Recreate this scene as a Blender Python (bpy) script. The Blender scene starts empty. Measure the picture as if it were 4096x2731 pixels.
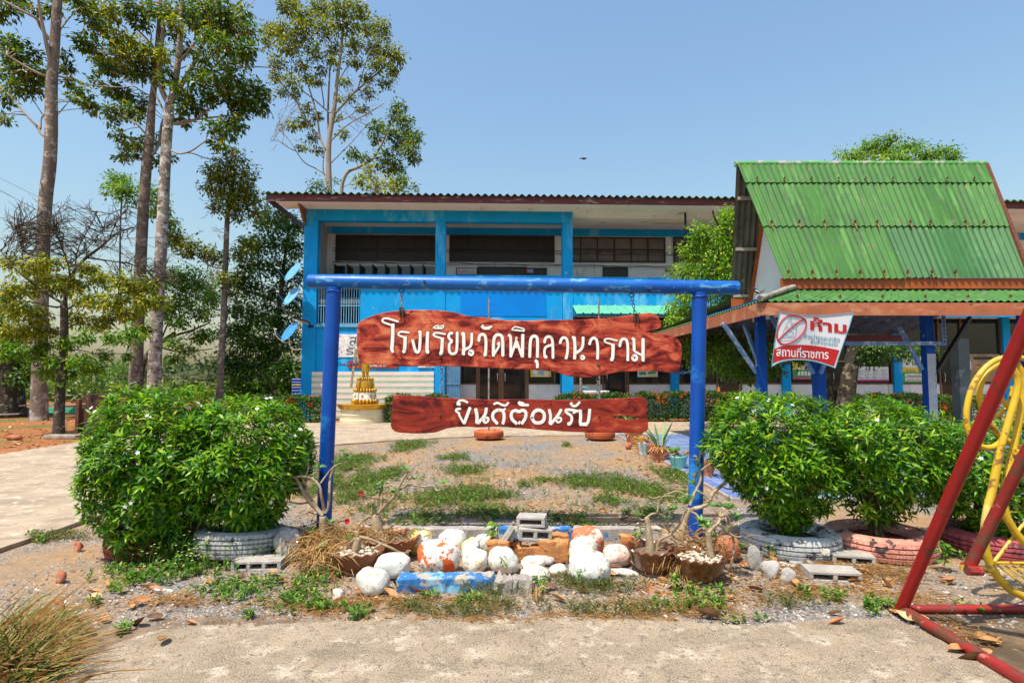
import bpy, bmesh, math, random
import numpy as np
from mathutils import Vector, Matrix
from mathutils.geometry import tessellate_polygon
R = math.radians
SC = bpy.context.scene
COL = SC.collection
random.seed(7)
RNG = np.random.default_rng(11)
# ------------------------------------------------------------------ camera
FPX = 2276.0                       # focal length in pixels of a 4096-wide frame
CAMZ = 1.6
PITCH = math.atan(140 / FPX)
cd = bpy.data.cameras.new('camera')
cam = bpy.data.objects.new('camera', cd)
COL.objects.link(cam)
cam.location = (0, 0, CAMZ)
cam.rotation_euler = (R(90) + PITCH, 0, 0)
cd.sensor_width = 36
cd.lens = 36 * FPX / 4096
cd.clip_start = 0.05
cd.clip_end = 3000
SC.camera = cam
# ------------------------------------------------------------------ sky and sun
LIGHT = Vector((0.28, 0.36, -1.0)).normalized()      # direction the sunlight travels
EL = math.asin(-LIGHT.z)
AZ = math.atan2(-LIGHT.x, -LIGHT.y)                  # from +Y towards +X
W = bpy.data.worlds.new('World')
SC.world = W
W.use_nodes = True
wn, wl = W.node_tree.nodes, W.node_tree.links
sky = wn.new('ShaderNodeTexSky')
sky.sky_type = 'NISHITA'
sky.sun_disc = False
sky.sun_elevation = EL
sky.sun_rotation = AZ
sky.altitude = 0
sky.air_density = 2.0
sky.dust_density = 2.2
sky.ozone_density = 7.0
wl.new(sky.outputs['Color'], wn['Background'].inputs['Color'])
wn['Background'].inputs['Strength'].default_value = 0.14
sl = bpy.data.lights.new('sun', 'SUN')
sl.energy = 4.9
sl.angle = R(0.6)
sl.color = (1.0, 0.915, 0.77)
sun = bpy.data.objects.new('sun', sl)
COL.objects.link(sun)
sun.location = (-8, -10, 30)
sun.rotation_euler = LIGHT.to_track_quat('-Z', 'Y').to_euler()
SC.view_settings.view_transform = 'Standard'
SC.view_settings.look = 'None'
SC.view_settings.exposure = 0.40
SC.view_settings.gamma = 1
try:
    SC.cycles.max_bounces = 8
    SC.cycles.transparent_max_bounces = 8
    SC.cycles.use_denoising = True
except Exception:
    pass

# ------------------------------------------------------------------ helpers
CP, SP_ = math.cos(PITCH), math.sin(PITCH)

def ray(px, py):
    dx, dy = (px - 2048) / FPX, (1365.5 - py) / FPX
    return Vector((dx, CP - SP_ * dy, SP_ + CP * dy))

def P(px, py, Y):
    "point of the photograph's pixel at world depth Y"
    d = ray(px, py)
    t = Y / d.y
    return Vector((d.x * t, Y, CAMZ + d.z * t))

def G(px, py, z=0.0):
    "point on the ground"
    d = ray(px, py)
    t = (z - CAMZ) / d.z
    return Vector((d.x * t, d.y * t, z))

def tag(o, label=None, cat=None, group=None, kind=None):
    if label: o['label'] = label
    if cat: o['category'] = cat
    if group: o['group'] = group
    if kind: o['kind'] = kind
    return o

def empty(name, loc, label, cat, group=None):
    o = bpy.data.objects.new(name, None)
    o.empty_display_size = 0.1
    COL.objects.link(o)
    o.location = loc
    return tag(o, label, cat, group)

def attach(o, parent):
    o.parent = parent
    if parent.type == 'EMPTY':
        o.matrix_parent_inverse = Matrix.Translation(-Vector(parent.location))
    return o

def link(name, me, mat=None, parent=None, smooth=None, bevel=0.0, bseg=2):
    o = bpy.data.objects.new(name, me)
    COL.objects.link(o)
    if mat is not None:
        me.materials.clear()
        me.materials.append(mat)
    if smooth:
        me.polygons.foreach_set('use_smooth', [True] * len(me.polygons))
        if smooth < 179:
            me.set_sharp_from_angle(angle=R(smooth))
    if bevel:
        m = o.modifiers.new('bevel', 'BEVEL')
        m.width = bevel
        m.segments = bseg
        m.limit_method = 'ANGLE'
        m.angle_limit = R(40)
    if parent is not None:
        attach(o, parent)
    return o

def copy_tree(src, loc=None, rot=None, scale=None, label=None):
    c = src.copy()
    COL.objects.link(c)
    if loc is not None: c.location = loc
    if rot is not None: c.rotation_euler = rot
    if scale is not None: c.scale = scale
    if label: c['label'] = label
    def kids(a, b):
        for ch in list(a.children):
            d = ch.copy()
            COL.objects.link(d)
            d.parent = b
            kids(ch, d)
    kids(src, c)
    return c

class MB:
    def __init__(s, xf=None):
        s.v, s.f, s.xf = [], [], xf
    def add(s, vs, fs):
        b = len(s.v)
        if s.xf: vs = [s.xf(*p) for p in vs]
        s.v += [tuple(p) for p in vs]
        s.f += [tuple(i + b for i in f) for f in fs]
    def box(s, a, b, rot=None):
        (x0, y0, z0), (x1, y1, z1) = a, b
        vs = [(x, y, z) for z in (z0, z1) for y in (y0, y1) for x in (x0, x1)]
        if rot is not None:
            c = Vector(((x0 + x1) / 2, (y0 + y1) / 2, (z0 + z1) / 2))
            vs = [c + rot @ (Vector(p) - c) for p in vs]
        s.add(vs, [(0, 2, 3, 1), (4, 5, 7, 6), (0, 1, 5, 4), (2, 6, 7, 3), (0, 4, 6, 2), (1, 3, 7, 5)])
    def bar(s, p, q, w, h, up=(0, 0, 1)):
        p, q = Vector(p), Vector(q)
        d = (q - p).normalized()
        u = Vector(up)
        x = d.cross(u)
        if x.length < 1e-4: x = d.cross(Vector((0, 1, 0)))
        x.normalize()
        u = x.cross(d).normalized()
        vs = [e + x * (i * w / 2) + u * (j * h / 2) for e in (p, q) for j in (-1, 1) for i in (-1, 1)]
        s.add(vs, [(0, 1, 3, 2), (4, 6, 7, 5), (0, 4, 5, 1), (2, 3, 7, 6), (0, 2, 6, 4), (1, 5, 7, 3)])
    def tube(s, pts, rad, n=8, caps=True, flat=None):
        pts = [Vector(p) for p in pts]
        k = len(pts)
        if not hasattr(rad, '__len__'): rad = [rad] * k
        elif len(rad) != k: rad = lerp_list(rad, k)
        up = None
        vs, fs = [], []
        for i in range(k):
            t = (pts[min(i + 1, k - 1)] - pts[max(i - 1, 0)])
            if t.length < 1e-9: t = Vector((0, 0, 1))
            t.normalize()
            if up is None:
                up = t.orthogonal().normalized()
            up = (up - t * up.dot(t))
            if up.length < 1e-6: up = t.orthogonal()
            up.normalize()
            sd = t.cross(up)
            for j in range(n):
                a = 2 * math.pi * j / n
                vs.append(pts[i] + (up * math.cos(a) + sd * math.sin(a)) * rad[i])
        for i in range(k - 1):
            for j in range(n):
                a, b = i * n + j, i * n + (j + 1) % n
                fs.append((a, b, b + n, a + n))
        if caps:
            fs.append(tuple(range(n - 1, -1, -1)))
            fs.append(tuple((k - 1) * n + j for j in range(n)))
        s.add(vs, fs)
    def lathe(s, prof, c=(0, 0, 0), n=24, wob=None, sx=1.0, sy=1.0):
        "prof: (radius, z) pairs, outside from bottom to top, may turn back inside"
        vs, fs = [], []
        k = len(prof)
        for i, (r, z) in enumerate(prof):
            for j in range(n):
                a = 2 * math.pi * j / n
                q = wob(i, a) if wob else (1, 0)
                vs.append((c[0] + math.cos(a) * r * q[0] * sx, c[1] + math.sin(a) * r * q[0] * sy, c[2] + z + q[1]))
        for i in range(k - 1):
            for j in range(n):
                a, b = i * n + j, i * n + (j + 1) % n
                fs.append((a, b, b + n, a + n))
        if prof[0][0] > 1e-5: fs.append(tuple(range(n - 1, -1, -1)))
        if prof[-1][0] > 1e-5: fs.append(tuple((k - 1) * n + j for j in range(n)))
        s.add(vs, fs)
    def ball(s, c, r, nu=14, nv=9, fn=None):
        vs, fs = [], []
        if not hasattr(r, '__len__'): r = (r, r, r)
        for i in range(nv + 1):
            th = math.pi * i / nv
            for j in range(nu):
                ph = 2 * math.pi * j / nu
                d = Vector((math.sin(th) * math.cos(ph), math.sin(th) * math.sin(ph), -math.cos(th)))
                q = fn(d) if fn else 1
                vs.append((c[0] + d.x * r[0] * q, c[1] + d.y * r[1] * q, c[2] + d.z * r[2] * q))
        for i in range(nv):
            for j in range(nu):
                a, b = i * nu + j, i * nu + (j + 1) % nu
                fs.append((a, b, b + nu, a + nu))
        s.add(vs, fs)
    def grid(s, fn, nu, nv):
        vs = [fn(i / nu, j / nv) for j in range(nv + 1) for i in range(nu + 1)]
        fs = [(j * (nu + 1) + i, j * (nu + 1) + i + 1, (j + 1) * (nu + 1) + i + 1, (j + 1) * (nu + 1) + i)
              for j in range(nv) for i in range(nu)]
        s.add(vs, fs)
    def mesh(s, name):
        me = bpy.data.meshes.new(name)
        me.from_pydata(s.v, [], s.f)
        me.update()
        return me
    def build(s, name, mat=None, parent=None, smooth=None, bevel=0.0, fix=True, bseg=2):
        me = s.mesh(name)
        if fix:
            bm = bmesh.new()
            bm.from_mesh(me)
            bmesh.ops.remove_doubles(bm, verts=bm.verts, dist=1e-5)
            bmesh.ops.recalc_face_normals(bm, faces=bm.faces)
            bm.to_mesh(me)
            bm.free()
        return link(name, me, mat, parent, smooth, bevel, bseg)

def chaikin(pts, it=2):
    pts = [Vector(p) for p in pts]
    for _ in range(it):
        q = [pts[0]]
        for a, b in zip(pts, pts[1:]):
            q += [a * .75 + b * .25, a * .25 + b * .75]
        q.append(pts[-1])
        pts = q
    return pts

def lerp_list(a, n):
    return [float(np.interp(i / (n - 1) * (len(a) - 1), range(len(a)), a)) for i in range(n)]

def curve_mesh(name, splines, extrude, bevel, cyclic=True, res=1):
    "filled 2-D outlines in the xz plane (x, z), front facing -y, made into a mesh"
    c = bpy.data.curves.new(name, 'CURVE')
    c.dimensions = '2D'
    c.fill_mode = 'BOTH'
    c.extrude = extrude
    c.bevel_depth = bevel
    c.bevel_resolution = res
    for s in splines:
        sp = c.splines.new('POLY')
        sp.points.add(len(s) - 1)
        for p, q in zip(sp.points, s): p.co = (q[0], q[1], 0, 1)
        sp.use_cyclic_u = True
    return curve_to_mesh(c, name)

def curve_to_mesh(c, name):
    o = bpy.data.objects.new('tmp', c)
    COL.objects.link(o)
    dg = bpy.context.evaluated_depsgraph_get()
    me = bpy.data.meshes.new_from_object(o.evaluated_get(dg))
    me.name = name
    bpy.data.objects.remove(o)
    bpy.data.curves.remove(c)
    return me

def text_mesh(body, fit=None, size=1.0, extrude=0.0, offset=0.0, shear=0.0, align='CENTER'):
    "text mesh in local xy, centred; fit=(w,h) scales it to that box"
    c = bpy.data.curves.new('text', 'FONT')
    c.body = body
    c.size = size
    c.extrude = extrude
    c.offset = offset
    c.shear = shear
    c.align_x = align
    c.resolution_u = 3
    me = curve_to_mesh(c, 'text')
    n = len(me.vertices)
    a = np.empty(n * 3, 'f')
    me.vertices.foreach_get('co', a)
    a = a.reshape(-1, 3)
    lo, hi = a[:, :2].min(0), a[:, :2].max(0)
    a[:, :2] -= (lo + hi) / 2
    if fit:
        d = hi - lo
        a[:, 0] *= fit[0] / d[0]
        a[:, 1] *= (fit[1] / d[1]) if fit[1] else fit[0] / d[0]
    me.vertices.foreach_set('co', a.ravel())
    me.update()
    return me

def mapverts(me, fn):
    for v in me.vertices: v.co = fn(v.co.x, v.co.y, v.co.z)
    me.update()
    return me

# ------------------------------------------------------------------ materials
MATS = {}

def rgb(c): return (c[0], c[1], c[2], 1)

def mat(name, c1, c2=None, scale=6, rough=.6, bump=0.0, bscale=60, metal=0.0, spec=.5, detail=5, stretch=(1, 1, 1),
        wear=(), coat=0.0, lo=.40, hi=.60, rvar=0.0, world=False, bstretch=None, two=None):
    "wear: (colour, scale, lo, hi[, stretch]) layers of flaked paint, rust and dirt over the base"
    if name in MATS: return MATS[name]
    m = bpy.data.materials.new(name)
    m.use_nodes = True
    nt = m.node_tree
    N, L = nt.nodes, nt.links
    b = N['Principled BSDF']
    b.inputs['Roughness'].default_value = rough
    b.inputs['Metallic'].default_value = metal
    b.inputs['Specular IOR Level'].default_value = spec
    b.inputs['Coat Weight'].default_value = coat
    tc = N.new('ShaderNodeTexCoord')
    def noise(sc, st=(1, 1, 1), det=detail, rg=.6):
        mp = N.new('ShaderNodeMapping')
        mp.inputs['Scale'].default_value = st
        L.new(tc.outputs['Object'], mp.inputs['Vector'])
        n = N.new('ShaderNodeTexNoise')
        n.inputs['Scale'].default_value = sc
        n.inputs['Detail'].default_value = det
        n.inputs['Roughness'].default_value = rg
        L.new(mp.outputs['Vector'], n.inputs['Vector'])
        return n.outputs['Fac']
    def ramp(src, a, z):
        r = N.new('ShaderNodeMapRange')
        r.inputs['From Min'].default_value = a
        r.inputs['From Max'].default_value = z
        L.new(src, r.inputs['Value'])
        return r.outputs['Result']
    def mix(fac, a, z):
        x = N.new('ShaderNodeMix')
        x.data_type = 'RGBA'
        L.new(fac, x.inputs['Factor'])
        for q, i in ((a, 6), (z, 7)):
            if hasattr(q, 'links'): L.new(q, x.inputs[i])
            else: x.inputs[i].default_value = rgb(q)
        return x.outputs[2]
    if c2 is None: c2 = tuple(k * .78 for k in c1)
    col = mix(ramp(noise(scale, stretch), lo, hi), c1, c2)
    for w in wear:
        col = mix(ramp(noise(w[1], w[4] if len(w) > 4 else (1, 1, 1), 8, .68), .5 + (w[2] - .5) * .62, .5 + (w[3] - .5) * .62), col, w[0])
    L.new(col, b.inputs['Base Color'])
    if rvar:
        r = N.new('ShaderNodeMapRange')
        r.inputs['To Min'].default_value = max(.03, rough - rvar)
        r.inputs['To Max'].default_value = min(1, rough + rvar)
        L.new(noise(scale * 2.3), r.inputs['Value'])
        L.new(r.outputs['Result'], b.inputs['Roughness'])
    if bump:
        bp = N.new('ShaderNodeBump')
        bp.inputs['Strength'].default_value = 1
        bp.inputs['Distance'].default_value = bump
        L.new(noise(bscale, bstretch or (1, 1, 1), 6), bp.inputs['Height'])
        L.new(bp.outputs['Normal'], b.inputs['Normal'])
    MATS[name] = m
    return m

def leafmat(name, cols, trans=.35, rough=.45, spec=.4):
    "cols: (position, colour) stops picked at random for each leaf"
    if name in MATS: return MATS[name]
    m = bpy.data.materials.new(name)
    m.use_nodes = True
    N, L = m.node_tree.nodes, m.node_tree.links
    b = N['Principled BSDF']
    b.inputs['Roughness'].default_value = rough
    b.inputs['Specular IOR Level'].default_value = spec
    g = N.new('ShaderNodeNewGeometry')
    r = N.new('ShaderNodeValToRGB')
    while len(r.color_ramp.elements) < len(cols): r.color_ramp.elements.new(.5)
    for e, (p, c) in zip(r.color_ramp.elements, cols):
        e.position = p
        e.color = rgb(c)
    L.new(g.outputs['Random Per Island'], r.inputs['Fac'])
    L.new(r.outputs['Color'], b.inputs['Base Color'])
    t = N.new('ShaderNodeBsdfTranslucent')
    hs = N.new('ShaderNodeHueSaturation')
    hs.inputs['Value'].default_value = 1.5
    hs.inputs['Hue'].default_value = .485
    L.new(r.outputs['Color'], hs.inputs['Color'])
    L.new(hs.outputs['Color'], t.inputs['Color'])
    mx = N.new('ShaderNodeMixShader')
    mx.inputs['Fac'].default_value = trans
    L.new(b.outputs['BSDF'], mx.inputs[1])
    L.new(t.outputs['BSDF'], mx.inputs[2])
    L.new(mx.outputs['Shader'], N['Material Output'].inputs['Surface'])
    MATS[name] = m
    return m

def unit(a): return a / np.maximum(np.linalg.norm(a, axis=1, keepdims=True), 1e-9)

def leaves(name, pos, dr, nrm, ln, wd, material, parent=None, kind='kite', droop=.15, fold=.25):
    "many leaf-shaped faces in one mesh"
    pos, dr = np.asarray(pos, float), unit(np.asarray(dr, float))
    n = len(pos)
    ln = np.broadcast_to(ln, (n,))[:, None]
    wd = np.broadcast_to(wd, (n,))[:, None]
    sd = unit(np.cross(dr, nrm) + 1e-6)
    up = unit(np.cross(sd, dr))
    if kind == 'kite':
        vs = np.stack([pos, pos + dr * ln * .45 + sd * wd * .5 + up * wd * fold,
                       pos + dr * ln - up * ln * droop, pos + dr * ln * .45 - sd * wd * .5 + up * wd * fold], 1)
        tri = np.array([[0, 1, 2], [0, 2, 3]])
        per = 4
    else:
        vs = np.stack([pos,
                       pos + dr * ln * .3 + sd * wd * .42 + up * (wd * fold + ln * .04),
                       pos + dr * ln * .3 - sd * wd * .42 + up * (wd * fold + ln * .04),
                       pos + dr * ln * .66 + sd * wd * .42 + up * (wd * fold - ln * droop * .35),
                       pos + dr * ln * .66 - sd * wd * .42 + up * (wd * fold - ln * droop * .35),
                       pos + dr * ln - up * ln * droop,
                       pos + dr * ln * .48 + up * (ln * .02 - ln * droop * .12)], 1)
        tri = np.array([[0, 1, 6], [1, 3, 6], [3, 5, 6], [0, 6, 2], [2, 6, 4], [4, 6, 5]])
        per = 7
    fc = (np.arange(n)[:, None, None] * per + tri[None]).reshape(-1, 3)
    me = bpy.data.meshes.new(name)
    me.vertices.add(n * per)
    me.vertices.foreach_set('co', vs.reshape(-1).astype('f'))
    k = len(fc)
    me.loops.add(k * 3)
    me.loops.foreach_set('vertex_index', fc.reshape(-1).astype('i'))
    me.polygons.add(k)
    me.polygons.foreach_set('loop_start', np.arange(0, k * 3, 3, dtype='i'))
    me.update(calc_edges=True)
    me.validate()
    return link(name, me, material, parent)

def rdir(n):
    v = RNG.normal(size=(n, 3))
    return unit(v)
# ------------------------------------------------------------------ ground
def stone_ground(name, gravel_scale, dirt, dirt2, lo, hi, greys, rubble=.010, patch=.55, green=None):
    "loose chippings lying over earth: Voronoi stones where a large noise is high, bare earth elsewhere"
    m = bpy.data.materials.new(name)
    m.use_nodes = True
    N, L = m.node_tree.nodes, m.node_tree.links
    b = N['Principled BSDF']
    b.inputs['Roughness'].default_value = .9
    b.inputs['Specular IOR Level'].default_value = .15
    tc = N.new('ShaderNodeTexCoord')
    v = N.new('ShaderNodeTexVoronoi')
    v.inputs['Scale'].default_value = gravel_scale
    L.new(tc.outputs['Object'], v.inputs['Vector'])
    sep = N.new('ShaderNodeSeparateColor')
    L.new(v.outputs['Color'], sep.inputs['Color'])
    r = N.new('ShaderNodeValToRGB')
    while len(r.color_ramp.elements) < len(greys): r.color_ramp.elements.new(.5)
    for e, (p, c) in zip(r.color_ramp.elements, greys):
        e.position = p
        e.color = rgb(c)
    L.new(sep.outputs['Red'], r.inputs['Fac'])
    def noise(sc, det=6, rg=.62):
        n = N.new('ShaderNodeTexNoise')
        n.inputs['Scale'].default_value = sc
        n.inputs['Detail'].default_value = det
        n.inputs['Roughness'].default_value = rg
        L.new(tc.outputs['Object'], n.inputs['Vector'])
        return n.outputs['Fac']
    def rng(src, a, z):
        q = N.new('ShaderNodeMapRange')
        q.inputs['From Min'].default_value = a
        q.inputs['From Max'].default_value = z
        L.new(src, q.inputs['Value'])
        return q.outputs['Result']
    def mix(f, a, z):
        x = N.new('ShaderNodeMix')
        x.data_type = 'RGBA'
        L.new(f, x.inputs['Factor'])
        for q, i in ((a, 6), (z, 7)):
            if hasattr(q, 'links'): L.new(q, x.inputs[i])
            else: x.inputs[i].default_value = rgb(q)
        return x.outputs[2]
    earth = mix(rng(noise(9), .3, .7), dirt, dirt2)
    f = rng(noise(patch, 9, .7), lo, hi)
    col = mix(f, earth, r.outputs['Color'])
    if green: col = mix(rng(noise(.35, 8, .7), .5, .62), col, green)
    L.new(col, b.inputs['Base Color'])
    h = N.new('ShaderNodeMath')
    h.operation = 'MULTIPLY'
    L.new(v.outputs['Distance'], h.inputs[0])
    L.new(f, h.inputs[1])
    h2 = N.new('ShaderNodeMath')
    h2.operation = 'MULTIPLY_ADD'
    L.new(noise(30), h2.inputs[0])
    h2.inputs[1].default_value = -.8
    L.new(h.outputs[0], h2.inputs[2])
    bp = N.new('ShaderNodeBump')
    bp.invert = True
    bp.inputs['Distance'].default_value = rubble
    L.new(h2.outputs[0], bp.inputs['Height'])
    L.new(bp.outputs['Normal'], b.inputs['Normal'])
    return m

M_gravel = stone_ground('gravel and earth', 62, (.37, .235, .125), (.25, .155, .085), .43, .59,
                        [(0, (.07, .068, .07)), (.35, (.17, .165, .16)), (.7, (.28, .27, .255)), (.9, (.27, .20, .14)), (1, (.52, .48, .43))], .012, .6)
M_earth = stone_ground('red earth', 30, (.36, .13, .05), (.27, .10, .04), .56, .66,
                       [(0, (.20, .10, .05)), (.5, (.36, .20, .10)), (1, (.5, .36, .24))], .02, .5, green=(.10, .13, .03))
M_conc = mat('pale concrete', (.43, .33, .235), (.34, .26, .18), scale=2.2, rough=.88, bump=.004, bscale=90, spec=.2,
             wear=(((.28, .215, .15), 1.1, .52, .66, (1, 2.2, 1)), ((.56, .46, .35), 6, .6, .7), ((.22, .165, .11), 14, .66, .74), ((.3, .26, .2), 120, .6, .66)))
M_concf = mat('weathered concrete', (.34, .255, .17), (.245, .18, .115), scale=2.6, rough=.92, bump=.006, bscale=110, spec=.2,
              wear=(((.16, .12, .08), 1.7, .55, .78, (1, 1.7, 1)), ((.47, .39, .29), 5.5, .57, .72), ((.14, .105, .07), 26, .58, .7), ((.50, .45, .38), 150, .56, .64), ((.10, .09, .08), 95, .60, .66)))
M_dirt = mat('dark soil', (.20, .135, .085), (.10, .07, .045), scale=4, rough=.95, bump=.012, bscale=60, spec=.1)

def sheet(name, outline, z, material, skirt=None, sub=0, wob=0.0, seed=1):
    rr = random.Random(seed)
    pts = []
    n = len(outline)
    for i in range(n):
        a, c = Vector(outline[i][:2]), Vector(outline[(i + 1) % n][:2])
        k = max(1, int((c - a).length / sub)) if sub and (len(outline[i]) > 2) else 1
        for j in range(k):
            p = a.lerp(c, j / k)
            if k > 1 and j: p += Vector((rr.gauss(0, wob), rr.gauss(0, wob)))
            pts.append(p)
    n = len(pts)
    co = [(p.x, p.y, z) for p in pts]
    fs = [tuple(t) for t in tessellate_polygon([[Vector(c) for c in co]])]
    if skirt is not None:
        co += [(p.x, p.y, skirt) for p in pts]
        fs += [(i, (i + 1) % n, (i + 1) % n + n, i + n) for i in range(n)]
    me = bpy.data.meshes.new(name)
    me.from_pydata(co, [], fs)
    bm = bmesh.new()
    bm.from_mesh(me)
    bmesh.ops.recalc_face_normals(bm, faces=bm.faces)
    bm.to_mesh(me)
    bm.free()
    if sum(q.normal.z * q.area for q in me.polygons) < 0: me.flip_normals()
    return tag(link(name, me, material), kind='structure')

sheet('ground', [(-900, -60), (900, -60), (900, 1500), (-900, 1500)], 0, M_earth)
sheet('gravel_yard', [(-4.62, -2), (16, -2), (16, 15.9), (-4.62, 15.9)], .006, M_gravel)
# concrete drive along the left and the court before the school
e = [G(1190, 1794), G(1580, 1766), G(1900, 1749), G(2490, 1738)]
sheet('concrete_drive', [(-10.3, -2), (-4.66, -2, 1), (-4.64, 8.28), (-10.3, 8.28)], .045, M_conc, 0, .12, .012, 3)
sheet('concrete_court', [(-10.3, 8.30), (-4.64, 8.30, 1), (-4.68, e[0].y, 1), (e[1].x, e[1].y, 1), (e[2].x, e[2].y, 1), (2.9, 15.45, 1), (34, 15.45), (36, 22.2), (-10.4, 19.4)],
      .040, M_conc, 0, .2, .02, 4)
# foreground path
ed = [(150, 2760), (300, 2655), (430, 2600), (600, 2538), (800, 2512), (1100, 2508), (1500, 2488), (2050, 2486), (2350, 2478), (2700, 2498),
      (3000, 2512), (3300, 2492), (3560, 2484), (3690, 2535), (3900, 2640), (4070, 2745)]
ol = [(-1.9, .8)] + [(G(*q).x, G(*q).y, 1) for q in ed] + [(2.72, .9)]
sheet('front_path', ol, .020, M_concf, .0, .05, .012, 5)
# soil at the foot of the swing and beside the path
a = [G(3600, 2450), G(4200, 2446)]
sheet('swing_soil', [(2.66, .5), (a[0].x, a[0].y - .01, 1), (5.6, 3.86), (5.6, .5)], .0115, M_dirt, None, .1, .02, 6)
sheet('path_edge_soil', [(-2.9, .8), (G(140, 2560).x, G(140, 2560).y, 1), (G(420, 2500).x, G(420, 2500).y, 1), (G(800, 2470).x, G(800, 2470).y, 1), (G(1300, 2480).x, G(1300, 2480).y), (-.6, 3.2), (-1.7, .8)],
      .0105, mat('damp soil', (.17, .115, .075), (.27, .20, .14), scale=7, rough=.95, bump=.012, bscale=55, spec=.1), None, .08, .03, 7)
# blue tiled platform of the pavilion
def tilemat():
    m = bpy.data.materials.new('blue floor tiles')
    m.use_nodes = True
    N, L = m.node_tree.nodes, m.node_tree.links
    b = N['Principled BSDF']
    b.inputs['Roughness'].default_value = .35
    tc = N.new('ShaderNodeTexCoord')
    br = N.new('ShaderNodeTexBrick')
    br.offset = 0
    br.inputs['Color1'].default_value = rgb((.10, .17, .42))
    br.inputs['Color2'].default_value = rgb((.22, .30, .52))
    br.inputs['Mortar'].default_value = rgb((.32, .36, .46))
    br.inputs['Scale'].default_value = 1
    br.inputs['Mortar Size'].default_value = .012
    br.inputs['Brick Width'].default_value = .3
    br.inputs['Row Height'].default_value = .3
    L.new(tc.outputs['Object'], br.inputs['Vector'])
    L.new(br.outputs['Color'], b.inputs['Base Color'])
    return m
mb = MB()
mb.box((2.84, 7.42, 0), (15, 15.42, .058))
pf = tag(mb.build('pavilion_floor', tilemat(), bevel=.006), kind='structure')
mb = MB()
mb.box((2.80, 7.38, 0), (2.838, 15.42, .05))
mb.box((2.84, 7.38, 0), (15, 7.418, .05))
tag(mb.build('platform_edge', mat('mortar', (.42, .35, .28), rough=.9, bump=.004)), kind='structure')
# kerb of the red earth at the far left
mb = MB()
for i in range(9):
    mb.box((-34 + i * 2.6, 23.6, 0), (-34 + i * 2.6 + 2.57, 23.85, .32))
tag(mb.build('planter_kerb', mat('grey kerb', (.22, .20, .19), rough=.9, bump=.004), bevel=.015), 'long low grey concrete kerb behind the red earth at the far left', 'kerb')
# ------------------------------------------------------------------ school building
TH = R(2.0)
BO = Vector((-7.69, 21.0, 0))
BU, BV = Vector((math.cos(TH), math.sin(TH), 0)), Vector((-math.sin(TH), math.cos(TH), 0))

def B(u, v, z): return BO + BU * u + BV * v + Vector((0, 0, z))

def F(px, py, v=0.0):
    "pixel -> (u, z) on the facade plane at depth v"
    d = ray(px, py)
    o = BO + BV * v
    c = Vector((0, 0, CAMZ))
    t = (o - c).dot(BV) / d.dot(BV)
    p = c + d * t
    return (p - BO).dot(BU), p.z

M_blue = mat('sky blue wall paint', (.005, .31, .70), (.006, .27, .63), scale=1.3, rough=.7, spec=.12, bump=.002, bscale=40,
             wear=(((.10, .44, .74), .9, .56, .72, (1, 1, .35)), ((.50, .56, .62), 3.2, .79, .80), ((.05, .26, .50), 2.2, .64, .75, (2, 2, .3))))
M_deep = mat('deep blue wall panel', (.002, .21, .68), (.003, .19, .62), scale=1.1, rough=.7, spec=.12)
M_white = mat('white wall paint', (.66, .69, .70), (.58, .61, .62), scale=1.5, rough=.7, wear=(((.42, .42, .40), 2.0, .62, .74, (2, 2, .3)),))
M_ceil = mat('white soffit board', (.80, .76, .70), (.74, .69, .62), scale=.8, rough=.8, wear=(((.45, .38, .30), 1.6, .68, .8),))
M_maroon = mat('maroon fascia paint', (.13, .020, .022), (.085, .014, .016), scale=4, rough=.6, stretch=(.3, 1, 2), wear=(((.30, .22, .19), 5, .62, .70, (.3, 1, 2)),))
M_roofg = mat('green fibre cement roofing', (.046, .165, .024), (.034, .130, .020), scale=1.2, rough=.72, bump=.002, bscale=30,
              wear=(((.075, .22, .04), 3.0, .55, .7, (2.5, .35, .35)), ((.045, .10, .035), 4.2, .60, .70, (3.5, .22, .22)), ((.16, .13, .09), 7, .67, .74, (1.5, .7, .7))))
M_glass = mat('dark window glass', (.012, .014, .016), (.02, .022, .025), scale=2, rough=.06, spec=.6)
M_brown = mat('brown aluminium', (.16, .085, .045), rough=.4, metal=.3)
M_dark = mat('dark louvre', (.018, .013, .011), (.03, .022, .018), scale=5, rough=.55)
M_black = mat('blackened steel', (.015, .014, .014), rough=.6)
M_mesh = mat('grey mosquito mesh', (.22, .185, .165), (.17, .145, .13), scale=3, rough=.8)

bld = empty('school_building', BO, 'long two storey sky blue school building with white soffit and maroon eave', 'building')

class FB(MB):
    def __init__(s): super().__init__(B)
    def px(s, x0, y0, x1, y1, v0, v1, vref=None):
        "box from a photograph rectangle measured on the plane v=vref (default v0)"
        vr = v0 if vref is None else vref
        ua, za = F(x0, y1, vr)
        ub, zb = F(x1, y0, vr)
        s.box((ua, v0, za), (ub, v1, zb))
        return ua, ub, za, zb

UE = 30.0                                                     # right end, out of the frame
zt = F(1400, 838)[1]                                          # soffit height at the wall
zb_beam = F(1400, 882)[1]
zpar = F(1400, 1096)[1]
zfl = F(1400, 1318)[1]                                        # underside of the first floor band
DEP = 2.05                                                    # corridor depth
D2 = 9.0                                                      # building depth
u1a, u1b = F(1215, 1000)[0], F(1270, 1000)[0]
u2a, u2b = F(1742, 1000)[0], F(1782, 1000)[0]
u3a, u3b = F(2250, 1000)[0], F(2291, 1000)[0]
zwin0 = F(1500, 1535, DEP)[1]
zc2 = zt - .12                                                # corridor ceiling
# shell
mb = FB()
mb.box((u1a, .02, 0), (u1a + .2, D2, zt - .005))              # left gable wall
mb.build('gable_wall', M_blue, bld)
mb = FB()
mb.box((u1a + .2, D2 - .2, 0), (UE, D2, zt - .01))
mb.build('rear_wall', M_white, bld)
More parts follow.
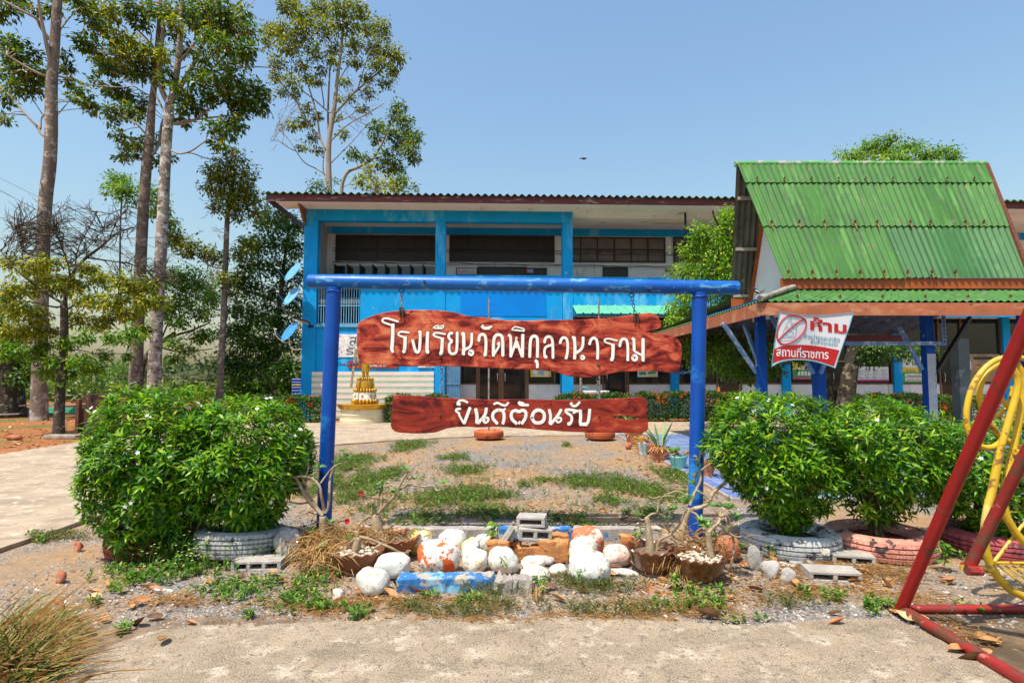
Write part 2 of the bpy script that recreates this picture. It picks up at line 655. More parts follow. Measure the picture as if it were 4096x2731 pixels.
# columns and top beam of the stair bay
for ua, ub in ((u1a, u1b), (u2a, u2b), (u3a, u3b)):
    mb = FB()
    mb.box((ua, 0 if ua != u1a else -.004, 0), (ub, .38, zb_beam))
    mb.build('column', M_blue, bld, bevel=.01)
mb = FB()
mb.box((u1a, -.006, zb_beam + .002), (u3b, .38, zt - .012))
mb.build('roof_beam', M_blue, bld, bevel=.01)
# parapet of the upper corridor, bright blue
mb = FB()
ug = F(1440, 1200)[0]
mb.box((ug, .03, F(1400, 1305)[1]), (u3a - .01, .22, zpar))
mb.box((u1b + .003, .03, F(1400, 1148)[1]), (ug - .002, .22, zpar))
mb.build('parapet', M_blue, bld, bevel=.01)
mb = FB()
mb.px(1842, 1168, 2184, 1264, .012, .028, 0)
mb.build('parapet_panel', M_deep, bld, bevel=.004)
mb = FB()
mb.box((u3b + .01, .03, F(2500, 1262)[1]), (UE, .2, F(2500, 1116)[1]))
mb.box((u3b + .01, .01, F(2500, 1116)[1] + .002), (UE, .22, F(2500, 1108)[1]))
mb.build('parapet', M_blue, bld, bevel=.008)
# ground floor front wall of the stair bay and floor slab
zs = F(1400, 1316)[1]
u5 = F(1775, 1500)[0]
mb = FB()
mb.box((u1b + .003, .06, 0), (u5, .30, F(1400, 1307)[1]))
mb.build('front_wall', M_blue, bld)
mb = FB()
mb.box((u1a + .21, .40, zpar - 1.05), (UE, D2 - .21, zpar - .90))
mb.build('floor_slab', mat('slab underside', (.55, .55, .53), rough=.8), bld)
# barred opening beside the left column
mb = FB()
ga = mb.px(1262, 1298, 1440, 1307, .0, .10)
gb = F(1440, 1150)
ua, ub = u1b + .01, ug - .012
n = 17
for i in range(n):
    u = ua + (ub - ua) * (i + .5) / n
    mb.box((u - .012, .10, ga[3]), (u + .012, .124, gb[1]))
for z in (ga[3] + (gb[1] - ga[3]) * .5, ga[3] + .02, gb[1] - .03):
    mb.box((ua, .085, z), (ub, .098, z + .035))
mb.build('window_grille', mat('pale blue bars', (.16, .42, .62), rough=.5), bld)
# corridor back wall upstairs (with window openings left as framed boxes in front of it)
mb = FB()
mb.box((u1a + .21, DEP, zpar - .895), (UE, DEP + .15, zc2 - .30))
mb.build('corridor_wall', M_white, bld)
mb = FB()
mb.box((u1a + .21, DEP - .03, zc2 - .298), (UE, DEP + .15, zc2 - .004))
mb.build('corridor_beam', M_blue, bld)
mb = FB()
mb.box((u1a + .203, .39, zc2 - .75), (u1a + .26, DEP - .01, zc2 - .01))
mb.box((u1a + .203, .39, zpar - .89), (u1a + .26, DEP - .01, zc2 - .76))
mb.build('vent_block_wall', mat('ventilation blocks', (.52, .52, .50), (.30, .30, .29), scale=9, rough=.8, stretch=(1, 1, 2.2)), bld)
# window bands
def band(x0, x1, y0, y1, cols, fill):
    v = DEP - .055
    ua, za = F(x0, y1, v)
    ub, zb = F(x1, y0, v)
    m2 = FB()
    m2.box((ua, v + .02, za), (ub, v + .045, zb))
    w = m2.build('window_screen', fill, bld)
    m3 = FB()
    for i in range(cols + 1):
        u = ua + (ub - ua) * i / cols
        m3.box((u - .03, v - .02, za), (u + .03, v + .018, zb))
    for z in (za, (za + zb) / 2, zb):
        m3.box((ua - .03, v - .024, z - .028), (ub + .03, v + .0165, z + .028))
    m3.build('window_frame', M_black, w)
    m4 = FB()
    k = int((ub - ua) / .075)
    for i in range(k):
        u = ua + (ub - ua) * i / k
        m4.box((u - .003, v + .010, za), (u + .003, v + .015, zb))
    for j in range(18):
        z = za + (zb - za) * j / 18
        m4.box((ua, v + .008, z - .003), (ub, v + .0125, z + .003))
    m4.build('wire_mesh', M_black, w)
band(1344, 1738, 945, 1040, 5, M_dark)
band(1800, 2215, 947, 1043, 6, M_dark)
band(2255, 2658, 953, 1045, 6, M_mesh)
band(2697, 3090, 955, 1047, 6, M_mesh)
# casement shutters standing open, and dark doors
ga, gz = F(1344, 1100, DEP)
gb, gz1 = F(1740, 1066, DEP)
mb = FB()
mb.box((ga, DEP - .035, zpar - .6), (gb, DEP - .004, gz1))
w = mb.build('window', M_glass, bld)
for i in range(8):
    u = ga + (gb - ga) * (i + .1) / 8
    m2 = FB()
    m2.box((u, DEP - .50, zpar - .55), (u + .035, DEP - .04, gz1 - .03))
    m2.box((u - .012, DEP - .51, gz1 - .09), (u + .047, DEP - .03, gz1 - .032))
    m2.build('shutter', M_dark, w)
for x0, x1, y0 in ((1912, 2105, 1068), (2105, 2185, 1072), (2412, 2508, 1069), (1826, 1912, 1072)):
    mb = FB()
    a0, _ = F(x0, 1100, DEP)
    b0, z1 = F(x1, y0, DEP)
    mb.box((a0 + .02, DEP - .03, zpar - .85), (b0 - .02, DEP - .004, z1 - .04))
    d = mb.build('door', M_dark, bld)
    m2 = FB()
    m2.box((a0 - .02, DEP - .06, zpar - .85), (a0 + .019, DEP - .006, z1))
    m2.box((b0 - .019, DEP - .06, zpar - .85), (b0 + .02, DEP - .006, z1))
    m2.box((a0 + .02, DEP - .058, z1 - .039), (b0 - .02, DEP - .007, z1 - .002))
    m2.build('door_frame', M_black, d)
# soffit, fascia, roof
ov = 1.05
ul = F(1065, 800, -ov)[0]
zf0 = F(1400, 806, -ov)[1]
zf1 = F(1400, 780, -ov)[1]
mb = FB()
mb.add([(ul + .3, -ov + .02, zf0 + .01), (UE, -ov + .02, zf0 + .01), (UE, 0, zt), (ul + .3, 0, zt), (UE, DEP + .15, zc2), (ul + .3, .02, zt)],
       [(0, 1, 2, 3)])
mb.box((u1a + .205, .385, zc2), (UE, DEP + .4, zc2 + .05))
mb.add([(u3b + .02, -.0, zt), (UE, -.0, zt), (UE, .385, zc2 + .02), (u3b + .02, .385, zc2 + .02)], [(0, 1, 2, 3)])
mb.build('soffit', M_ceil, bld)
mb = FB()
for k in range(5):
    mb.box((ul + k * 7.6, -ov, zf0 - .01), (ul + k * 7.6 + 7.59, -ov + .03, zf1))
mb.box((ul, -ov + .031, zf0 - .005), (ul + .03, 6, zf1 - .02))
mb.build('fascia', M_maroon, bld)
mb = FB()
mb.add([(u1a + .0, -.75, zf0), (u1a + .0, -.01, zf0 + .05), (u1a + .0, -.01, zf0 - .62), (u1a + .0, -.09, zf0 - .62),
        (u1a + .07, -.75, zf0), (u1a + .07, -.01, zf0 + .05), (u1a + .07, -.01, zf0 - .62), (u1a + .07, -.09, zf0 - .62)],
       [(0, 1, 2, 3), (7, 6, 5, 4), (0, 3, 7, 4), (3, 2, 6, 7), (2, 1, 5, 6), (1, 0, 4, 5)])
mb.build('eave_bracket', mat('brown painted timber', (.24, .07, .03), rough=.6), bld, bevel=.005)
mb = FB()
wl_ = .265
nu = int((UE - ul + .15) / wl_ * 8)
def rf(s, t):
    u = ul - .15 + (UE - ul + .15) * s
    return (u, -ov - .12 + t * 5.5, zf1 + .025 + .045 * math.sin(2 * math.pi * (u / wl_)) + t * .85)
mb.grid(rf, nu, 1)
rfm = mb.build('roof', M_roofg, bld, smooth=60, fix=False)
# ceiling lamps
for x0, x1, y in ((1786, 1918, 907), (2606, 2732, 914)):
    a0, z = F(x0, y, 1.0)
    b0, _ = F(x1, y, 1.0)
    mb = FB()
    mb.box((a0, .9, zc2 - .05), (b0, 1.06, zc2 - .004))
    mb.build('ceiling_lamp', mat('yellowed lamp casing', (.60, .52, .36), rough=.5), bld, bevel=.01)
# black pipe from soffit, wires along the wall
mb = FB()
a0, z0 = F(2745, 1110, .0)
mb.tube([(a0, -.02, z0), (a0, -.02, zt - .01)], .045, 8)
mb.build('drain_pipe', M_black, bld)
mb = FB()
for zz, q in ((993, .07), (1002, .05), (1046, .10), (1050, .14)):
    pts = []
    for i in range(30):
        x = 1330 + i * 48
        u, z = F(x, zz + .014 * (x - 1330), DEP - q)
        pts.append((u, DEP - q, z + .02 * math.sin(i * 1.7 + zz)))
    mb.tube(pts, .011, 5)
mb.build('wall_cable', M_black, bld)
# ---- ground floor right part: blue columns, brown framed windows and doors above a white plinth
GV = 1.3                                                       # ground floor glass line lies back under the corridor
zw = F(2200, 1537, GV)[1]
mb = FB()
mb.box((u5 + .02, GV, 0), (UE, GV + .12, zw))
mb.build('plinth_wall', M_white, bld)
mb = FB()
mb.box((u5 + .02, GV + .02, zpar - 1.45), (UE, GV + .12, zpar - 1.06))
mb.build('lintel', M_white, bld)
mb = FB()
mb.box((u5 + .02, GV + .05, zw + .003), (UE, GV + .07, zpar - 1.453))
gl = mb.build('shop_glass', M_glass, bld)
gl.name = 'glass_wall'
def ux(x, y=1500): return F(x, y, GV)[0]
for x0, x1 in ((2240, 2262), (2680, 2712), (3124, 3158), (3570, 3602), (4010, 4040)):
    mb = FB()
    mb.box((ux(x0), GV - .12, 0), (ux(x1), GV + .145, zpar - 1.06))
    mb.build('column', M_blue, bld, bevel=.008)
mb = FB()
mb.box((u3a + .0, .02, 0), (u3b, .38, .01))
for x in (1843, 1908, 1916, 1998, 2004, 2011, 2103, 2111, 2218, 2300, 2412, 2503, 2512, 2678, 2716, 2868, 2962, 3122, 3160, 3316, 3410, 3568, 3604, 3760, 3850, 4008):
    u = ux(x)
    low = any(a <= x <= b for a, b in ((1908, 2112), (2412, 2512), (2868, 2962), (3316, 3410), (3760, 3850)))
    mb.box((u - .035, GV - .02, .05 if low else zw), (u + .035, GV + .045, zpar - 1.455))
for xa, xb in ((1846, 1906), (2114, 2217), (2302, 2410), (2514, 2676), (2718, 2866), (2964, 3120), (3162, 3314), (3412, 3566), (3606, 3758), (3852, 4006)):
    mb.box((ux(xa), GV - .024, zw - .002), (ux(xb), GV + .043, zw + .05))
mb.build('window_frame', M_brown, bld)
for xa, xb in ((1912, 2000), (2010, 2106), (2416, 2508), (2872, 2958), (3320, 3406), (3764, 3846)):
    mb = FB()
    mb.box((ux(xa) + .02, GV - .012, .04), (ux(xb) - .02, GV - .001, zw + .9))
    d = mb.build('glass_door', M_glass, bld)
    mb = FB()
    s = 1 if xa in (1912,) else 0
    u = ux(xb) - .10 if s else ux(xa) + .10
    zz = zw + .28
    mb.tube(chaikin([(u, GV - .02, zz - .2), (u, GV - .09, zz - .15), (u, GV - .09, zz + .15), (u, GV - .02, zz + .2)], 1), .014, 6)
    mb.build('handle', mat('steel', (.6, .6, .6), rough=.25, metal=1), d)
# mint awning over the right hand doors
mb = FB()
a0, z1 = F(2304, 1240, -.9)
b0 = F(2900, 1240, -.9)[0]
def aw(s, t):
    u = a0 + (b0 - a0) * s
    ph = (u / .34) % 1
    return (u, .0 - t * 1.0, F(2304, 1240, 0)[1] + .18 - t * .42 + (.035 if ph < .16 else 0))
mb.grid(aw, 260, 6)
o = mb.build('awning', mat('mint metal sheet', (.13, .46, .31), (.10, .38, .26), scale=4, rough=.6, spec=.2), bld, smooth=25, fix=False)
# striped board panel and folding gate on the left part
zs0, zs1 = F(1300, 1640)[1], F(1300, 1487)[1]
ua, ub = F(1248, 1500)[0], F(1736, 1500)[0]
M_pink = mat('pale pink boards', (.78, .66, .58), (.72, .60, .53), scale=3, rough=.6, stretch=(.4, 1, 1))
M_sage = mat('pale green boards', (.45, .62, .47), rough=.6)
k = 0
z = zs1
hp, hg = (F(1300, 1487)[1] - F(1300, 1510)[1]) * .62, (F(1300, 1487)[1] - F(1300, 1510)[1]) * .36
pa, pb = FB(), FB()
while z > .2:
    pa.box((ua, -.035, z - hp), (ub, .055, z)); z -= hp + .004
    pb.box((ua + .004, -.028, z - hg), (ub - .004, .054, z)); z -= hg + .004
    k += 1
pn = pa.build('board_panel', M_pink, bld, bevel=.006)
pb.build('green_stripe', M_sage, pn, bevel=.005)
mb = FB()
ua, ub = F(1780, 1500)[0], F(1840, 1500)[0]
zt_ = F(1780, 1400)[1]
for i in range(16):
    u = ua + (ub - ua) * (i + .5) / 16
    mb.box((u - .018, .12 + .02 * (i % 2), .05), (u + .018, .145 + .02 * (i % 2), zt_))
for z in (.4, 1.3, 2.2):
    mb.box((ua, .10, z), (ub, .118, z + .05))
mb.build('folding_gate', mat('blue grey gate', (.10, .25, .42), (.08, .2, .34), scale=4, rough=.5), bld)
# ---- things fixed to the school: murals, signs, posters, dishes
def flat_thing(name, label, cat, px, v, base, marks=(), group=None, thick=.02):
    "a flat board on the facade; marks = (part name, material, fn(FB, u0, u1, z0, z1))"
    x0, y0, x1, y1 = px
    ua, za = F(x0, y1, v)
    ub, zb = F(x1, y0, v)
    root = empty(name, B((ua + ub) / 2, v, za), label, cat, group)
    m2 = FB()
    m2.box((ua, v - thick, za), (ub, v, zb))
    m2.build('panel', base, root)
    for nm, mt, fn in marks:
        m3 = FB()
        fn(m3, ua, ub, za, zb, v - thick)
        if m3.v: m3.build(nm, mt, root)
    return root, (ua, ub, za, zb, v - thick)

def rect(a, b, c, d, off=.004):
    "mark given as fractions of the board"
    return lambda m, u0, u1, z0, z1, v: m.box((u0 + (u1 - u0) * a, v - off, z0 + (z1 - z0) * b), (u0 + (u1 - u0) * c, v + .001, z0 + (z1 - z0) * d))
def many(*rs):
    def fn(m, *a):
        for r in rs: r(m, *a)
    return fn
def lines(a, b, c, d, n, off=.004, fill=.4):
    return many(*[rect(a, b + (d - b) * i / n, c - .06 * ((i * 7) % 3), b + (d - b) * (i + fill) / n, off) for i in range(n)])

def facade_text(root, body, box, v, material, name='lettering', offset=0.0):
    u0, u1, z0, z1 = box
    me = text_mesh(body, (u1 - u0, z1 - z0), offset=offset, extrude=.003)
    mapverts(me, lambda x, y, z: B((u0 + u1) / 2 + x, v - .006 - z, (z0 + z1) / 2 + y))
    return link(name, me, material, root)

M_paper = mat('white paper', (.78, .78, .76), rough=.6)
M_pinkp = mat('pink petals', (.75, .18, .28), rough=.6)
M_ink = mat('grey ink', (.13, .14, .16), rough=.7)
M_redsign = mat('dark red signboard', (.34, .030, .018), rough=.5)
M_yel = mat('yellow print', (.75, .55, .04), rough=.5)
M_grn = mat('green print', (.06, .32, .08), rough=.5)
M_pnk = mat('magenta print', (.55, .05, .25), rough=.5)
M_tan = mat('tan print', (.36, .25, .13), (.22, .15, .08), scale=3, rough=.5)
M_tblue = mat('pale blue print', (.2, .5, .6), rough=.5)
rb, bx = flat_thing('wall_mural', 'white painted mural with pink blossoms and grey lettering on the blue wall', 'mural', (1352, 1337, 1470, 1428), .055, M_paper)
facade_text(rb, 'สว', (bx[0] + .42, bx[0] + .95, bx[3] - .42, bx[3] - .08), bx[4], M_ink)
facade_text(rb, 'รัก', (bx[0] + .30, bx[0] + .95, bx[2] + .10, bx[2] + .40), bx[4], M_ink)
mb = FB()
rr = random.Random(4)
for i in range(26):
    u, z = bx[0] + .03 + rr.random() ** 2 * .5, bx[2] + .03 + rr.random() * (bx[3] - bx[2] - .06)
    for a in range(5):
        q = .008 + .012 * rr.random()
        mb.ball((u + math.cos(a * 1.257) * q, bx[4], z + math.sin(a * 1.257) * q), (q * .7, .004, q * .7), 6, 4)
mb.build('blossom', M_pinkp, rb)
rb, bx = flat_thing('nameplate', 'long dark red signboard with white lettering low on the blue wall', 'sign', (1391, 1443, 1592, 1473), .03, M_redsign)
facade_text(rb, 'ห้องพยาบาล', (bx[0] + .62, bx[1] - .42, bx[2] + .06, bx[3] - .05), bx[4], M_paper, offset=.01)
flat_thing('poster', 'white notice half hidden below the big wooden sign', 'poster', (1672, 1452, 1770, 1470), .03, M_paper, [('print', M_ink, lines(.3, .15, .95, .5, 2))])
rb, bx = flat_thing('poster', 'yellow health poster with three round pictures on a glass wall', 'poster', (2122, 1478, 2204, 1507), GV - .03, M_yel,
                    [('caption', M_paper, lines(.1, .05, .9, .22, 1, fill=.7))])
for i in range(3):
    m3 = FB()
    m3.ball((bx[0] + (bx[1] - bx[0]) * (.22 + .28 * i), bx[4], bx[2] + (bx[3] - bx[2]) * .6), (.10, .006, .10), 14, 6)
    m3.build('picture', (M_paper, M_tblue, M_paper)[i], rb)
flat_thing('poster', 'white and green poster on the glass below the right end of the big sign', 'poster', (2550, 1482, 2630, 1507), GV - .03, M_paper,
           [('green_label', M_grn, many(rect(.08, .3, .42, .8), rect(.52, .45, .9, .85))), ('print', M_yel, rect(.5, .08, .95, .3))])
flat_thing('poster', 'green and yellow poster with rows of portrait photographs behind the banner', 'poster', (3170, 1440, 3242, 1517), GV - .03, M_grn,
           [('yellow_field', M_yel, rect(.0, .5, 1, 1, .003)), ('portrait', M_paper, many(*[rect(.28 + .18 * i, .2 + .3 * j, .41 + .18 * i, .42 + .3 * j, .006) for i in range(4) for j in range(2)])),
            ('caption', M_pnk, rect(0, 0, .9, .1, .005))])
flat_thing('poster', 'white poster with grey columns of print and a magenta foot', 'poster', (3422, 1466, 3552, 1524), GV - .03, M_paper,
           [('caption', M_pnk, rect(0, 0, 1, .12)), ('print', M_ink, many(*[lines(.04 + .24 * i, .2, .24 + .24 * i, .9, 9, fill=.3) for i in range(4)]))])
rb, bx = flat_thing('poster', 'green and white poster with a yellow band behind the two coloured post', 'poster', (3602, 1420, 3742, 1530), GV - .03, M_grn,
                    [('white_field', M_paper, many(rect(.06, .55, .94, .96), rect(.12, .06, .8, .18), rect(.12, .21, .8, .33))), ('yellow_band', M_yel, rect(.06, .38, .5, .54))])
facade_text(rb, 'ธรรมะ', (bx[0] + .5, bx[0] + .95, bx[2] + .68, bx[2] + .82), bx[4] - .004, M_tblue)
facade_text(rb, 'ความรู้', (bx[0] + .25, bx[0] + .62, bx[2] + .43, bx[2] + .52), bx[4] - .004, M_ink)
facade_text(rb, 'เศรษฐกิจ สังคม', (bx[0] + .25, bx[0] + 1.0, bx[2] + .24, bx[2] + .32), bx[4] - .004, M_redsign)
facade_text(rb, 'ชุมชน ท้องถิ่น', (bx[0] + .25, bx[0] + 1.0, bx[2] + .08, bx[2] + .16), bx[4] - .004, M_redsign)
flat_thing('poster', 'tan poster with a standing figure in white behind the yellow loops', 'poster', (3862, 1416, 3996, 1526), GV - .03, M_tan,
           [('figure', M_paper, many(rect(.1, .45, .17, .72), rect(.115, .73, .155, .8))), ('figure_trousers', M_ink, rect(.1, .25, .17, .45)),
            ('heading', M_dark, rect(.25, .8, .8, .9)), ('print', M_redsign, many(rect(.28, .58, .45, .62), rect(.52, .58, .8, .62), rect(.28, .3, .4, .34)))])
rb, bx = flat_thing('door_sign', 'small brown room sign high on the white corridor wall', 'sign', (2662, 1076, 2702, 1087), DEP - .01, mat('brown plate', (.18, .05, .03), rough=.5))
facade_text(rb, 'ห้องเรียน', (bx[0] + .05, bx[1] - .05, bx[2] + .04, bx[3] - .03), bx[4], M_paper)
rb, bx = flat_thing('door_sign', 'string of coloured paper letters above the upstairs door', 'sign', (1828, 1075, 1906, 1096), DEP - .07, mat('pale card', (.5, .62, .62), (.72, .5, .52), scale=6, rough=.7))
facade_text(rb, 'ยินดีต้อนรับ', (bx[0] + .04, bx[1] - .04, bx[2] + .04, bx[3] - .04), bx[4], M_redsign)
rb, bx = flat_thing('door_sign', 'red and blue lettered card upstairs near the middle column', 'sign', (2106, 1076, 2134, 1093), DEP - .07, mat('coloured card', (.10, .25, .5), (.5, .08, .06), scale=5, rough=.7, lo=.48, hi=.52))
facade_text(rb, 'WE', (bx[0] + .03, bx[1] - .03, bx[2] + .05, bx[3] - .04), bx[4], M_paper)
# satellite dishes on the left corner
M_dish = mat('blue dish paint', (.05, .26, .62), (.04, .22, .55), scale=2, rough=.4, wear=(((.5, .55, .6), 7, .72, .74),))
M_dish2 = mat('faded blue dish paint', (.16, .42, .66), (.12, .36, .60), scale=2, rough=.35)
def dish(cx, cy, wx, wy, label, lnb, material, arm):
    q = -.75
    Yd = B(0, q, 0).y
    c = P(cx, cy, Yd)
    root = empty('satellite_dish', B(u1a, .3, c.z - .25), label, 'satellite dish', 'satellite dishes on the corner of the school')
    n = Vector((-.56, -.62, .52)).normalized()
    q = n.to_track_quat('Z', 'Y')
    r = .40
    m2 = MB(lambda x, y, z: c + q @ Vector((x, y, z)))
    pr = [(r * t, .10 * t * t - .1) for t in (.001, .2, .4, .6, .8, 1.0)]
    m2.lathe(pr[::-1] + [(p[0] + .001, p[1] - .012) for p in pr][0:] + [(r + .012, -.005)], n=32)
    m2.build('reflector', material, root, smooth=50)
    m2 = MB()
    f = P(lnb[0], lnb[1], Yd - .30)
    low = c + q @ Vector((0, 0, 0)) + Vector((-.12, -.08, -.36))
    m2.tube(chaikin([low, low.lerp(f, .5) + Vector((0, 0, -.03)), f], 1), .012, 6)
    m2.build('feed_arm', M_dish, root)
    m2 = MB()
    m2.tube([f + Vector((-.03, 0, .01)), f + Vector((.07, .03, -.01))], .026, 8)
    m2.build('receiver', mat('cream plastic', (.6, .56, .46), rough=.5), root)
    m2 = MB()
    bk = c - n * .06
    e0 = B(u1a - .01, .45, P(arm[1][0], arm[1][1], Yd).z)
    m2.tube(chaikin([bk, bk + Vector((.06, .15, -.16)), e0 + Vector((-.05, -.1, .08)), e0], 2), .02, 7)
    m2.build('mount_arm', M_dish, root)
    return root, f, e0
dish(1170, 1087, 62, 62, 'uppermost satellite dish on the corner of the school, pale and glossy', (1109, 1072), M_dish2, ((0, 0), (1214, 1155)))
dish(1166, 1182, 62, 62, 'middle satellite dish of the three, faded blue with a broken feed arm', (1107, 1166), M_dish2, ((0, 0), (1212, 1250)))
rt, f, e0 = dish(1157, 1325, 72, 75, 'lowest satellite dish, deep blue with a rusty spot and white cables', (1098, 1316), M_dish, ((0, 0), (1209, 1392)))
mb = MB()
mb.tube(chaikin([f, f + Vector((.06, .02, -.28)), f + Vector((.3, .2, -.48)), f + Vector((.5, .3, -.42))], 2), .018, 6)
mb.tube(chaikin([e0 + Vector((-.5, -.3, .42)), e0 + Vector((-.48, -.25, .05)), e0 + Vector((-.3, -.15, -.03)), e0 + Vector((-.02, 0, .05))], 2), .018, 6)
mb.build('cable', mat('cream cable', (.62, .57, .45), rough=.6), rt)
# floodlight
Yd = B(.3, -.55, 0).y
c = P(1213, 1283, Yd)
ba = B(F(1243, 1305)[0], 0, F(1243, 1305)[1])
fl = empty('floodlight', ba, 'small black floodlight on a bracket below the satellite dishes', 'lamp')
mb = MB()
mb.box((c.x - .26, c.y - .14, c.z - .03), (c.x + .24, c.y + .14, c.z + .03), Matrix.Rotation(R(18), 3, 'Y') @ Matrix.Rotation(R(-14), 3, 'X'))
mb.build('lamp_head', M_black, fl, bevel=.01)
mb = MB()
mb.box((c.x - .22, c.y - .11, c.z - .045), (c.x + .2, c.y + .11, c.z - .028), Matrix.Rotation(R(18), 3, 'Y') @ Matrix.Rotation(R(-14), 3, 'X'))
mb.build('lamp_glass', mat('lamp glass', (.55, .42, .32), rough=.25), fl)
mb = MB()
mb.tube([c + Vector((.2, .05, -.08)), ba + Vector((-.02, -.03, 0))], .022, 7)
mb.box((ba.x - .10, ba.y - .03, ba.z - .05), (ba.x + .10, ba.y - .001, ba.z + .05))
mb.build('bracket', M_black, fl)
# ------------------------------------------------------------------ pavilion
M_under = mat('grey fibre cement underside', (.15, .135, .115), (.10, .09, .078), scale=3, rough=.9, wear=(((.08, .07, .06), 2.4, .58, .72, (1, .4, .4)), ((.33, .31, .28), 6, .64, .72)))
M_new = mat('newer green sheet', (.032, .135, .032), (.027, .115, .028), scale=2, rough=.65, wear=(((.06, .18, .05), 5, .6, .72, (2, .5, .5)),))
M_fasc = mat('faded orange brown paint', (.42, .125, .050), (.33, .10, .04), scale=3, rough=.7, wear=(((.48, .22, .11), 3.5, .55, .68, (.4, 1, 1)), ((.12, .05, .03), 5, .68, .75)))
M_orange = mat('orange brown paint', (.40, .085, .016), (.30, .06, .012), scale=3, rough=.65, wear=(((.14, .05, .03), 6, .66, .74),))
M_gcon = mat('lichen grey concrete', (.36, .31, .26), (.20, .17, .14), scale=9, rough=.95, bump=.008, bscale=40)
M_post = mat('royal blue post paint', (.006, .070, .30), (.005, .056, .25), scale=2, rough=.6, spec=.15, wear=(((.18, .32, .55), 3, .66, .74),))
M_steelb = mat('weathered blue steel', (.12, .22, .36), (.08, .16, .28), scale=4, rough=.55, wear=(((.42, .45, .48), 9, .56, .66),))
M_rust = mat('rust', (.16, .045, .02), (.09, .03, .015), scale=20, rough=.9)

pav = empty('pavilion', (7.0, 10.97, .05), 'open pavilion with steep green corrugated roof on royal blue posts', 'pavilion')
WL = .117
def corrug(name, A, Bp, C, D, m, off=0.0, amp=.021, parent=pav, nv=1):
    "corrugated sheet: A-B along the eave (waves run across it), D-C along the top"
    A, Bp, C, D = map(Vector, (A, Bp, C, D))
    n = (Bp - A).cross(D - A).normalized()
    ln = max((Bp - A).length, (C - D).length)
    axis = (Bp - A).normalized()
    nu = max(8, int(ln / WL * 8))
    g = MB()
    def f(s, t):
        p = A.lerp(Bp, s).lerp(D.lerp(C, s), t)
        return p + n * (off + amp * math.cos(2 * math.pi * ((p - Vector((0, 0, 0))).dot(axis) / WL)))
    g.grid(f, nu, nv)
    o = g.build(name, m, parent, smooth=70, fix=False)
    return o
# upper roof
XL, XR, RL, RR = 4.70, 9.05, 4.42, 9.33
YE, YR, YB, ZE, ZR = 9.80, 10.97, 12.13, 3.30, 5.75
def up(x0, x1, t, back=False):
    "point on the slope: x as a share between the slanting gable edges"
    a, b = RL + (XL - RL) * t, RR + (XR - RR) * t
    y = YR + ((YB if back else YE) - YR) * t
    return Vector((a + (b - a) * x0, y, ZR + (ZE - ZR) * t))
def row(name, t0, t1, m, off, a=0, b=1, back=False, amp=.021):
    c = [up(a, 0, t1, back), up(b, 0, t1, back), up(b, 0, t0, back), up(a, 0, t0, back)]
    if back: c = [c[1], c[0], c[3], c[2]]
    return corrug(name, *c, m, off, amp)
row('roof_sheet', .56, 1.0, M_roofg, 0, 0, .495)
row('roof_sheet', .555, .992, M_new, -.004, .497, 1)
row('roof_sheet', .15, .575, M_roofg, .022)
row('ridge_cap', .004, .185, M_roofg, .046, 0, 1, False, .010)
row('roof_sheet', .0, 1.0, M_under, .0, 0, 1, True)
# plain roll along the ridge
mb = MB()
for k in range(9):
    a, b = up(k / 9, 0, 0), up((k + 1) / 9, 0, 0)
    mb.tube([a + Vector((-.03, 0, .02)), b + Vector((-.01, 0, .026))], .058, 10)
mb.build('ridge_roll', mat('green painted ridge', (.07, .26, .05), (.09, .30, .07), scale=3, rough=.7, wear=(((.35, .33, .28), 5, .55, .66),)), pav, smooth=50)
# battens, gable board, gable panel, eave boards
for t in (.22, .60, .97):
    mb = MB()
    p = up(0, 0, t, True) + Vector((.04, -.05, -.06))
    mb.box((p.x, p.y - .03, p.z - .03), (p.x + .75, p.y + .03, p.z + .03))
    mb.build('purlin', mat('pale batten', (.42, .36, .31), rough=.8), pav)
GX = 5.1
mb = MB()
zb = 2.75
def gy(z, s): return YR + s * (YB - YR) * (ZR - z) / (ZR - ZE)
vs = [(GX, gy(ZE, -1) + .0, zb), (GX, gy(ZE, 1) - .12, zb), (GX, gy(ZE, 1) - .12, ZE), (GX, YR, ZR - .2), (GX, gy(ZE, -1) + .12, ZE)]
mb.add(vs + [(x + .05, y, z) for x, y, z in vs], [(4, 3, 2, 1, 0), (5, 6, 7, 8, 9)] + [(i, (i + 1) % 5, (i + 1) % 5 + 5, i + 5) for i in range(5)])
mb.build('gable_panel', mat('white gable board', (.74, .76, .78), (.66, .68, .70), scale=2, rough=.65, wear=(((.4, .36, .32), 3, .70, .8, (1, 3, .6)),)), pav)
mb = MB()
mb.bar((GX - .03, gy(ZE - .1, 1) - .16, ZE - .1), (GX - .03, YR + .05, ZR - .28), .05, .07, (0, 1, 0))
mb.build('barge_board', M_orange, pav)
mb = MB()
mb.box((XL + .0, YE + .05, 3.13), (XR - .02, YE + .09, 3.31))
mb.build('eave_board', M_orange, pav)
mb = MB()
mb.box((XL - .02, YB - .10, 3.06), (XR, YB - .05, 3.26))
mb.build('eave_board', M_orange, pav)
mb = MB()
mb.bar((XR - .04, YE + .02, ZE + .04), (RR - .01, YR, ZR + .02), .07, .09, (0, 1, 0))
mb.build('barge_board', M_rust, pav)
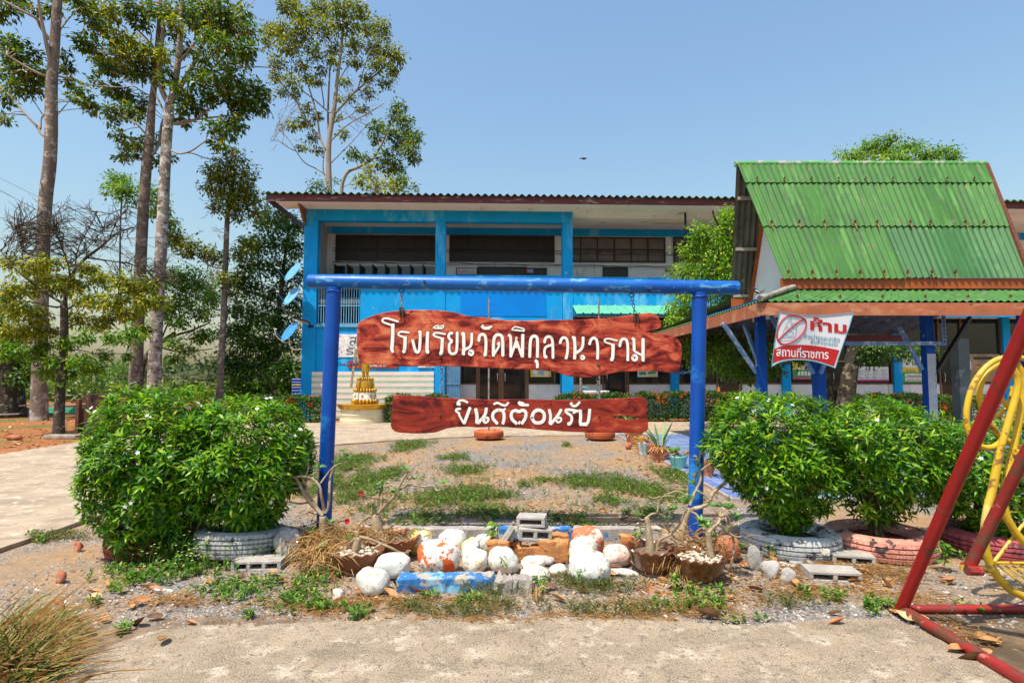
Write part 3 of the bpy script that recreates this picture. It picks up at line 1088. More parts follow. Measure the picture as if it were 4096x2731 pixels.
# lower skirt roof
EX0, EX1, EY0, EY1, EZ = 3.86, 10.9, 8.80, 15.6, 2.77
DS, HZ = 1.46, .45
f0, f1, f2, f3 = (EX0, EY0, EZ), (EX1, EY0, EZ), (EX1, EY0 + DS, EZ + HZ), (EX0 + DS, EY0 + DS, EZ + HZ)
corrug('skirt_sheet', f0, f1, f2, f3, M_roofg, 0, .015)
corrug('skirt_underside', (EX0, EY0 + .02, EZ - .03), (EX1, EY0 + .02, EZ - .03), (EX1, EY0 + DS, EZ + HZ - .03), (EX0 + DS, EY0 + DS, EZ + HZ - .03), M_under, 0, .015)
corrug('skirt_sheet', (EX0, EY1, EZ), (EX0, EY0, EZ), (EX0 + DS, EY0 + DS, EZ + HZ), (EX0 + DS, EY1 - DS, EZ + HZ), M_roofg, 0, .015)
corrug('skirt_underside', (EX0 + .02, EY1, EZ - .03), (EX0 + .02, EY0, EZ - .03), (EX0 + DS, EY0 + DS, EZ + HZ - .03), (EX0 + DS, EY1 - DS, EZ + HZ - .03), M_under, 0, .015)
corrug('skirt_sheet', (EX1, EY1, EZ), (EX0, EY1, EZ), (EX0 + DS, EY1 - DS - 1.0, EZ + HZ + .3), (EX1, EY1 - DS - 1.0, EZ + HZ + .3), M_under, 0, .015)
corrug('skirt_sheet', (EX1, EY1 - DS - 1.02, EZ + HZ + .32), (EX0 + DS, EY1 - DS - 1.02, EZ + HZ + .32), (EX0 + DS, YB - .2, ZE + .0), (EX1, YB - .2, ZE + .0), M_under, 0, .015)
mb = MB()
mb.box((EX0 - .0, EY0 - .005, 2.545), (7.4, EY0 + .03, 2.742))
mb.box((7.403, EY0 - .004, 2.545), (EX1, EY0 + .03, 2.742))
mb.build('fascia', M_fasc, pav, bevel=.003)
mb = MB()
mb.box((EX0 - .03, EY0 + .0, 2.53), (EX0 - .002, 12.1, 2.742))
mb.box((EX0 - .03, 12.103, 2.53), (EX0 - .002, EY1, 2.742))
mb.build('fascia', M_fasc, pav, bevel=.003)
mb = MB()
mb.box((EX0, EY1 - .03, 2.53), (EX1, EY1, 2.742))
mb.build('fascia', mat('dull red fascia', (.22, .045, .03), rough=.7), pav)
# hip cap of mortar
mb = MB()
a, b = Vector((EX0 - .02, EY0 - .04, EZ + .03)), Vector((EX0 + DS - .1, EY0 + DS - .1, EZ + HZ + .04))
rr = random.Random(3)
pts = [a.lerp(b, i / 11) + Vector((0, 0, rr.gauss(0, .006))) for i in range(12)]
mb.tube(pts, [.038 + rr.random() * .016 for _ in pts], 10)
mb.build('hip_cap', M_gcon, pav, smooth=60)
# bolts
bp_ = []
for k in range(9): bp_.append((up(.05 + .108 * k, 0, .16) + Vector((0, -.07, .03))))
for k in range(9): bp_.append((up(.04 + .108 * k + .02 * math.sin(k * 3), 0, .545) + Vector((0, -.05, .02))))
for k in range(8): bp_.append((up(.03 + .095 * k, 0, .955) + Vector((0, -.03, .015))))
for k in range(9): bp_.append(Vector((4.55 + .68 * k, EY0 + .22, EZ + .10)))
for p in bp_:
    mb = MB()
    mb.tube([p, p + Vector((0, -.025, .03))], .011, 6)
    mb.tube([p + Vector((0, .0, .0)), p + Vector((0, -.006, .006))], .026, 8)
    mb.build('roof_bolt', M_rust, pav)
# rust tears under the bolts
mb = MB()
for p in bp_[9:26]:
    q = .10 + .08 * ((p.x * 7.3) % 1)
    sl_ = (up(0, 0, 1) - up(0, 0, 0)).normalized()
    d = Vector((0, sl_.y, sl_.z)).normalized()
    nn = Vector((0, d.z, -d.y))
    if nn.y > 0: nn = -nn
    c = p + nn * -.008
    mb.add([c + Vector((-.018, 0, 0)), c + Vector((.018, 0, 0)), c + d * q + Vector((.006, 0, 0)), c + d * q + Vector((-.006, 0, 0))], [(0, 1, 2, 3)])
mb.build('rust_stain', mat('rust stain', (.30, .17, .04), (.20, .09, .02), scale=15, rough=.8), pav, fix=False)
# posts, beams, braces
M_mix = mat('whitewashed post face', (.42, .42, .43), (.34, .34, .35), scale=5, rough=.8, wear=(((.20, .21, .23), 8, .62, .7),))
def post(x, y, w=.145, top=2.78, z0=.058):
    m2 = MB()
    m2.box((x - w / 2, y - w / 2, z0), (x + w / 2, y + w / 2, top))
    return m2.build('post', M_post, pav, bevel=.008)
FY = 9.6
post(4.20, FY)
post(5.22, FY + .1, .165)
p3 = post(7.02, FY, .145)
m2 = MB()
m2.box((7.02 - .068, FY - .077, .55), (7.090, FY - .0735, 1.98))
m2.build('whitewash', M_mix, p3)
post(8.72, FY, .20)
post(6.52, 14.9); post(8.02, 14.9); post(10.85, 14.9); post(10.4, FY)
mb = MB()
mb.box((4.1, FY - .05, 2.785), (10.6, FY + .05, 2.90))
mb.box((4.15, FY + .06, 2.785), (4.25, 13.0, 2.90))
mb.build('tie_beam', M_post, pav)
def brace(p, q, m=M_steelb, w=.055):
    m2 = MB()
    m2.bar(p, q, w, w)
    m2.build('brace', m, pav)
for (a, b, c, d), y in (((2892, 1292, 3026, 1490), FY - .3), ((2978, 1302, 3034, 1450), FY + .3), ((3596, 1306, 3688, 1478), FY), ((3084, 1262, 3120, 1330), FY)):
    brace(P(a, b, y), P(c, d, FY))
brace(P(3880, 1270, FY + .6), P(3745, 1488, FY), M_dark, .06)
brace(P(3228, 1450, FY - .1), P(3252, 1492, FY - .02), M_steelb, .05)
brace(P(3300, 1452, FY - .1), P(3282, 1492, FY - .02), M_steelb, .05)
mb = MB()
a, b = P(3380, 1374, 9.44), P(3783, 1372, 9.44)
mb.box((a.x, 9.42, a.z - .03), (b.x, 9.46, a.z + .035))
mb.build('rail', M_steelb, pav)
mb = MB()
a, b = P(3771, 1250, 9.40), P(3771, 1374, 9.40)
mb.box((a.x - .035, 9.39, b.z), (a.x + .035, 9.396, a.z))
hang = mb.build('slotted_angle', M_steelb, pav)
mb = MB()
for k in range(8):
    z = b.z + (a.z - b.z) * (k + .5) / 8
    mb.box((a.x - .012, 9.386, z - .016), (a.x + .012, 9.3895, z + .016))
mb.build('slot', M_black, hang)
# concrete post standing free behind
mb = MB()
a = P(3838, 1356, 11.5)
mb.box((a.x - .115, 11.4, .058), (a.x + .115, 11.62, a.z))
tag(mb.build('concrete_post', mat('mossy grey concrete', (.20, .25, .22), (.15, .18, .16), scale=2, rough=.9, wear=(((.33, .34, .32), 4, .6, .7),)), bevel=.01),
    'bare grey green concrete post standing free inside the pavilion', 'post')

# ------------------------------------------------------------------ banner
BY = 8.70
def bp(x, y, off=0.0):
    "banner point from the close view of the photograph (3.2 px per photo px)"
    px, py = 3050 + x / 3.2, 1220 + y / 3.2
    s = (x - 120) / 1045
    yy = BY + .07 * math.sin(s * 3.1) * ((y - 80) / 720) - .02 * math.sin(s * 9)
    return P(px, py, yy - off)
def edge(t, pts):
    q = t * (len(pts) - 1)
    i = min(int(q), len(pts) - 2)
    f = q - i
    return (pts[i][0] * (1 - f) + pts[i + 1][0] * f, pts[i][1] * (1 - f) + pts[i + 1][1] * f)
TOP = [(222, 85), (330, 105), (440, 122), (560, 133), (700, 136), (820, 133), (940, 122), (1060, 108), (1165, 100)]
BOT = [(118, 788), (200, 735), (290, 712), (400, 700), (520, 702), (620, 712), (720, 735), (830, 768), (932, 806)]
LEF = [(222, 85), (190, 250), (165, 420), (140, 600), (118, 788)]
RIG = [(1165, 100), (1110, 280), (1050, 450), (990, 620), (932, 806)]
def coons(s, t):
    a, b, c, d = edge(s, TOP), edge(s, BOT), edge(t, LEF), edge(t, RIG)
    q = []
    for i in (0, 1):
        bil = (TOP[0][i] * (1 - s) + TOP[-1][i] * s) * (1 - t) + (BOT[0][i] * (1 - s) + BOT[-1][i] * s) * t
        q.append(a[i] * (1 - t) + b[i] * t + c[i] * (1 - s) + d[i] * s - bil)
    return q
ban = empty('banner', P(3235, 1262, BY), 'white and red cloth banner forbidding sale of goods, hung under the pavilion eave', 'banner')
M_cloth = mat('white banner vinyl', (.66, .65, .68), (.60, .59, .62), scale=3, rough=.5)
M_bred = mat('banner red', (.46, .010, .012), (.40, .008, .012), scale=4, rough=.45)
M_bteal = mat('banner teal', (.10, .32, .40), rough=.5)
mb = MB()
mb.grid(lambda s, t: bp(*coons(s, t)), 26, 18)
mb.build('cloth', M_cloth, ban, smooth=180, fix=False)
mb = MB()
RT = [(148, 562), (230, 530), (320, 513), (440, 509), (560, 510), (680, 522), (800, 540), (900, 560), (984, 578)]
RB = [(130, 748), (200, 715), (290, 694), (400, 684), (520, 686), (620, 696), (720, 718), (830, 752), (915, 782)]
mb.grid(lambda s, t: bp(*[edge(s, RT)[i] * (1 - t) + edge(s, RB)[i] * t for i in (0, 1)], .004), 26, 8)
mb.build('red_band', M_bred, ban, smooth=180, fix=False)
def ink(name, lines_, r, m, off=.006):
    g = MB()
    for l in lines_:
        g.tube([bp(x, y, off) for x, y in l], r, 5)
    g.build(name, m, ban)
ink('border', [[edge(i / 30, TOP) for i in range(31)], [edge(i / 30, BOT) for i in range(31)], [edge(i / 20, LEF) for i in range(21)], [edge(i / 20, RIG) for i in range(21)]], .006, M_bteal)
circ = [(185, 400), (190, 320), (230, 220), (290, 145), (340, 128), (420, 140), (480, 150), (545, 180), (562, 220), (555, 290), (520, 360), (460, 420), (390, 470), (320, 495), (260, 503), (215, 475), (190, 435), (185, 400)]
ink('prohibition_ring', [[(q.x, q.y) for q in chaikin([(x, y, 0) for x, y in circ], 2)], [(205, 445), (270, 375), (340, 310), (410, 250), (480, 203), (550, 186)]], .0105, M_bred)
ink('bottle_drawing', [[(275, 300), (255, 380), (220, 460), (410, 445), (440, 290)],
                       [(275, 300), (300, 295), (310, 305), (330, 292), (345, 303), (365, 285), (390, 297), (410, 285), (425, 297), (440, 290)],
                       [(290, 300), (305, 240), (330, 205), (340, 155), (375, 153), (365, 205), (365, 250), (360, 295)], [(328, 205), (366, 205)], [(334, 175), (370, 175)],
                       [(370, 245), (385, 222), (440, 220), (435, 290)], [(370, 245), (420, 248), (440, 220)], [(245, 415), (408, 408)], [(300, 272), (330, 266)],
                       [(340 + 57 * math.cos(a * .3927), 357 + 28 * math.sin(a * .3927)) for a in range(17)]], .0018, M_bteal)
def btext(body, x0, x1, yc, h, slope, m, offset):
    me = text_mesh(body, ((x1 - x0), h), offset=offset)
    mapverts(me, lambda x, y, z: bp((x0 + x1) / 2 + x, yc - y + slope * x, .007))
    link('lettering', me, m, ban)
btext('ห้าม', 612, 1078, 258, 172, .115, M_bred, .035)
btext('จำหน่ายและสาธิต', 530, 988, 416, 68, .105, M_bteal, .014)
btext('สินค้าทุกชนิด', 614, 964, 489, 72, .11, M_bteal, .014)
btext('สถานที่ราชการ', 178, 845, 606, 132, .06, mat('white print', (.8, .8, .8), rough=.5), .012)

# ------------------------------------------------------------------ two birds
M_bb = mat('black feathers', (.012, .012, .016), rough=.5)
M_bw = mat('white feathers', (.75, .74, .72), rough=.7)
mb = MB()
Yb_ = 8.72
C = lambda x, y, d=0: P(2850 + x / 4.976, 1120 + y / 4.976, Yb_ + d)
bird = empty('bird', C(890, 300), 'small black and white bird standing on the mortar hip of the pavilion roof', 'bird')
px_ = 1 / 4.976 * Yb_ / FPX
mb.tube([C(785, 160), C(812, 160), C(830, 170), C(845, 185), C(870, 215), C(905, 240), C(945, 250), C(965, 243), C(1000, 220), C(1046, 192)],
        [2 * px_, 6 * px_, 22 * px_, 24 * px_, 38 * px_, 36 * px_, 22 * px_, 11 * px_, 11 * px_, 7 * px_], 10)
mb.build('body', M_bb, bird, smooth=80)
mb = MB()
mb.ball(C(880, 232), (34 * px_, 33 * px_, 18 * px_), 10, 7)
mb.build('belly', M_bw, bird, smooth=80)
for d in (-1, 1):
    mb = MB()
    mb.tube([C(850, 205, d * 36 * px_), C(885, 215, d * 40 * px_), C(925, 238, d * 36 * px_), C(958, 258, d * 22 * px_)], [6 * px_, 13 * px_, 12 * px_, 3 * px_], 8)
    mb.build('wing', M_bw, bird, smooth=80)
    mb = MB()
    mb.tube([C(890, 258, d * 8 * px_), C(888, 278, d * 10 * px_), C(862, 305, d * 12 * px_)], 4 * px_, 5)
    mb.build('leg', M_bb, bird)
mb = MB()
Yf = 16.0
C2 = lambda x, y, d=0: P(2250 + x / 6.72, 580 + y / 6.72, Yf + d)
q = 1 / 6.72 * Yf / FPX
fb = empty('bird', C2(580, 372), 'small dark bird flying in the open sky above the school roof', 'bird')
mb.tube([C2(520, 378), C2(545, 382), C2(575, 384), C2(610, 378), C2(650, 358), C2(700, 352)], [3 * q, 14 * q, 19 * q, 15 * q, 7 * q, 2 * q], 8)
mb.build('body', mat('tawny feathers', (.16, .10, .03), (.03, .02, .02), scale=40, rough=.6), fb, smooth=80)
for s in (-1, 1):
    mb = MB()
    a = C2(585, 365, s * .01)
    mb.add([C2(545, 368), C2(640, 352), C2(560, 345, s * .10), C2(440, 368, s * .17), C2(520, 372, s * .08)], [(0, 1, 2, 4), (4, 2, 3)])
    o = mb.build('wing', M_bb, fb, fix=False)
    sm = o.modifiers.new('thickness', 'SOLIDIFY'); sm.thickness = .006
# ------------------------------------------------------------------ blue pipe frame with hanging signs
GY = 5.75
M_pipe = mat('cobalt gloss paint', (.001, .072, .38), (.001, .056, .32), scale=2.5, rough=.38, spec=.35, bump=.0016, bscale=26,
             wear=(((.02, .20, .52), 1.8, .62, .74, (.5, 1, 1)),), rvar=.08)
M_pipet = mat('faded cobalt paint', (.005, .13, .46), (.003, .08, .38), scale=3, rough=.4, spec=.35, bump=.0014, bscale=26, stretch=(.4, 1, 1),
              wear=(((.12, .32, .52), 13, .60, .72, (.5, 1, 1)), ((.02, .02, .03), 5, .74, .76)))
gate = empty('sign_gate', (0, GY, 0), 'big cobalt blue steel pipe frame carrying the two wooden signs', 'frame')
a, b = P(1236, 1125, GY), P(2951, 1152, GY)
mb = MB()
def bm_(s, r): return a.lerp(b, s)
mb.tube([a + Vector((-.006, 0, 0)), a, a + Vector((.006, 0, 0))] + [a.lerp(b, i / 12) for i in range(1, 12)] + [b + Vector((-.006, 0, 0)), b, b + Vector((.006, 0, 0))],
        [.064, .069, .071] + [.071] * 11 + [.071, .069, .064], 32)
beam = mb.build('beam', M_pipet, gate, smooth=40)
mb = MB()
for x, dy in ((1445, 8), (1635, 4), (1920, 10), (2500, 14), (2690, 12), (2885, 6), (2928, -8)):
    t = (x - 1236) / 1715
    c = a.lerp(b, t) + Vector((0, -.068, -.018 * dy / 10))
    mb.ball(c, (.011, .008, .011), 8, 6)
mb.build('weld_bead', M_pipe, beam, smooth=80)
for (x0, y0, x1, y1) in ((1335, 1150, 1294, 2140), (2799, 1170, 2779, 2165)):
    t, c = P(x0, y0, GY), P(x1, y1, GY)
    c = t + (c - t) * ((t.z + .02) / (t.z - c.z))
    mb = MB()
    mb.tube([t + (c - t) * (i / 16) for i in range(17)], .0725, 28)
    po = mb.build('post', M_pipe, gate, smooth=40)
    mb = MB()
    rr = random.Random(int(x0))
    pts = []
    for k in range(19):
        an = math.pi * 2 * k / 18
        pts.append(t + Vector((math.cos(an) * .0745, math.sin(an) * .0745, -.047 + .012 * rr.random() - .014 * abs(math.cos(an)))))
    mb.tube(pts, [.007 + rr.random() * .005 for _ in pts], 6)
    mb.build('weld', M_pipe, po, smooth=80)

# wood
def woodmat(name, warm):
    m = bpy.data.materials.new(name)
    m.use_nodes = True
    N, L = m.node_tree.nodes, m.node_tree.links
    b_ = N['Principled BSDF']
    b_.inputs['Roughness'].default_value = .55
    b_.inputs['Specular IOR Level'].default_value = .2
    tc = N.new('ShaderNodeTexCoord')
    def nz(sc, st, det=8, rg=.65, dis=0):
        mp = N.new('ShaderNodeMapping')
        mp.inputs['Scale'].default_value = st
        L.new(tc.outputs['Object'], mp.inputs['Vector'])
        n = N.new('ShaderNodeTexNoise')
        n.inputs['Scale'].default_value = sc
        n.inputs['Detail'].default_value = det
        n.inputs['Roughness'].default_value = rg
        n.inputs['Distortion'].default_value = dis
        L.new(mp.outputs['Vector'], n.inputs['Vector'])
        return n.outputs['Fac']
    r = N.new('ShaderNodeValToRGB')
    stops = [(0, (.030, .004, .004)), (.38, (.10, .010, .008)), (.5, (.22, .024, .015)), (.6, (.37, .045, .027) if warm else (.24, .024, .013)), (.78, (.54, .125, .058) if warm else (.34, .042, .02)), (1, (.6, .22, .09))]
    while len(r.color_ramp.elements) < len(stops): r.color_ramp.elements.new(.5)
    for e_, (p, c) in zip(r.color_ramp.elements, stops):
        e_.position = p
        e_.color = rgb(c)
    ad = N.new('ShaderNodeMath'); ad.operation = 'MULTIPLY_ADD'
    L.new(nz(3.4, (.8, 1, 1.5), 6, .62, 1.6), ad.inputs[0]); ad.inputs[1].default_value = 1.9
    a2 = N.new('ShaderNodeMath'); a2.operation = 'MULTIPLY_ADD'
    L.new(nz(9, (.22, 1, 2.6), 10, .7, .5), a2.inputs[0]); a2.inputs[1].default_value = .6
    L.new(ad.outputs[0], a2.inputs[2])
    ad.inputs[2].default_value = -.69
    L.new(a2.outputs[0], r.inputs['Fac'])
    mp = N.new('ShaderNodeMapping'); mp.inputs['Scale'].default_value = (1, .3, 2.6)
    nv_ = N.new('ShaderNodeTexNoise'); nv_.inputs['Scale'].default_value = 5; nv_.inputs['Detail'].default_value = 6
    L.new(tc.outputs['Object'], nv_.inputs['Vector'])
    av = N.new('ShaderNodeMix'); av.data_type = 'RGBA'; av.inputs['Factor'].default_value = .12
    L.new(tc.outputs['Object'], av.inputs[6]); L.new(nv_.outputs['Color'], av.inputs[7])
    L.new(av.outputs[2], mp.inputs['Vector'])
    vo = N.new('ShaderNodeTexVoronoi'); vo.feature = 'DISTANCE_TO_EDGE'; vo.inputs['Scale'].default_value = 4.2
    L.new(mp.outputs['Vector'], vo.inputs['Vector'])
    lt = N.new('ShaderNodeMapRange'); lt.inputs['From Min'].default_value = .004; lt.inputs['From Max'].default_value = .014; lt.inputs['To Min'].default_value = .9; lt.inputs['To Max'].default_value = 0
    L.new(vo.outputs['Distance'], lt.inputs['Value'])
    mk = N.new('ShaderNodeMapRange'); mk.inputs['From Min'].default_value = .5; mk.inputs['From Max'].default_value = .58
    L.new(nz(2.2, (1, 1, 1), 4), mk.inputs['Value'])
    mm = N.new('ShaderNodeMath'); mm.operation = 'MULTIPLY'
    L.new(lt.outputs[0], mm.inputs[0]); L.new(mk.outputs[0], mm.inputs[1])
    cx = N.new('ShaderNodeMix'); cx.data_type = 'RGBA'; cx.inputs[7].default_value = (.018, .005, .004, 1)
    L.new(mm.outputs[0], cx.inputs['Factor']); L.new(r.outputs['Color'], cx.inputs[6])
    L.new(cx.outputs[2], b_.inputs['Base Color'])
    bp2 = N.new('ShaderNodeBump')
    bp2.inputs['Distance'].default_value = .004
    L.new(nz(22, (.12, 1, 1.6), 10, .7, .3), bp2.inputs['Height'])
    L.new(bp2.outputs['Normal'], b_.inputs['Normal'])
    return m
M_wood1, M_wood2 = woodmat('red stained wood', True), woodmat('dark red stained wood', False)
M_letter = mat('white sign paint', (.82, .79, .74), (.76, .72, .66), scale=6, rough=.5, wear=(((.45, .25, .16), 16, .70, .75),))

def U(x, y): return 1100 + x / 1.47, 1200 + y / 1.47        # coordinates of the 1.47x view
def plane(x, y, Y=GY):
    p = P(x, y, Y)
    return p.x, p.z
def organic(pts, it=2): return [(q.x, q.y) for q in chaikin([(x, y, 0) for x, y in pts + pts[:1]], it)][:-1]
O1 = [(487, 250), (489, 150), (503, 132), (540, 110), (615, 85), (720, 65), (860, 62), (1000, 68), (1090, 85), (1140, 102), (1220, 105), (1300, 120), (1450, 128), (1600, 122), (1800, 118), (1960, 112),
      (2120, 88), (2190, 78), (2240, 88), (2262, 130), (2268, 160), (2230, 175), (2190, 181), (2182, 190), (2215, 200), (2290, 205), (2336, 220), (2374, 240), (2386, 285), (2386, 350), (2370, 412), (2348, 427),
      (2260, 416), (2150, 412), (2000, 420), (1940, 438), (1850, 452), (1790, 452), (1730, 445), (1660, 422), (1600, 410), (1480, 404), (1300, 398), (1100, 387), (980, 384), (860, 385), (750, 388), (650, 378), (545, 376), (512, 364), (494, 325)]
O2 = [(700, 560), (860, 565), (920, 572), (1040, 580), (1200, 586), (1300, 588), (1450, 585), (1650, 590), (1800, 590), (2000, 582), (2100, 576), (2181, 570), (2183, 650), (2185, 690), (2191, 775), (2100, 778), (2050, 775), (1900, 775),
      (1750, 770), (1600, 760), (1500, 752), (1400, 745), (1330, 738), (1200, 745), (1130, 738), (1040, 742), (990, 756), (940, 776), (820, 780), (685, 772), (690, 680)]
H2 = [(1968, 684), (2000, 676), (2080, 678), (2142, 690), (2142, 703), (2060, 705), (2000, 697)]
def board(name, outs, mt, root, th, jit):
    rr = random.Random(len(outs[0]))
    sp = []
    for o in outs:
        pts = []
        q = organic(o, 2)
        for x, y in q:
            pts.append(plane(*U(x + rr.gauss(0, jit), y + rr.gauss(0, jit))))
        sp.append(pts)
    me = curve_mesh(name, sp, th / 2 - .006, .006, res=2)
    mapverts(me, lambda x, y, z: Vector((x, GY - z, y)))
    bm = bmesh.new(); bm.from_mesh(me)
    bmesh.ops.recalc_face_normals(bm, faces=bm.faces)
    bm.to_mesh(me); bm.free()
    o = link(name, me, mt, root, smooth=35)
    return o
s1 = empty('hanging_sign', P(2048, 1410, GY), 'large upper live edge wooden sign with big white Thai letters', 'sign')
board('board', [O1], M_wood1, s1, .055, .6)
s2 = empty('hanging_sign', P(2048, 1660, GY), 'smaller lower dark red plank sign with white Thai welcome', 'sign')
board('board', [O2, H2], M_wood2, s2, .045, .5)

def strokes(name, polys, conv, root, Y, scale, mt, grow=0, dp=.0040):
    "polys: list of (width, points[, closed]) painted letter strokes, raised and rounded"
    g = MB()
    for k, q in enumerate(polys):
        w, pts = q[0], q[1]
        if len(q) > 2: pts = pts + pts[:1]
        pp = []
        for x, y in pts:
            a_, z_ = plane(*conv(x, y), Y)
            pp.append(Vector((a_, 0, z_)))
        if q[0] and not (len(q) > 3): pp = chaikin(pp, 2)
        r = (w + grow) / 2 * scale
        # flat ribbon with rounded shoulders and round ends
        n = len(pp)
        ring = 10
        g2 = MB()
        d0, d1 = (pp[1] - pp[0]).normalized(), (pp[-1] - pp[-2]).normalized()
        full = [pp[0] - d0 * r * .55, pp[0] - d0 * r * .3] + pp + [pp[-1] + d1 * r * .3, pp[-1] + d1 * r * .55]
        rad = [r * .55, r * .84] + [r] * n + [r * .84, r * .55]
        for i, p in enumerate(full):
            t = (full[min(i + 1, len(full) - 1)] - full[max(i - 1, 0)]).normalized()
            s_ = Vector((t.z, 0, -t.x))
            for j in range(ring):
                an = 2 * math.pi * j / ring
                ca, sa = math.cos(an), math.sin(an)
                ca = math.copysign(abs(ca) ** .5, ca)
                g2.v.append(p + s_ * (ca * rad[i]) + Vector((0, -(dp + k % 5 * .0003) * math.copysign(abs(sa) ** .35, sa), 0)))
        for i in range(len(full) - 1):
            for j in range(ring):
                a_, b2 = i * ring + j, i * ring + (j + 1) % ring
                g2.f.append((a_, b2, b2 + ring, a_ + ring))
        g2.f.append(tuple(range(ring)))
        g2.f.append(tuple((len(full) - 1) * ring + j for j in range(ring)))
        g.add([v + Vector((0, Y, 0)) for v in g2.v], g2.f)
    return g.build(name, mt, root, smooth=60)
# upper lettering: left half traced on a 2.4x view, right half on a 2.24x view
cA = lambda x, y: (1500 + x / 2.4, 1240 + y / 2.4)
cB = lambda x, y: (2020 + x / 2.24, 1260 + y / 2.24)
LA = [(20, [(222, 112), (90, 70), (60, 112), (150, 143)]), (36, [(172, 140), (172, 250), (162, 385)]), (40, [(172, 395), (168, 397)]),
      (20, [(328, 218), (240, 205), (215, 240), (280, 262)]), (36, [(292, 262), (290, 330), (285, 385)]), (36, [(284, 395), (274, 402)]),
      (30, [(362, 290), (385, 390), (405, 412), (428, 395), (434, 300), (436, 215)]), (32, [(436, 215), (424, 212)]),
      (34, [(506, 215), (500, 400)]), (40, [(502, 402), (510, 404)]),
      (20, [(676, 232), (578, 214), (552, 246), (640, 272)]), (34, [(648, 272), (645, 350), (640, 405)]), (34, [(638, 415), (628, 418)]),
      (14, [(556, 176), (588, 148), (640, 158), (662, 142), (656, 182), (556, 174)]), (16, [(600, 168), (648, 176)]),
      (28, [(742, 225), (722, 222), (704, 250), (715, 280), (745, 300), (712, 325), (712, 400), (735, 425), (772, 418), (788, 390), (790, 215)]),
      (34, [(852, 228), (854, 330), (850, 425)]), (34, [(852, 226), (838, 232)]), (28, [(930, 225), (928, 350), (860, 382)]), (24, [(905, 402), (922, 387), (942, 402), (940, 425), (922, 434), (904, 422)], 1),
      (30, [(998, 296), (1002, 250), (1030, 230), (1062, 250), (1068, 330), (1062, 425)]), (36, [(1062, 430), (1052, 432)]),
      (30, [(1026, 158), (1048, 178), (1100, 174)]), (38, [(1030, 158), (1034, 160)]), (22, [(1080, 172), (1120, 160)]),
      (32, [(1138, 438), (1138, 290), (1160, 240), (1205, 238), (1228, 270), (1228, 438)]), (22, [(1140, 430), (1195, 345), (1190, 322)]), (40, [(1184, 322), (1188, 326)])]
LB = [(26, [(40, 180), (54, 200), (52, 372)]), (30, [(42, 182), (36, 188)]), (24, [(54, 365), (100, 240)]), (24, [(106, 240), (150, 365)]), (30, [(160, 178), (156, 372)]), (22, [(100, 290), (102, 200)]),
      (13, [(60, 134), (84, 104), (122, 110), (174, 126), (174, 146), (62, 134)]), (12, [(100, 132), (170, 146)]),
      (28, [(222, 376), (226, 220), (250, 188), (282, 192), (294, 225), (290, 376)]), (28, [(276, 412), (290, 420), (290, 468)]), (34, [(274, 412), (278, 414)]),
      (26, [(354, 246), (362, 206), (396, 190), (424, 212), (430, 300), (430, 384)]), (24, [(426, 268), (372, 280), (352, 310), (356, 376)]), (34, [(364, 376), (370, 378)]),
      (26, [(494, 252), (506, 210), (534, 200), (560, 222), (564, 310), (550, 385)]), (36, [(546, 382), (552, 384)]),
      (30, [(620, 200), (630, 300), (624, 390)]), (30, [(608, 204), (614, 204)]), (26, [(700, 200), (698, 300), (630, 346)]), (20, [(678, 378), (694, 362), (712, 378), (706, 394), (688, 396)], 1),
      (26, [(758, 262), (770, 220), (796, 204), (824, 222), (834, 300), (830, 392)]),
      (16, [(1006, 230), (910, 206), (880, 238), (958, 264)]), (32, [(968, 266), (970, 330), (964, 390)]), (32, [(962, 398), (952, 402)]),
      (26, [(1028, 280), (1036, 232), (1062, 210), (1094, 226), (1102, 300), (1100, 406)]),
      (28, [(1156, 218), (1158, 320)]), (30, [(1142, 216), (1150, 216)]), (32, [(1238, 216), (1238, 408)]), (22, [(1234, 364), (1160, 328), (1154, 300)]), (24, [(1146, 370), (1166, 358), (1184, 376), (1178, 402), (1156, 408), (1140, 392)], 1)]
k1 = GY / FPX
YF = GY - .0285
M_groove = mat('dark brown groove', (.075, .014, .010), (.16, .035, .02), scale=12, rough=.6)  # dark brown band, slightly wider than each letter stroke
strokes('lettering_groove', LA, cA, s1, YF, k1 / 2.4, M_groove, 9, .0016)
strokes('lettering_groove', LB, cB, s1, YF, k1 / 2.24, M_groove, 8, .0016)
strokes('lettering', LA, cA, s1, YF, k1 / 2.4, M_letter)
strokes('lettering', LB, cB, s1, YF, k1 / 2.24, M_letter)
cC = lambda x, y: (1780 + x / 2.1, 1580 + y / 2.1)
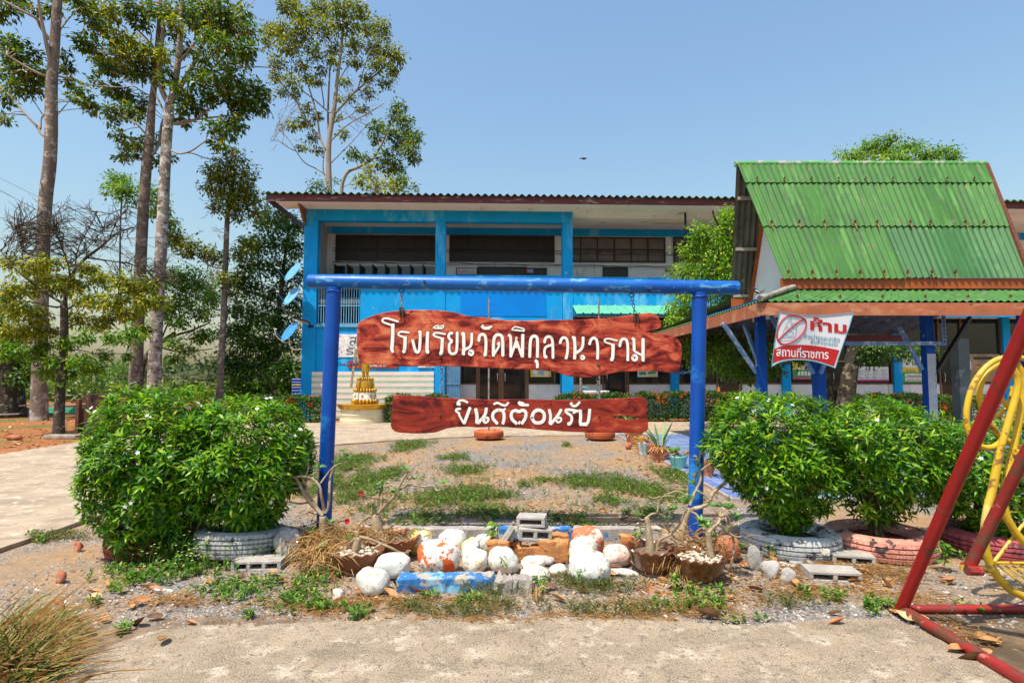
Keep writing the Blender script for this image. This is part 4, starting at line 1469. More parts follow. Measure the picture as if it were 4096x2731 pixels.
LC = [(20, [(104, 70), (120, 46), (158, 44), (190, 62)]), (28, [(106, 74), (124, 78)]),
      (20, [(130, 116), (98, 116), (90, 136), (124, 154), (114, 160), (158, 236)]), (28, [(210, 108), (162, 236)]),
      (30, [(258, 118), (272, 180), (268, 232)]), (28, [(348, 112), (340, 170), (278, 236)]), (20, [(338, 196), (360, 186), (368, 214), (340, 236), (322, 218)], 1),
      (28, [(438, 238), (398, 196), (404, 148), (448, 122), (492, 134), (500, 190), (488, 238)]), (18, [(478, 132), (508, 116)]),
      (20, [(412, 76), (440, 62), (480, 84), (514, 90), (532, 64)]),
      (28, [(600, 238), (556, 200), (558, 144), (596, 126), (618, 146), (650, 126), (682, 140), (680, 190), (648, 238)]), (18, [(622, 240), (628, 222)]),
      (22, [(620, 62), (630, 84), (700, 84)]), (20, [(622, 60), (660, 70)]),
      (30, [(730, 190), (748, 136), (790, 124), (832, 144), (838, 200), (806, 236), (750, 234)], 1),
      (26, [(876, 124), (890, 180), (882, 240)]), (26, [(976, 124), (952, 170), (890, 244)]), (18, [(940, 200), (968, 184), (982, 212), (950, 234), (934, 216)], 1),
      (24, [(1112, 134), (1062, 124), (1016, 122), (1014, 146), (1062, 170), (1068, 210), (1050, 242)]), (30, [(1050, 240), (1036, 244)]), (20, [(1078, 148), (1118, 132)]),
      (28, [(1136, 128), (1142, 190), (1132, 244), (1200, 246), (1212, 180), (1216, 122)]), (24, [(1134, 246), (1190, 250)]),
      (22, [(1056, 70), (1072, 94), (1104, 92), (1130, 60)]), (30, [(1058, 72), (1062, 74)])]
strokes('lettering_groove', LC, cC, s2, GY - .0235, k1 / 2.1, M_groove, 8, .0016)
strokes('lettering', LC, cC, s2, GY - .0235, k1 / 2.1, M_letter)
# bolts in the boards
M_bolt = mat('old brass bolt', (.20, .12, .05), (.08, .05, .03), scale=60, rough=.5, metal=.6)
for x, y, r_, root, d in ((1763, 1425, .012, s1, .0285), (2394, 1459, .012, s1, .0285), (1761, 1661, .008, s2, .0235), (2397, 1663, .006, s2, .0235)):
    p = P(x, y, GY - d)
    mb = MB()
    mb.tube([p + Vector((0, .002, 0)), p + Vector((0, -.008, 0))], r_ * 1.4, 12)
    mb.tube([p + Vector((0, -.0075, 0)), p + Vector((0, -.018, 0))], r_, 6)
    mb.build('bolt', M_bolt, root, bevel=.002)
# chains
M_chain = mat('galvanised chain', (.30, .31, .33), (.16, .15, .15), scale=50, rough=.4, metal=.8)
M_chainb = mat('blue painted chain', (.006, .07, .30), (.03, .05, .10), scale=40, rough=.45)
M_chainr = mat('rusty shackle', (.12, .06, .035), (.05, .04, .035), scale=60, rough=.6, metal=.5)
def chain(p, q, label, m, sag=0, ll=.045, wr=.0042, group='chains of the wooden signs', name='chain'):
    p, q = Vector(p), Vector(q)
    n = max(2, round((q - p).length / (ll * .74)))
    g = MB()
    for i in range(n):
        f = lambda t: p.lerp(q, t) + Vector((0, 0, -sag * 4 * t * (1 - t)))
        c = f((i + .5) / n)
        d = (f((i + 1) / n) - f(i / n)).normalized()
        o_ = Vector((0, 1, 0)) if i % 2 else d.cross(Vector((0, 1, 0))).normalized()
        o_ = (o_ + d.cross(o_) * (.5 * math.sin(i * 2.1))).normalized()
        w = ll * .30
        L2 = ll * .5 - w
        pts = []
        for k in range(13):
            an = 2 * math.pi * k / 12
            pts.append(c + o_ * (math.cos(an) * w) + d * (math.sin(an) * w + math.copysign(L2, math.sin(an) + 1e-9)))
        g.tube(pts, wr, 6, caps=False)
    o = tag(g.build(name, m, smooth=80), label, 'chain', group)
    return o
def shackle(root, p, q, m=M_chainr):
    g = MB()
    p, q = Vector(p), Vector(q)
    g.box((p.x - .022, GY - .05, q.z), (p.x - .010, GY - .032, p.z))
    g.box((p.x + .010, GY - .05, q.z), (p.x + .022, GY - .032, p.z))
    g.tube([(p.x - .036, GY - .041, q.z + .05), (p.x + .036, GY - .041, q.z + .05)], .007, 6)
    g.box((p.x - .024, GY - .052, p.z - .014), (p.x + .024, GY - .031, p.z))
    g.build('shackle', m, root)
def ring(root, p, m=M_pipe):
    g = MB()
    g.tube([p + Vector((math.cos(k * .5236) * .026, 0, math.sin(k * .5236) * .016)) for k in range(13)], .006, 6, caps=False)
    g.build('ring', m, root, smooth=80)
t_, b_ = P(1606, 1172, GY), P(1608, 1240, GY - .03)
c = chain(t_, b_, 'short upper chain at the left end of the big wooden sign', M_chain)
ring(c, P(1606, 1163, GY)); shackle(c, P(1609, 1232, GY), P(1609, 1268, GY))
t_, b_ = P(2528, 1190, GY), P(2540, 1258, GY - .03)
c = chain(t_, b_, 'short blue upper chain at the right end of the big wooden sign', M_chainb)
ring(c, P(2526, 1181, GY)); shackle(c, P(2541, 1255, GY), P(2545, 1292, GY))
c = chain(P(1767, 1462, GY), P(1768, 1585, GY), 'chain joining both signs on the left, below the first letters', M_chain)
g = MB(); q = P(1768, 1592, GY); g.box((q.x - .10, GY - .018, q.z - .006), (q.x + .09, GY + .018, q.z + .006)); g.build('plate', M_chainr, c)
c = chain(P(2391, 1512, GY), P(2392, 1588, GY), 'chain joining both signs on the right, below the last letters', M_chain)
g = MB(); q = P(2395, 1597, GY); g.box((q.x - .10, GY - .018, q.z - .006), (q.x + .09, GY + .018, q.z + .006)); g.build('plate', M_chainr, c)
chain(P(1350, 1455, GY), P(1442, 1452, GY), 'blue chain tying the left end of the big sign to its post', M_chainb, .012)
chain(P(2700, 1488, GY), P(2765, 1488, GY), 'blue chain tying the right end of the big sign to its post', M_chainb, .006)
# ------------------------------------------------------------------ red swing frame and yellow gondola
M_red = mat('red gloss paint', (.33, .006, .008), (.27, .005, .007), scale=3, rough=.36, bump=.0012, bscale=35, wear=(((.10, .030, .018), 5, .60, .68), ((.45, .12, .09), 9, .74, .76)))
M_redr = mat('worn red paint', (.30, .018, .014), (.20, .015, .012), scale=4, rough=.5, bump=.002, bscale=50, wear=(((.13, .045, .025), 6, .50, .60), ((.40, .14, .10), 14, .68, .72)))
M_yell = mat('worn yellow paint', (.62, .40, .018), (.52, .33, .018), scale=3, rough=.4, bump=.001, bscale=40, wear=(((.24, .12, .03), 14, .60, .66), ((.58, .47, .12), 3, .6, .7)))
sw = empty('swing_set', (3.7, 3.0, 0), 'red steel pipe swing frame with an A shaped side and ground pipes', 'swing frame')
foot = G(3602, 2428, .05)
ap = Vector((foot.x, 2.9, 2.05))
k = P(4110, 1290, 3.0)
d_ = ray(4096, 1318)
k = Vector((0, 0, CAMZ)) + d_ * ((foot.x + .03) / d_.x)
ap = foot + (k - foot) * 1.6
def pipe(name, pts, r, m, root, n=16):
    g = MB(); g.tube(pts, r, n); return g.build(name, m, root, smooth=40)
pipe('leg', [foot + Vector((-.005, 0, -.03)), foot.lerp(ap, .3), ap], .036, M_red, sw)
pipe('leg', [ap, Vector((foot.x, ap.y * 2 - foot.y, .03))], .040, M_red, sw)
for q, s_ in (((foot.x, foot.y, .04), 1),):
    pass
pipe('base_pipe', [Vector((foot.x + .0, foot.y - .045, .042)), Vector((foot.x + .03, ap.y * 2 - foot.y, .042))], .036, M_redr, sw)
pipe('base_pipe', [Vector((foot.x + .045, foot.y, .04)), Vector((4.9, foot.y, .04))], .028, M_redr, sw)
pipe('leg', [Vector((4.9, foot.y, .03)), Vector((4.9, ap.y, ap.z))], .040, M_red, sw)
pipe('leg', [Vector((4.9, ap.y * 2 - foot.y, .03)), Vector((4.9, ap.y, ap.z))], .040, M_red, sw)
pipe('top_pipe', [ap + Vector((-.02, 0, .03)), Vector((5.0, ap.y, ap.z + .03))], .042, M_red, sw)
g = MB(); g.tube([foot.lerp(ap, .256), foot.lerp(ap, .263)], .0385, 16); g.build('weld', M_redr, sw, smooth=40)
gon = empty('hanging_swing', (3.5, 3.75, .35), 'yellow curled pipe swing seat hanging on a red arm', 'swing')
hp = P(3880, 2262, 3.72)
pipe('hanger_arm', [hp, P(4130, 1760, 3.50), P(4420, 1000, 2.8)], .034, M_redr, gon)
g = MB(); g.tube([hp + Vector((-.055, -.045, -.015)), hp + Vector((.04, -.035, -.02))], .03, 8); g.tube([hp + Vector((0, -.06, -.01)), hp + Vector((0, .06, -.01))], .018, 8); g.build('pivot_bolt', M_redr, gon)
s1_ = lambda pts, Y: [P(3560 + x / 1.2444, 1280 + y / 1.2444, Y + d) for x, y, d in pts]
s2_ = lambda pts, Y: [P(3560 + x / 1.28, 1900 + y / 1.28, Y + d) for x, y, d in pts]
YS = 3.85
def loop(name, pts, r=.019): pipe(name, chaikin(pts, 2), r, M_yell, gon, 12)
loop('curl', s1_([(690, 196, .02), (640, 186, .01), (590, 184, 0), (530, 195, 0), (470, 238, 0), (418, 310, 0), (390, 390, 0), (378, 470, 0), (385, 545, 0), (410, 597, 0), (450, 630, 0), (500, 637, 0), (545, 615, .01), (562, 590, .02)], YS))
loop('curl', s1_([(600, 212, .06), (565, 212, .06), (520, 228, .06), (470, 272, .06), (447, 330, .06), (444, 390, .07), (458, 440, .08), (490, 500, .09), (530, 560, .1), (580, 598, .1), (640, 628, .1), (700, 642, .1)], YS))
loop('curl', s1_([(590, 240, .12), (560, 250, .12), (538, 285, .12), (532, 330, .12), (545, 375, .12), (575, 420, .12), (610, 450, .12), (650, 466, .12), (700, 472, .12)], YS), .016)
loop('curl', s1_([(612, 330, .16), (606, 380, .16), (590, 425, .16), (555, 462, .16), (515, 482, .16), (478, 480, .16)], YS), .016)
pipe('side_rod', s1_([(600, 225, .0), (630, 270, 0), (638, 320, 0), (625, 385, 0), (605, 455, 0), (582, 535, 0), (555, 625, 0), (548, 660, 0)], YS - .03), .0215, M_yell, gon, 12)
pipe('side_rod', s1_([(549, 655, 0), (530, 740, 0), (514, 820, 0), (500, 890, 0)], YS - .03) + s2_([(510, 125, 0), (490, 230, 0), (484, 310, 0), (490, 385, 0), (512, 455, 0), (552, 522, 0), (612, 582, 0), (700, 628, 0)], YS - .03), .0255, M_yell, gon, 12)
pipe('side_rod', s1_([(630, 215, .03), (655, 260, .03), (664, 320, .03), (660, 400, .03), (645, 490, .03), (625, 590, .03), (600, 700, .03)], YS), .0215, M_yell, gon, 12)
pipe('side_rod', s1_([(601, 695, .03), (578, 800, .03), (562, 880, .03)], YS) + s2_([(582, 110, .03), (580, 150, .03), (600, 220, .03), (640, 290, .03), (700, 360, .03)], YS), .0245, M_yell, gon, 12)
pipe('foot_rail', s2_([(372, 476, 0), (522, 482, .02)], 3.74), .024, M_yell, gon, 12)
pipe('cross_rod', s1_([(622, 655, 0), (700, 662, .02)], YS - .01), .02, M_yell, gon, 10)
pipe('stay', s2_([(533, 442, .02), (700, 228, .1)], YS), .011, M_yell, gon, 8)
pipe('stay', s2_([(533, 447, .02), (720, 449, .03)], YS), .009, M_yell, gon, 8)
for k in range(5):
    g = MB()
    p, q = s2_([(545 + 38 * k, 455 + 2 * k, .05), (720 + 30 * k, 590 - 22 * k, .0)], YS)
    g.bar(p, q, .03, .012)
    g.build('slat', M_yell, gon, bevel=.003)
# ------------------------------------------------------------------ tyres
def tyremat(name, c, c2, flake, sc=6, lo=.55, hi=.62, extra=()):
    return mat(name, c, c2, scale=4, rough=.75, bump=.002, bscale=50, wear=((flake, sc, lo, hi),) + extra)
M_tw = tyremat('chalky white tyre paint', (.50, .51, .50), (.40, .41, .41), (.06, .06, .07), 9, .60, .66, (((.33, .33, .32), 22, .62, .68),))
M_tg = tyremat('grey white tyre paint', (.40, .40, .38), (.30, .30, .29), (.12, .12, .12), 16, .60, .68)
M_tr = tyremat('brick red tyre paint', (.30, .045, .025), (.24, .035, .02), (.04, .03, .03), 10, .58, .66)
M_tp = tyremat('salmon pink tyre paint', (.62, .27, .20), (.52, .20, .15), (.05, .035, .035), 9, .60, .65, (((.70, .42, .34), 20, .62, .7),))
M_tpr = tyremat('crimson pink tyre paint', (.42, .08, .09), (.34, .06, .07), (.08, .03, .04), 8, .60, .66)
M_to = tyremat('orange tyre paint', (.52, .12, .035), (.44, .09, .03), (.10, .05, .04), 8, .62, .68)
M_rub = mat('black rubber', (.02, .02, .021), (.05, .045, .04), scale=8, rough=.85)
def tyre(name, c, R_, Wd, m, label, tilt=0.0, hole=.56, group=None, blocks=44, root=None, grooves=3):
    own = root is None
    if own: root = empty(name, c, label, 'tyre', group)
    q = Matrix.Rotation(tilt, 3, 'X')
    c = Vector(c)
    xf = lambda x, y, z: c + q @ Vector((x, y, z))
    prof, h = [], Wd / 2
    ri = R_ * hole
    sh = R_ * .06
    prof = [(ri, .035), (R_ * .72, .0), (R_ * .88, .006), (R_ - sh, .018)]
    n = grooves
    z0, z1 = .022, Wd - .022
    prof.append((R_ - .004, z0))
    for k in range(n):
        zc = z0 + (z1 - z0) * (k + 1) / (n + 1)
        bul = .010 * math.sin(math.pi * (k + 1) / (n + 1))
        prof += [(R_ + bul, zc - .008), (R_ - .012, zc - .005), (R_ - .012, zc + .005), (R_ + bul, zc + .008)]
    prof += [(R_ - .004, z1), (R_ - sh, Wd - .016), (R_ * .88, Wd - .004), (R_ * .80, Wd), (R_ * .79, Wd - .006), (R_ * .72, Wd - .004), (R_ * .66, Wd - .012), (ri, Wd - .045), (ri * .98, Wd - .075), (R_ * .8, Wd * .5), (ri, .06), (ri, .035)]
    N_ = blocks * 4
    def wob(i, a):
        k = int(a / (2 * math.pi) * N_ + .5) % 4
        r0, z = prof[i]
        if r0 > R_ - .02 and k == 0: return (.984, 0)
        return (1, 0)
    g = MB(xf)
    g.lathe(prof, n=N_, wob=wob)
    g.build('casing', m, root, smooth=28)
    if own:
        g = MB(xf)
        g.lathe([(.0001, .09), (R_ * .5, .085), (R_ * .75, .07)], n=20)
        g.build('soil', M_dirt, root)
    return root
tyre('tyre', (-3.28, 5.36, 0), .40, .24, M_tr, 'brick red painted tyre under the left end bush', group='painted tyre planters', hole=.5)
tyre('tyre', (-2.44, 5.26, 0), .405, .23, M_tg, 'grey white tyre leaning up a little beside the left post', R(-7), group='painted tyre planters', blocks=60, grooves=4)
tyre('tyre', (2.57, 5.37, 0), .42, .205, M_tw, 'chalky white tyre with black flaked patches right of the frame', group='painted tyre planters')
tyre('tyre', (3.375, 5.33, 0), .445, .205, M_tp, 'salmon pink tyre with deep tread between white and crimson ones', group='painted tyre planters', blocks=52)
tyre('tyre', (4.46, 5.35, 0), .46, .205, M_tpr, 'crimson pink tyre half hidden behind the swing', group='painted tyre planters')
# ------------------------------------------------------------------ jasmine bushes
L_bush = leafmat('glossy bush leaves', [(0, (.012, .065, .004)), (.35, (.045, .17, .005)), (.65, (.11, .28, .006)), (.9, (.24, .42, .008)), (.975, (.28, .52, .015)), (1, (.46, .40, .03))], .36, .38, .32)
M_bark = mat('brown twig bark', (.17, .10, .055), (.10, .06, .035), scale=30, rough=.9, bump=.003, bscale=80)
M_flower = leafmat('white petals', [(0, (.80, .80, .76)), (1, (.86, .86, .84))], .2, .6, .2)
def bush(c, hw, hd, z0, z1, stem, label, seed, taper=.5, n=1500, flat=2.8, nfl=20, low=.75):
    "clipped round bush: leaf rosettes over and inside a squarish crown"
    global RNG
    RNG = np.random.default_rng(seed)
    root = empty('bush', (stem[0], stem[1], .08), label, 'bush', 'clipped bushes planted in tyres')
    cz, hz = (z0 + z1) / 2, (z1 - z0) / 2
    d = rdir(n)
    d[:, 2] *= .8
    d = unit(d)
    # squarish super-ellipsoid
    p = flat
    k = (np.abs(d[:, 0]) ** p + np.abs(d[:, 1]) ** p + np.abs(d[:, 2]) ** p) ** (-1 / p)
    lump = 1 + .09 * np.sin(d[:, 0] * 7 + seed) * np.cos(d[:, 2] * 6 + seed * 2) + .05 * np.sin(d[:, 1] * 9 + d[:, 2] * 8 + seed)
    rad = np.where(RNG.random(n) < .78, 1 - .12 * RNG.random(n) ** 2, RNG.random(n) ** .5 * .92) * lump
    q = d * (k * rad)[:, None]
    tz = (q[:, 2] + 1) / 2
    nar = np.where(tz < .55, taper + (1 - taper) * np.clip(tz / .55, 0, 1) ** .7, 1)
    cxs = c[0] + (stem[0] - c[0]) * np.clip(1 - tz / .6, 0, 1)
    pos = np.stack([cxs + q[:, 0] * hw * nar, c[1] + q[:, 1] * hd * nar, cz + q[:, 2] * hz], 1)
    keep = (RNG.random(n) < np.where(tz < .35, low, 1))
    pos, q, d = pos[keep], q[keep], d[keep]
    m = len(pos)
    ax = unit(d * .9 + np.array([0, 0, .75]) + rdir(m) * .45)
    k = 8
    a0 = RNG.random(m) * 6.28
    P_, D_, N_ = [], [], []
    t1 = unit(np.cross(ax, np.array([.3, .5, .8])))
    t2 = np.cross(ax, t1)
    for j in range(k):
        an = a0 + j * 2.4
        el = .25 + .75 * (j / k)
        rd = t1 * np.cos(an)[:, None] + t2 * np.sin(an)[:, None]
        dr = rd * math.cos(el) + ax * math.sin(el)
        P_.append(pos + ax * (.006 * j - .03) + rd * .003)
        D_.append(dr + rdir(m) * .18)
        N_.append(ax)
    P_, D_, N_ = map(np.concatenate, (P_, D_, N_))
    ln = .054 + .042 * RNG.random(len(P_))
    leaves('foliage', P_, D_, N_, ln, ln * .27, L_bush, root, 'long', .32, .12)
    # stems
    g = MB()
    rr = random.Random(seed)
    for i in range(11):
        a_ = rr.random() * 6.28
        b0 = Vector((stem[0] + math.cos(a_) * .07, stem[1] + math.sin(a_) * .07, .06))
        j = rr.randrange(m)
        e_ = Vector(pos[j])
        e_ = Vector((stem[0], stem[1], 0)).lerp(e_, .85)
        e_.z = max(e_.z, z0 + .35 + rr.random() * .5)
        mid = b0.lerp(e_, .45) + Vector((rr.gauss(0, .03), rr.gauss(0, .03), .10))
        pp = chaikin([b0, mid, e_], 2)
        g.tube(pp, lerp_list([.022, .014, .006], len(pp)), 6)
        for _ in range(9):
            s = pp[rr.randrange(len(pp) // 3, len(pp))]
            j = rr.randrange(m)
            t = Vector(pos[j])
            if (t - s).length < .5: g.tube(chaikin([s, s.lerp(t, .5) + Vector((0, 0, .02)), t], 1), [.006, .005, .004, .0025][:4] if False else .004, 4)
    g.build('stem', M_bark, root, smooth=60, fix=False)
    # flowers: little white pinwheels on the outside
    out = np.where((np.linalg.norm(q, axis=1) > .95))[0]
    sel = RNG.choice(out, nfl)
    for s in sel:
        o = unit(d[s:s + 1] + np.array([[0, -.25, .3]]))[0]
        b0 = pos[s] + o * .045
        for cl in range(RNG.integers(1, 3)):
            cc = b0 + rdir(1)[0] * .03
            x = unit(np.cross(o, [[.2, .4, .9]]))[0]
            y = np.cross(o, x)
            an = np.arange(5)[:, None] * 1.2566 + s
            leaves('flower', [cc] * 5, x * np.cos(an) + y * np.sin(an) + o * .15, [o] * 5, .021, .013, M_flower, root, 'kite', .05, .0)
    return root
bush((-3.19, 5.18), .50, .50, .06, 1.47, (-3.28, 5.34), 'leftmost bush, tallest and rounded, in the red tyre', 21, .72, 1750, nfl=22)
bush((-2.40, 5.25), .52, .50, .20, 1.36, (-2.42, 5.28), 'bush in the grey white tyre, touching the left post with a low skirt', 22, .62, 1450, nfl=20)
bush((2.40, 5.30), .54, .50, .20, 1.40, (2.55, 5.37), 'bush in the chalky white tyre next to the right post', 23, .32, 1400, nfl=12, low=.7)
bush((3.44, 5.33), .60, .52, .26, 1.35, (3.37, 5.33), 'vase shaped bush in the salmon tyre, with bare lower stems', 24, .22, 1300, nfl=5, low=.45)
bush((4.50, 5.35), .66, .52, .16, 1.16, (4.46, 5.35), 'low bush at the right edge behind the yellow swing', 25, .45, 1250, nfl=8, low=.7)

# ------------------------------------------------------------------ stones, kerbs, blocks
def stonemat(name, base, base2, *wear):
    return mat(name, base, base2, scale=5, rough=.8, bump=.007, bscale=22, spec=.25, wear=wear + (((.36, .28, .20), 17, .60, .72), ((.16, .12, .09), 34, .66, .74)))
WH, WH2 = (.74, .72, .66), (.60, .57, .50)
M_sw = stonemat('whitewashed stone', WH, WH2, ((.50, .62, .58), 5, .58, .72), ((.55, .42, .30), 13, .68, .73))
M_swy = stonemat('whitewash with yellow flakes', WH, WH2, ((.50, .60, .57), 4, .6, .72), ((.62, .40, .03), 9, .62, .65), ((.45, .33, .22), 18, .66, .70))
M_swo = stonemat('whitewash with orange flakes', WH, WH2, ((.62, .11, .025), 4.2, .56, .58), ((.5, .55, .52), 5, .66, .72))
M_swr = stonemat('whitewash with red flakes', (.76, .68, .60), (.66, .54, .46), ((.42, .06, .04), 15, .60, .64), ((.62, .38, .30), 6, .58, .68), ((.20, .17, .15), 26, .68, .72))
M_swp = stonemat('whitewash with pink foot', (.80, .78, .73), (.72, .70, .66), ((.55, .26, .22), 4, .60, .70), ((.50, .62, .58), 3, .58, .72), ((.24, .2, .18), 30, .71, .74))
M_so = stonemat('orange painted stone', (.60, .19, .085), (.52, .15, .07), ((.76, .66, .58), 6, .56, .60), ((.70, .40, .30), 12, .60, .66))
M_sc = stonemat('cream stone', (.72, .64, .53), (.62, .53, .42), ((.78, .76, .71), 5, .50, .60), ((.40, .30, .22), 14, .66, .70))
M_sg = stonemat('grey rubble', (.40, .38, .36), (.28, .27, .26), ((.12, .12, .13), 7, .60, .68))
M_swyl = stonemat('yellow and white stone', (.62, .44, .06), (.70, .66, .56), ((.80, .78, .74), 5, .50, .56))
M_sterr = stonemat('terracotta pink stone', (.44, .145, .075), (.36, .11, .06), ((.52, .24, .16), 6, .6, .68))
M_sgg = stonemat('grey green stone', (.36, .40, .38), (.28, .31, .30), ((.5, .52, .5), 9, .62, .68))
def stone(px, label, m, Yc=None, seed=1, flatb=.85, depth=.9, name='stone', group='painted stones of the flower bed', rough=.10, zb=None, cat='stone'):
    x0, x1, y0, y1 = px
    if Yc is None:
        Yf = 3642 / (y1 - 1505)
        Yc = Yf + (x1 - x0) / 2 * Yf / FPX * depth * .7
    a, b = P(x0, (y0 + y1) / 2, Yc), P(x1, (y0 + y1) / 2, Yc)
    top = P((x0 + x1) / 2, y0, Yc).z
    low = 0 if zb is None else zb
    rx, rz = (b.x - a.x) / 2, (top - low) / 2 / .93
    ry = rx * depth
    c = Vector(((a.x + b.x) / 2, Yc, low + rz * .93))
    ph = [random.Random(seed * 31 + k).random() * 6.28 for k in range(9)]
    def fn(d):
        q = 1 + rough * (math.sin(d.x * 2.6 + ph[0]) * math.cos(d.z * 2.2 + ph[1]) + .7 * math.sin(d.y * 3.1 + d.x * 1.7 + ph[2]) + .35 * math.sin(d.z * 5 + ph[3]) * math.sin(d.x * 6 + ph[4]))
        q *= (abs(d.x) ** 2.3 + abs(d.y) ** 2.3 + abs(d.z) ** 2.3) ** (-1 / 2.5) * (1 + .035 * math.sin(d.x * 9 + ph[5]) * math.sin(d.z * 8 + ph[6]) + .03 * math.sin(d.y * 11 + ph[7]))
        return q
    g = MB()
    g.ball(c, (rx * .93, ry * .93, rz * .95), 28, 18, fn)
    o = g.build(name, m, smooth=180)
    return tag(o, label, cat, group)
stone((1425, 1559, 2271, 2366), 'white stone with yellow flakes at the front left end of the bed', M_swy, seed=1)
stone((1502, 1655, 2212, 2330), 'pale greenish white stone behind the front left one, under the roots', M_sw, 4.66, seed=2)
stone((1655, 1848, 2158, 2300), 'largest white stone with a big orange patch on top', M_swo, 4.74, seed=13, depth=.75)
stone((1750, 1869, 2116, 2200), 'white stone at the back behind the orange patched one', M_sw, 5.22, seed=4)
stone((1842, 1957, 2192, 2300), 'white stone right of the orange patched one, above the blue kerb', M_swy, 4.76, seed=5)
stone((1842, 1918, 2150, 2215), 'small white stone with a yellow blotch on its crown', M_swyl, 5.02, seed=6)
stone((1892, 1987, 2137, 2200), 'white stone under the green seedling', M_sw, 5.28, seed=7)
stone((1949, 2080, 2192, 2300), 'smooth pale white stone at the right end of the blue kerb', M_sw, 4.76, seed=8)
stone((2079, 2178, 2226, 2300), 'white stone leaning against the grey broken rock', M_sc, 4.80, seed=9)
stone((2082, 2206, 2264, 2345), 'cream stone behind the broken kerb end', M_sc, 4.55, seed=10)
stone((2196, 2268, 2258, 2318), 'small pinkish stone at the foot of the big white one', M_swr, 4.68, seed=11)
stone((2268, 2446, 2200, 2330), 'big white stone with a pinkish foot at the front of the bed', M_swp, None, seed=12, rough=.06, depth=.8)
stone((2270, 2396, 2146, 2250), 'cream round stone between the orange one and the big white one', M_sc, 4.98, seed=3, rough=.06)
stone((2281, 2424, 2104, 2230), 'orange and white stone, topmost of the pile on the right', M_so, 5.30, seed=14, rough=.07)
stone((2406, 2526, 2180, 2290), 'round whitish stone with red speckles beside the glazed pot', M_swr, 4.93, seed=15, rough=.05)
stone((2521, 2650, 2160, 2240), 'orange stone with white flakes behind the glazed pot', M_so, 5.05, seed=16)
stone((2849, 2964, 2142, 2224), 'terracotta coloured stone right of the right post', M_sterr, 5.05, seed=17, rough=.05)
stone((1617, 1728, 2114, 2200), 'yellow and white stone behind the middle pot', M_swyl, 5.25, seed=18)
stone((1424, 1492, 2095, 2160), 'red flecked stone behind the swollen bonsai trunk', M_swr, 5.5, seed=19)
stone((1096, 1215, 2112, 2222), 'rough grey lump of concrete beside the grey white tyre', M_sg, 5.05, seed=20, name='concrete_lump', cat='rubble', group='loose rubble')
stone((1190, 1270, 2106, 2160), 'grey green flat stone leaning behind the left pot', M_sgg, 5.45, seed=21)
stone((2134, 2217, 2222, 2275), 'dark grey broken rock in the middle of the bed', M_sg, 4.95, seed=22, rough=.2, name='rock', cat='rock', group='loose rubble')
stone((2990, 3052, 2190, 2260), 'upright chip of grey concrete before the white tyre', M_sg, 4.80, seed=23, rough=.2, name='concrete_chunk', cat='rubble', group='loose rubble', depth=.5)
stone((3045, 3115, 2238, 2296), 'sugary grey concrete chunk in front of the white tyre', M_sg, None, seed=24, rough=.2, name='concrete_chunk', cat='rubble', group='loose rubble')
stone((3122, 3178, 2274, 2318), 'small pale concrete chunk lying foremost before the white tyre', M_sg, None, seed=25, rough=.22, name='concrete_chunk', cat='rubble', group='loose rubble', depth=.6)
stone((2440, 2560, 2276, 2312), 'flat whitish broken stone in front of the glazed pot', M_sc, 4.70, seed=26, rough=.2, name='rock', cat='rock', group='loose rubble', depth=.5)
stone((1330, 1372, 2352, 2382), 'flat pale stone in the grass left of the white stones', M_sc, None, seed=27, rough=.2, name='rock', cat='rock', group='loose rubble')
stone((222, 262, 2285, 2316), 'ochre clod on the grey gravel at far left', M_sterr, None, seed=28, rough=.25, name='clod', cat='clod', group='earth clods')
stone((298, 330, 2165, 2194), 'ochre clod lying nearest the drive edge', M_sterr, None, seed=29, rough=.25, name='clod', cat='clod', group='earth clods')
stone((235, 258, 2407, 2430), 'small ochre clod low on the gravel, right of the tall grass', M_sterr, None, seed=30, rough=.25, name='clod', cat='clod', group='earth clods')
M_lat = mat('laterite brick', (.50, .21, .065), (.38, .15, .05), scale=9, rough=.95, bump=.009, bscale=40, wear=(((.60, .32, .13), 6, .55, .68), ((.14, .06, .03), 22, .64, .7)))
def brick(px, Yc, label, rot=0, dep=.13, seed=1, m=None, zb=.0, name='brick', group='orange laterite bricks'):
    x0, x1, y0, y1 = px
    a, b = P(x0, y1, Yc), P(x1, y0, Yc)
    g = MB()
    g.box((a.x, Yc, max(zb, a.z - .03)), (b.x, Yc + dep, b.z), Matrix.Rotation(R(rot), 3, 'Z'))
    me = g.mesh(name)
    bm = bmesh.new(); bm.from_mesh(me)
    bmesh.ops.subdivide_edges(bm, edges=bm.edges, cuts=5, use_grid_fill=True)
    rr = random.Random(seed)
    for v in bm.verts:
        e_ = sum(1 for ed_ in v.link_edges if ed_.calc_face_angle(0) > .5)
        if e_ >= 2: v.co += Vector((rr.gauss(0, .006), rr.gauss(0, .006), rr.gauss(0, .005)))
        else: v.co += Vector((rr.gauss(0, .002), rr.gauss(0, .002), rr.gauss(0, .002)))
    bmesh.ops.recalc_face_normals(bm, faces=bm.faces)
    bm.to_mesh(me); bm.free()
    return tag(link(name, me, m or M_lat, None, smooth=50, bevel=.005), label, 'brick', group)
brick((1951, 2040, 2168, 2215), 5.02, 'orange brick on the left, behind the smooth white stone', -8, seed=1)
brick((2046, 2084, 2170, 2206), 5.12, 'orange brick end showing under the lower cinder block', 10, seed=2)
brick((2070, 2122, 2192, 2232), 4.98, 'small orange brick below the cinder blocks', 4, .10, seed=3)
brick((2122, 2186, 2192, 2232), 4.97, 'orange brick with a hole, right below the cinder blocks', -5, .12, seed=4)
brick((2160, 2278, 2166, 2232), 4.96, 'widest orange brick left of the cream round stone', -6, .12, seed=5)
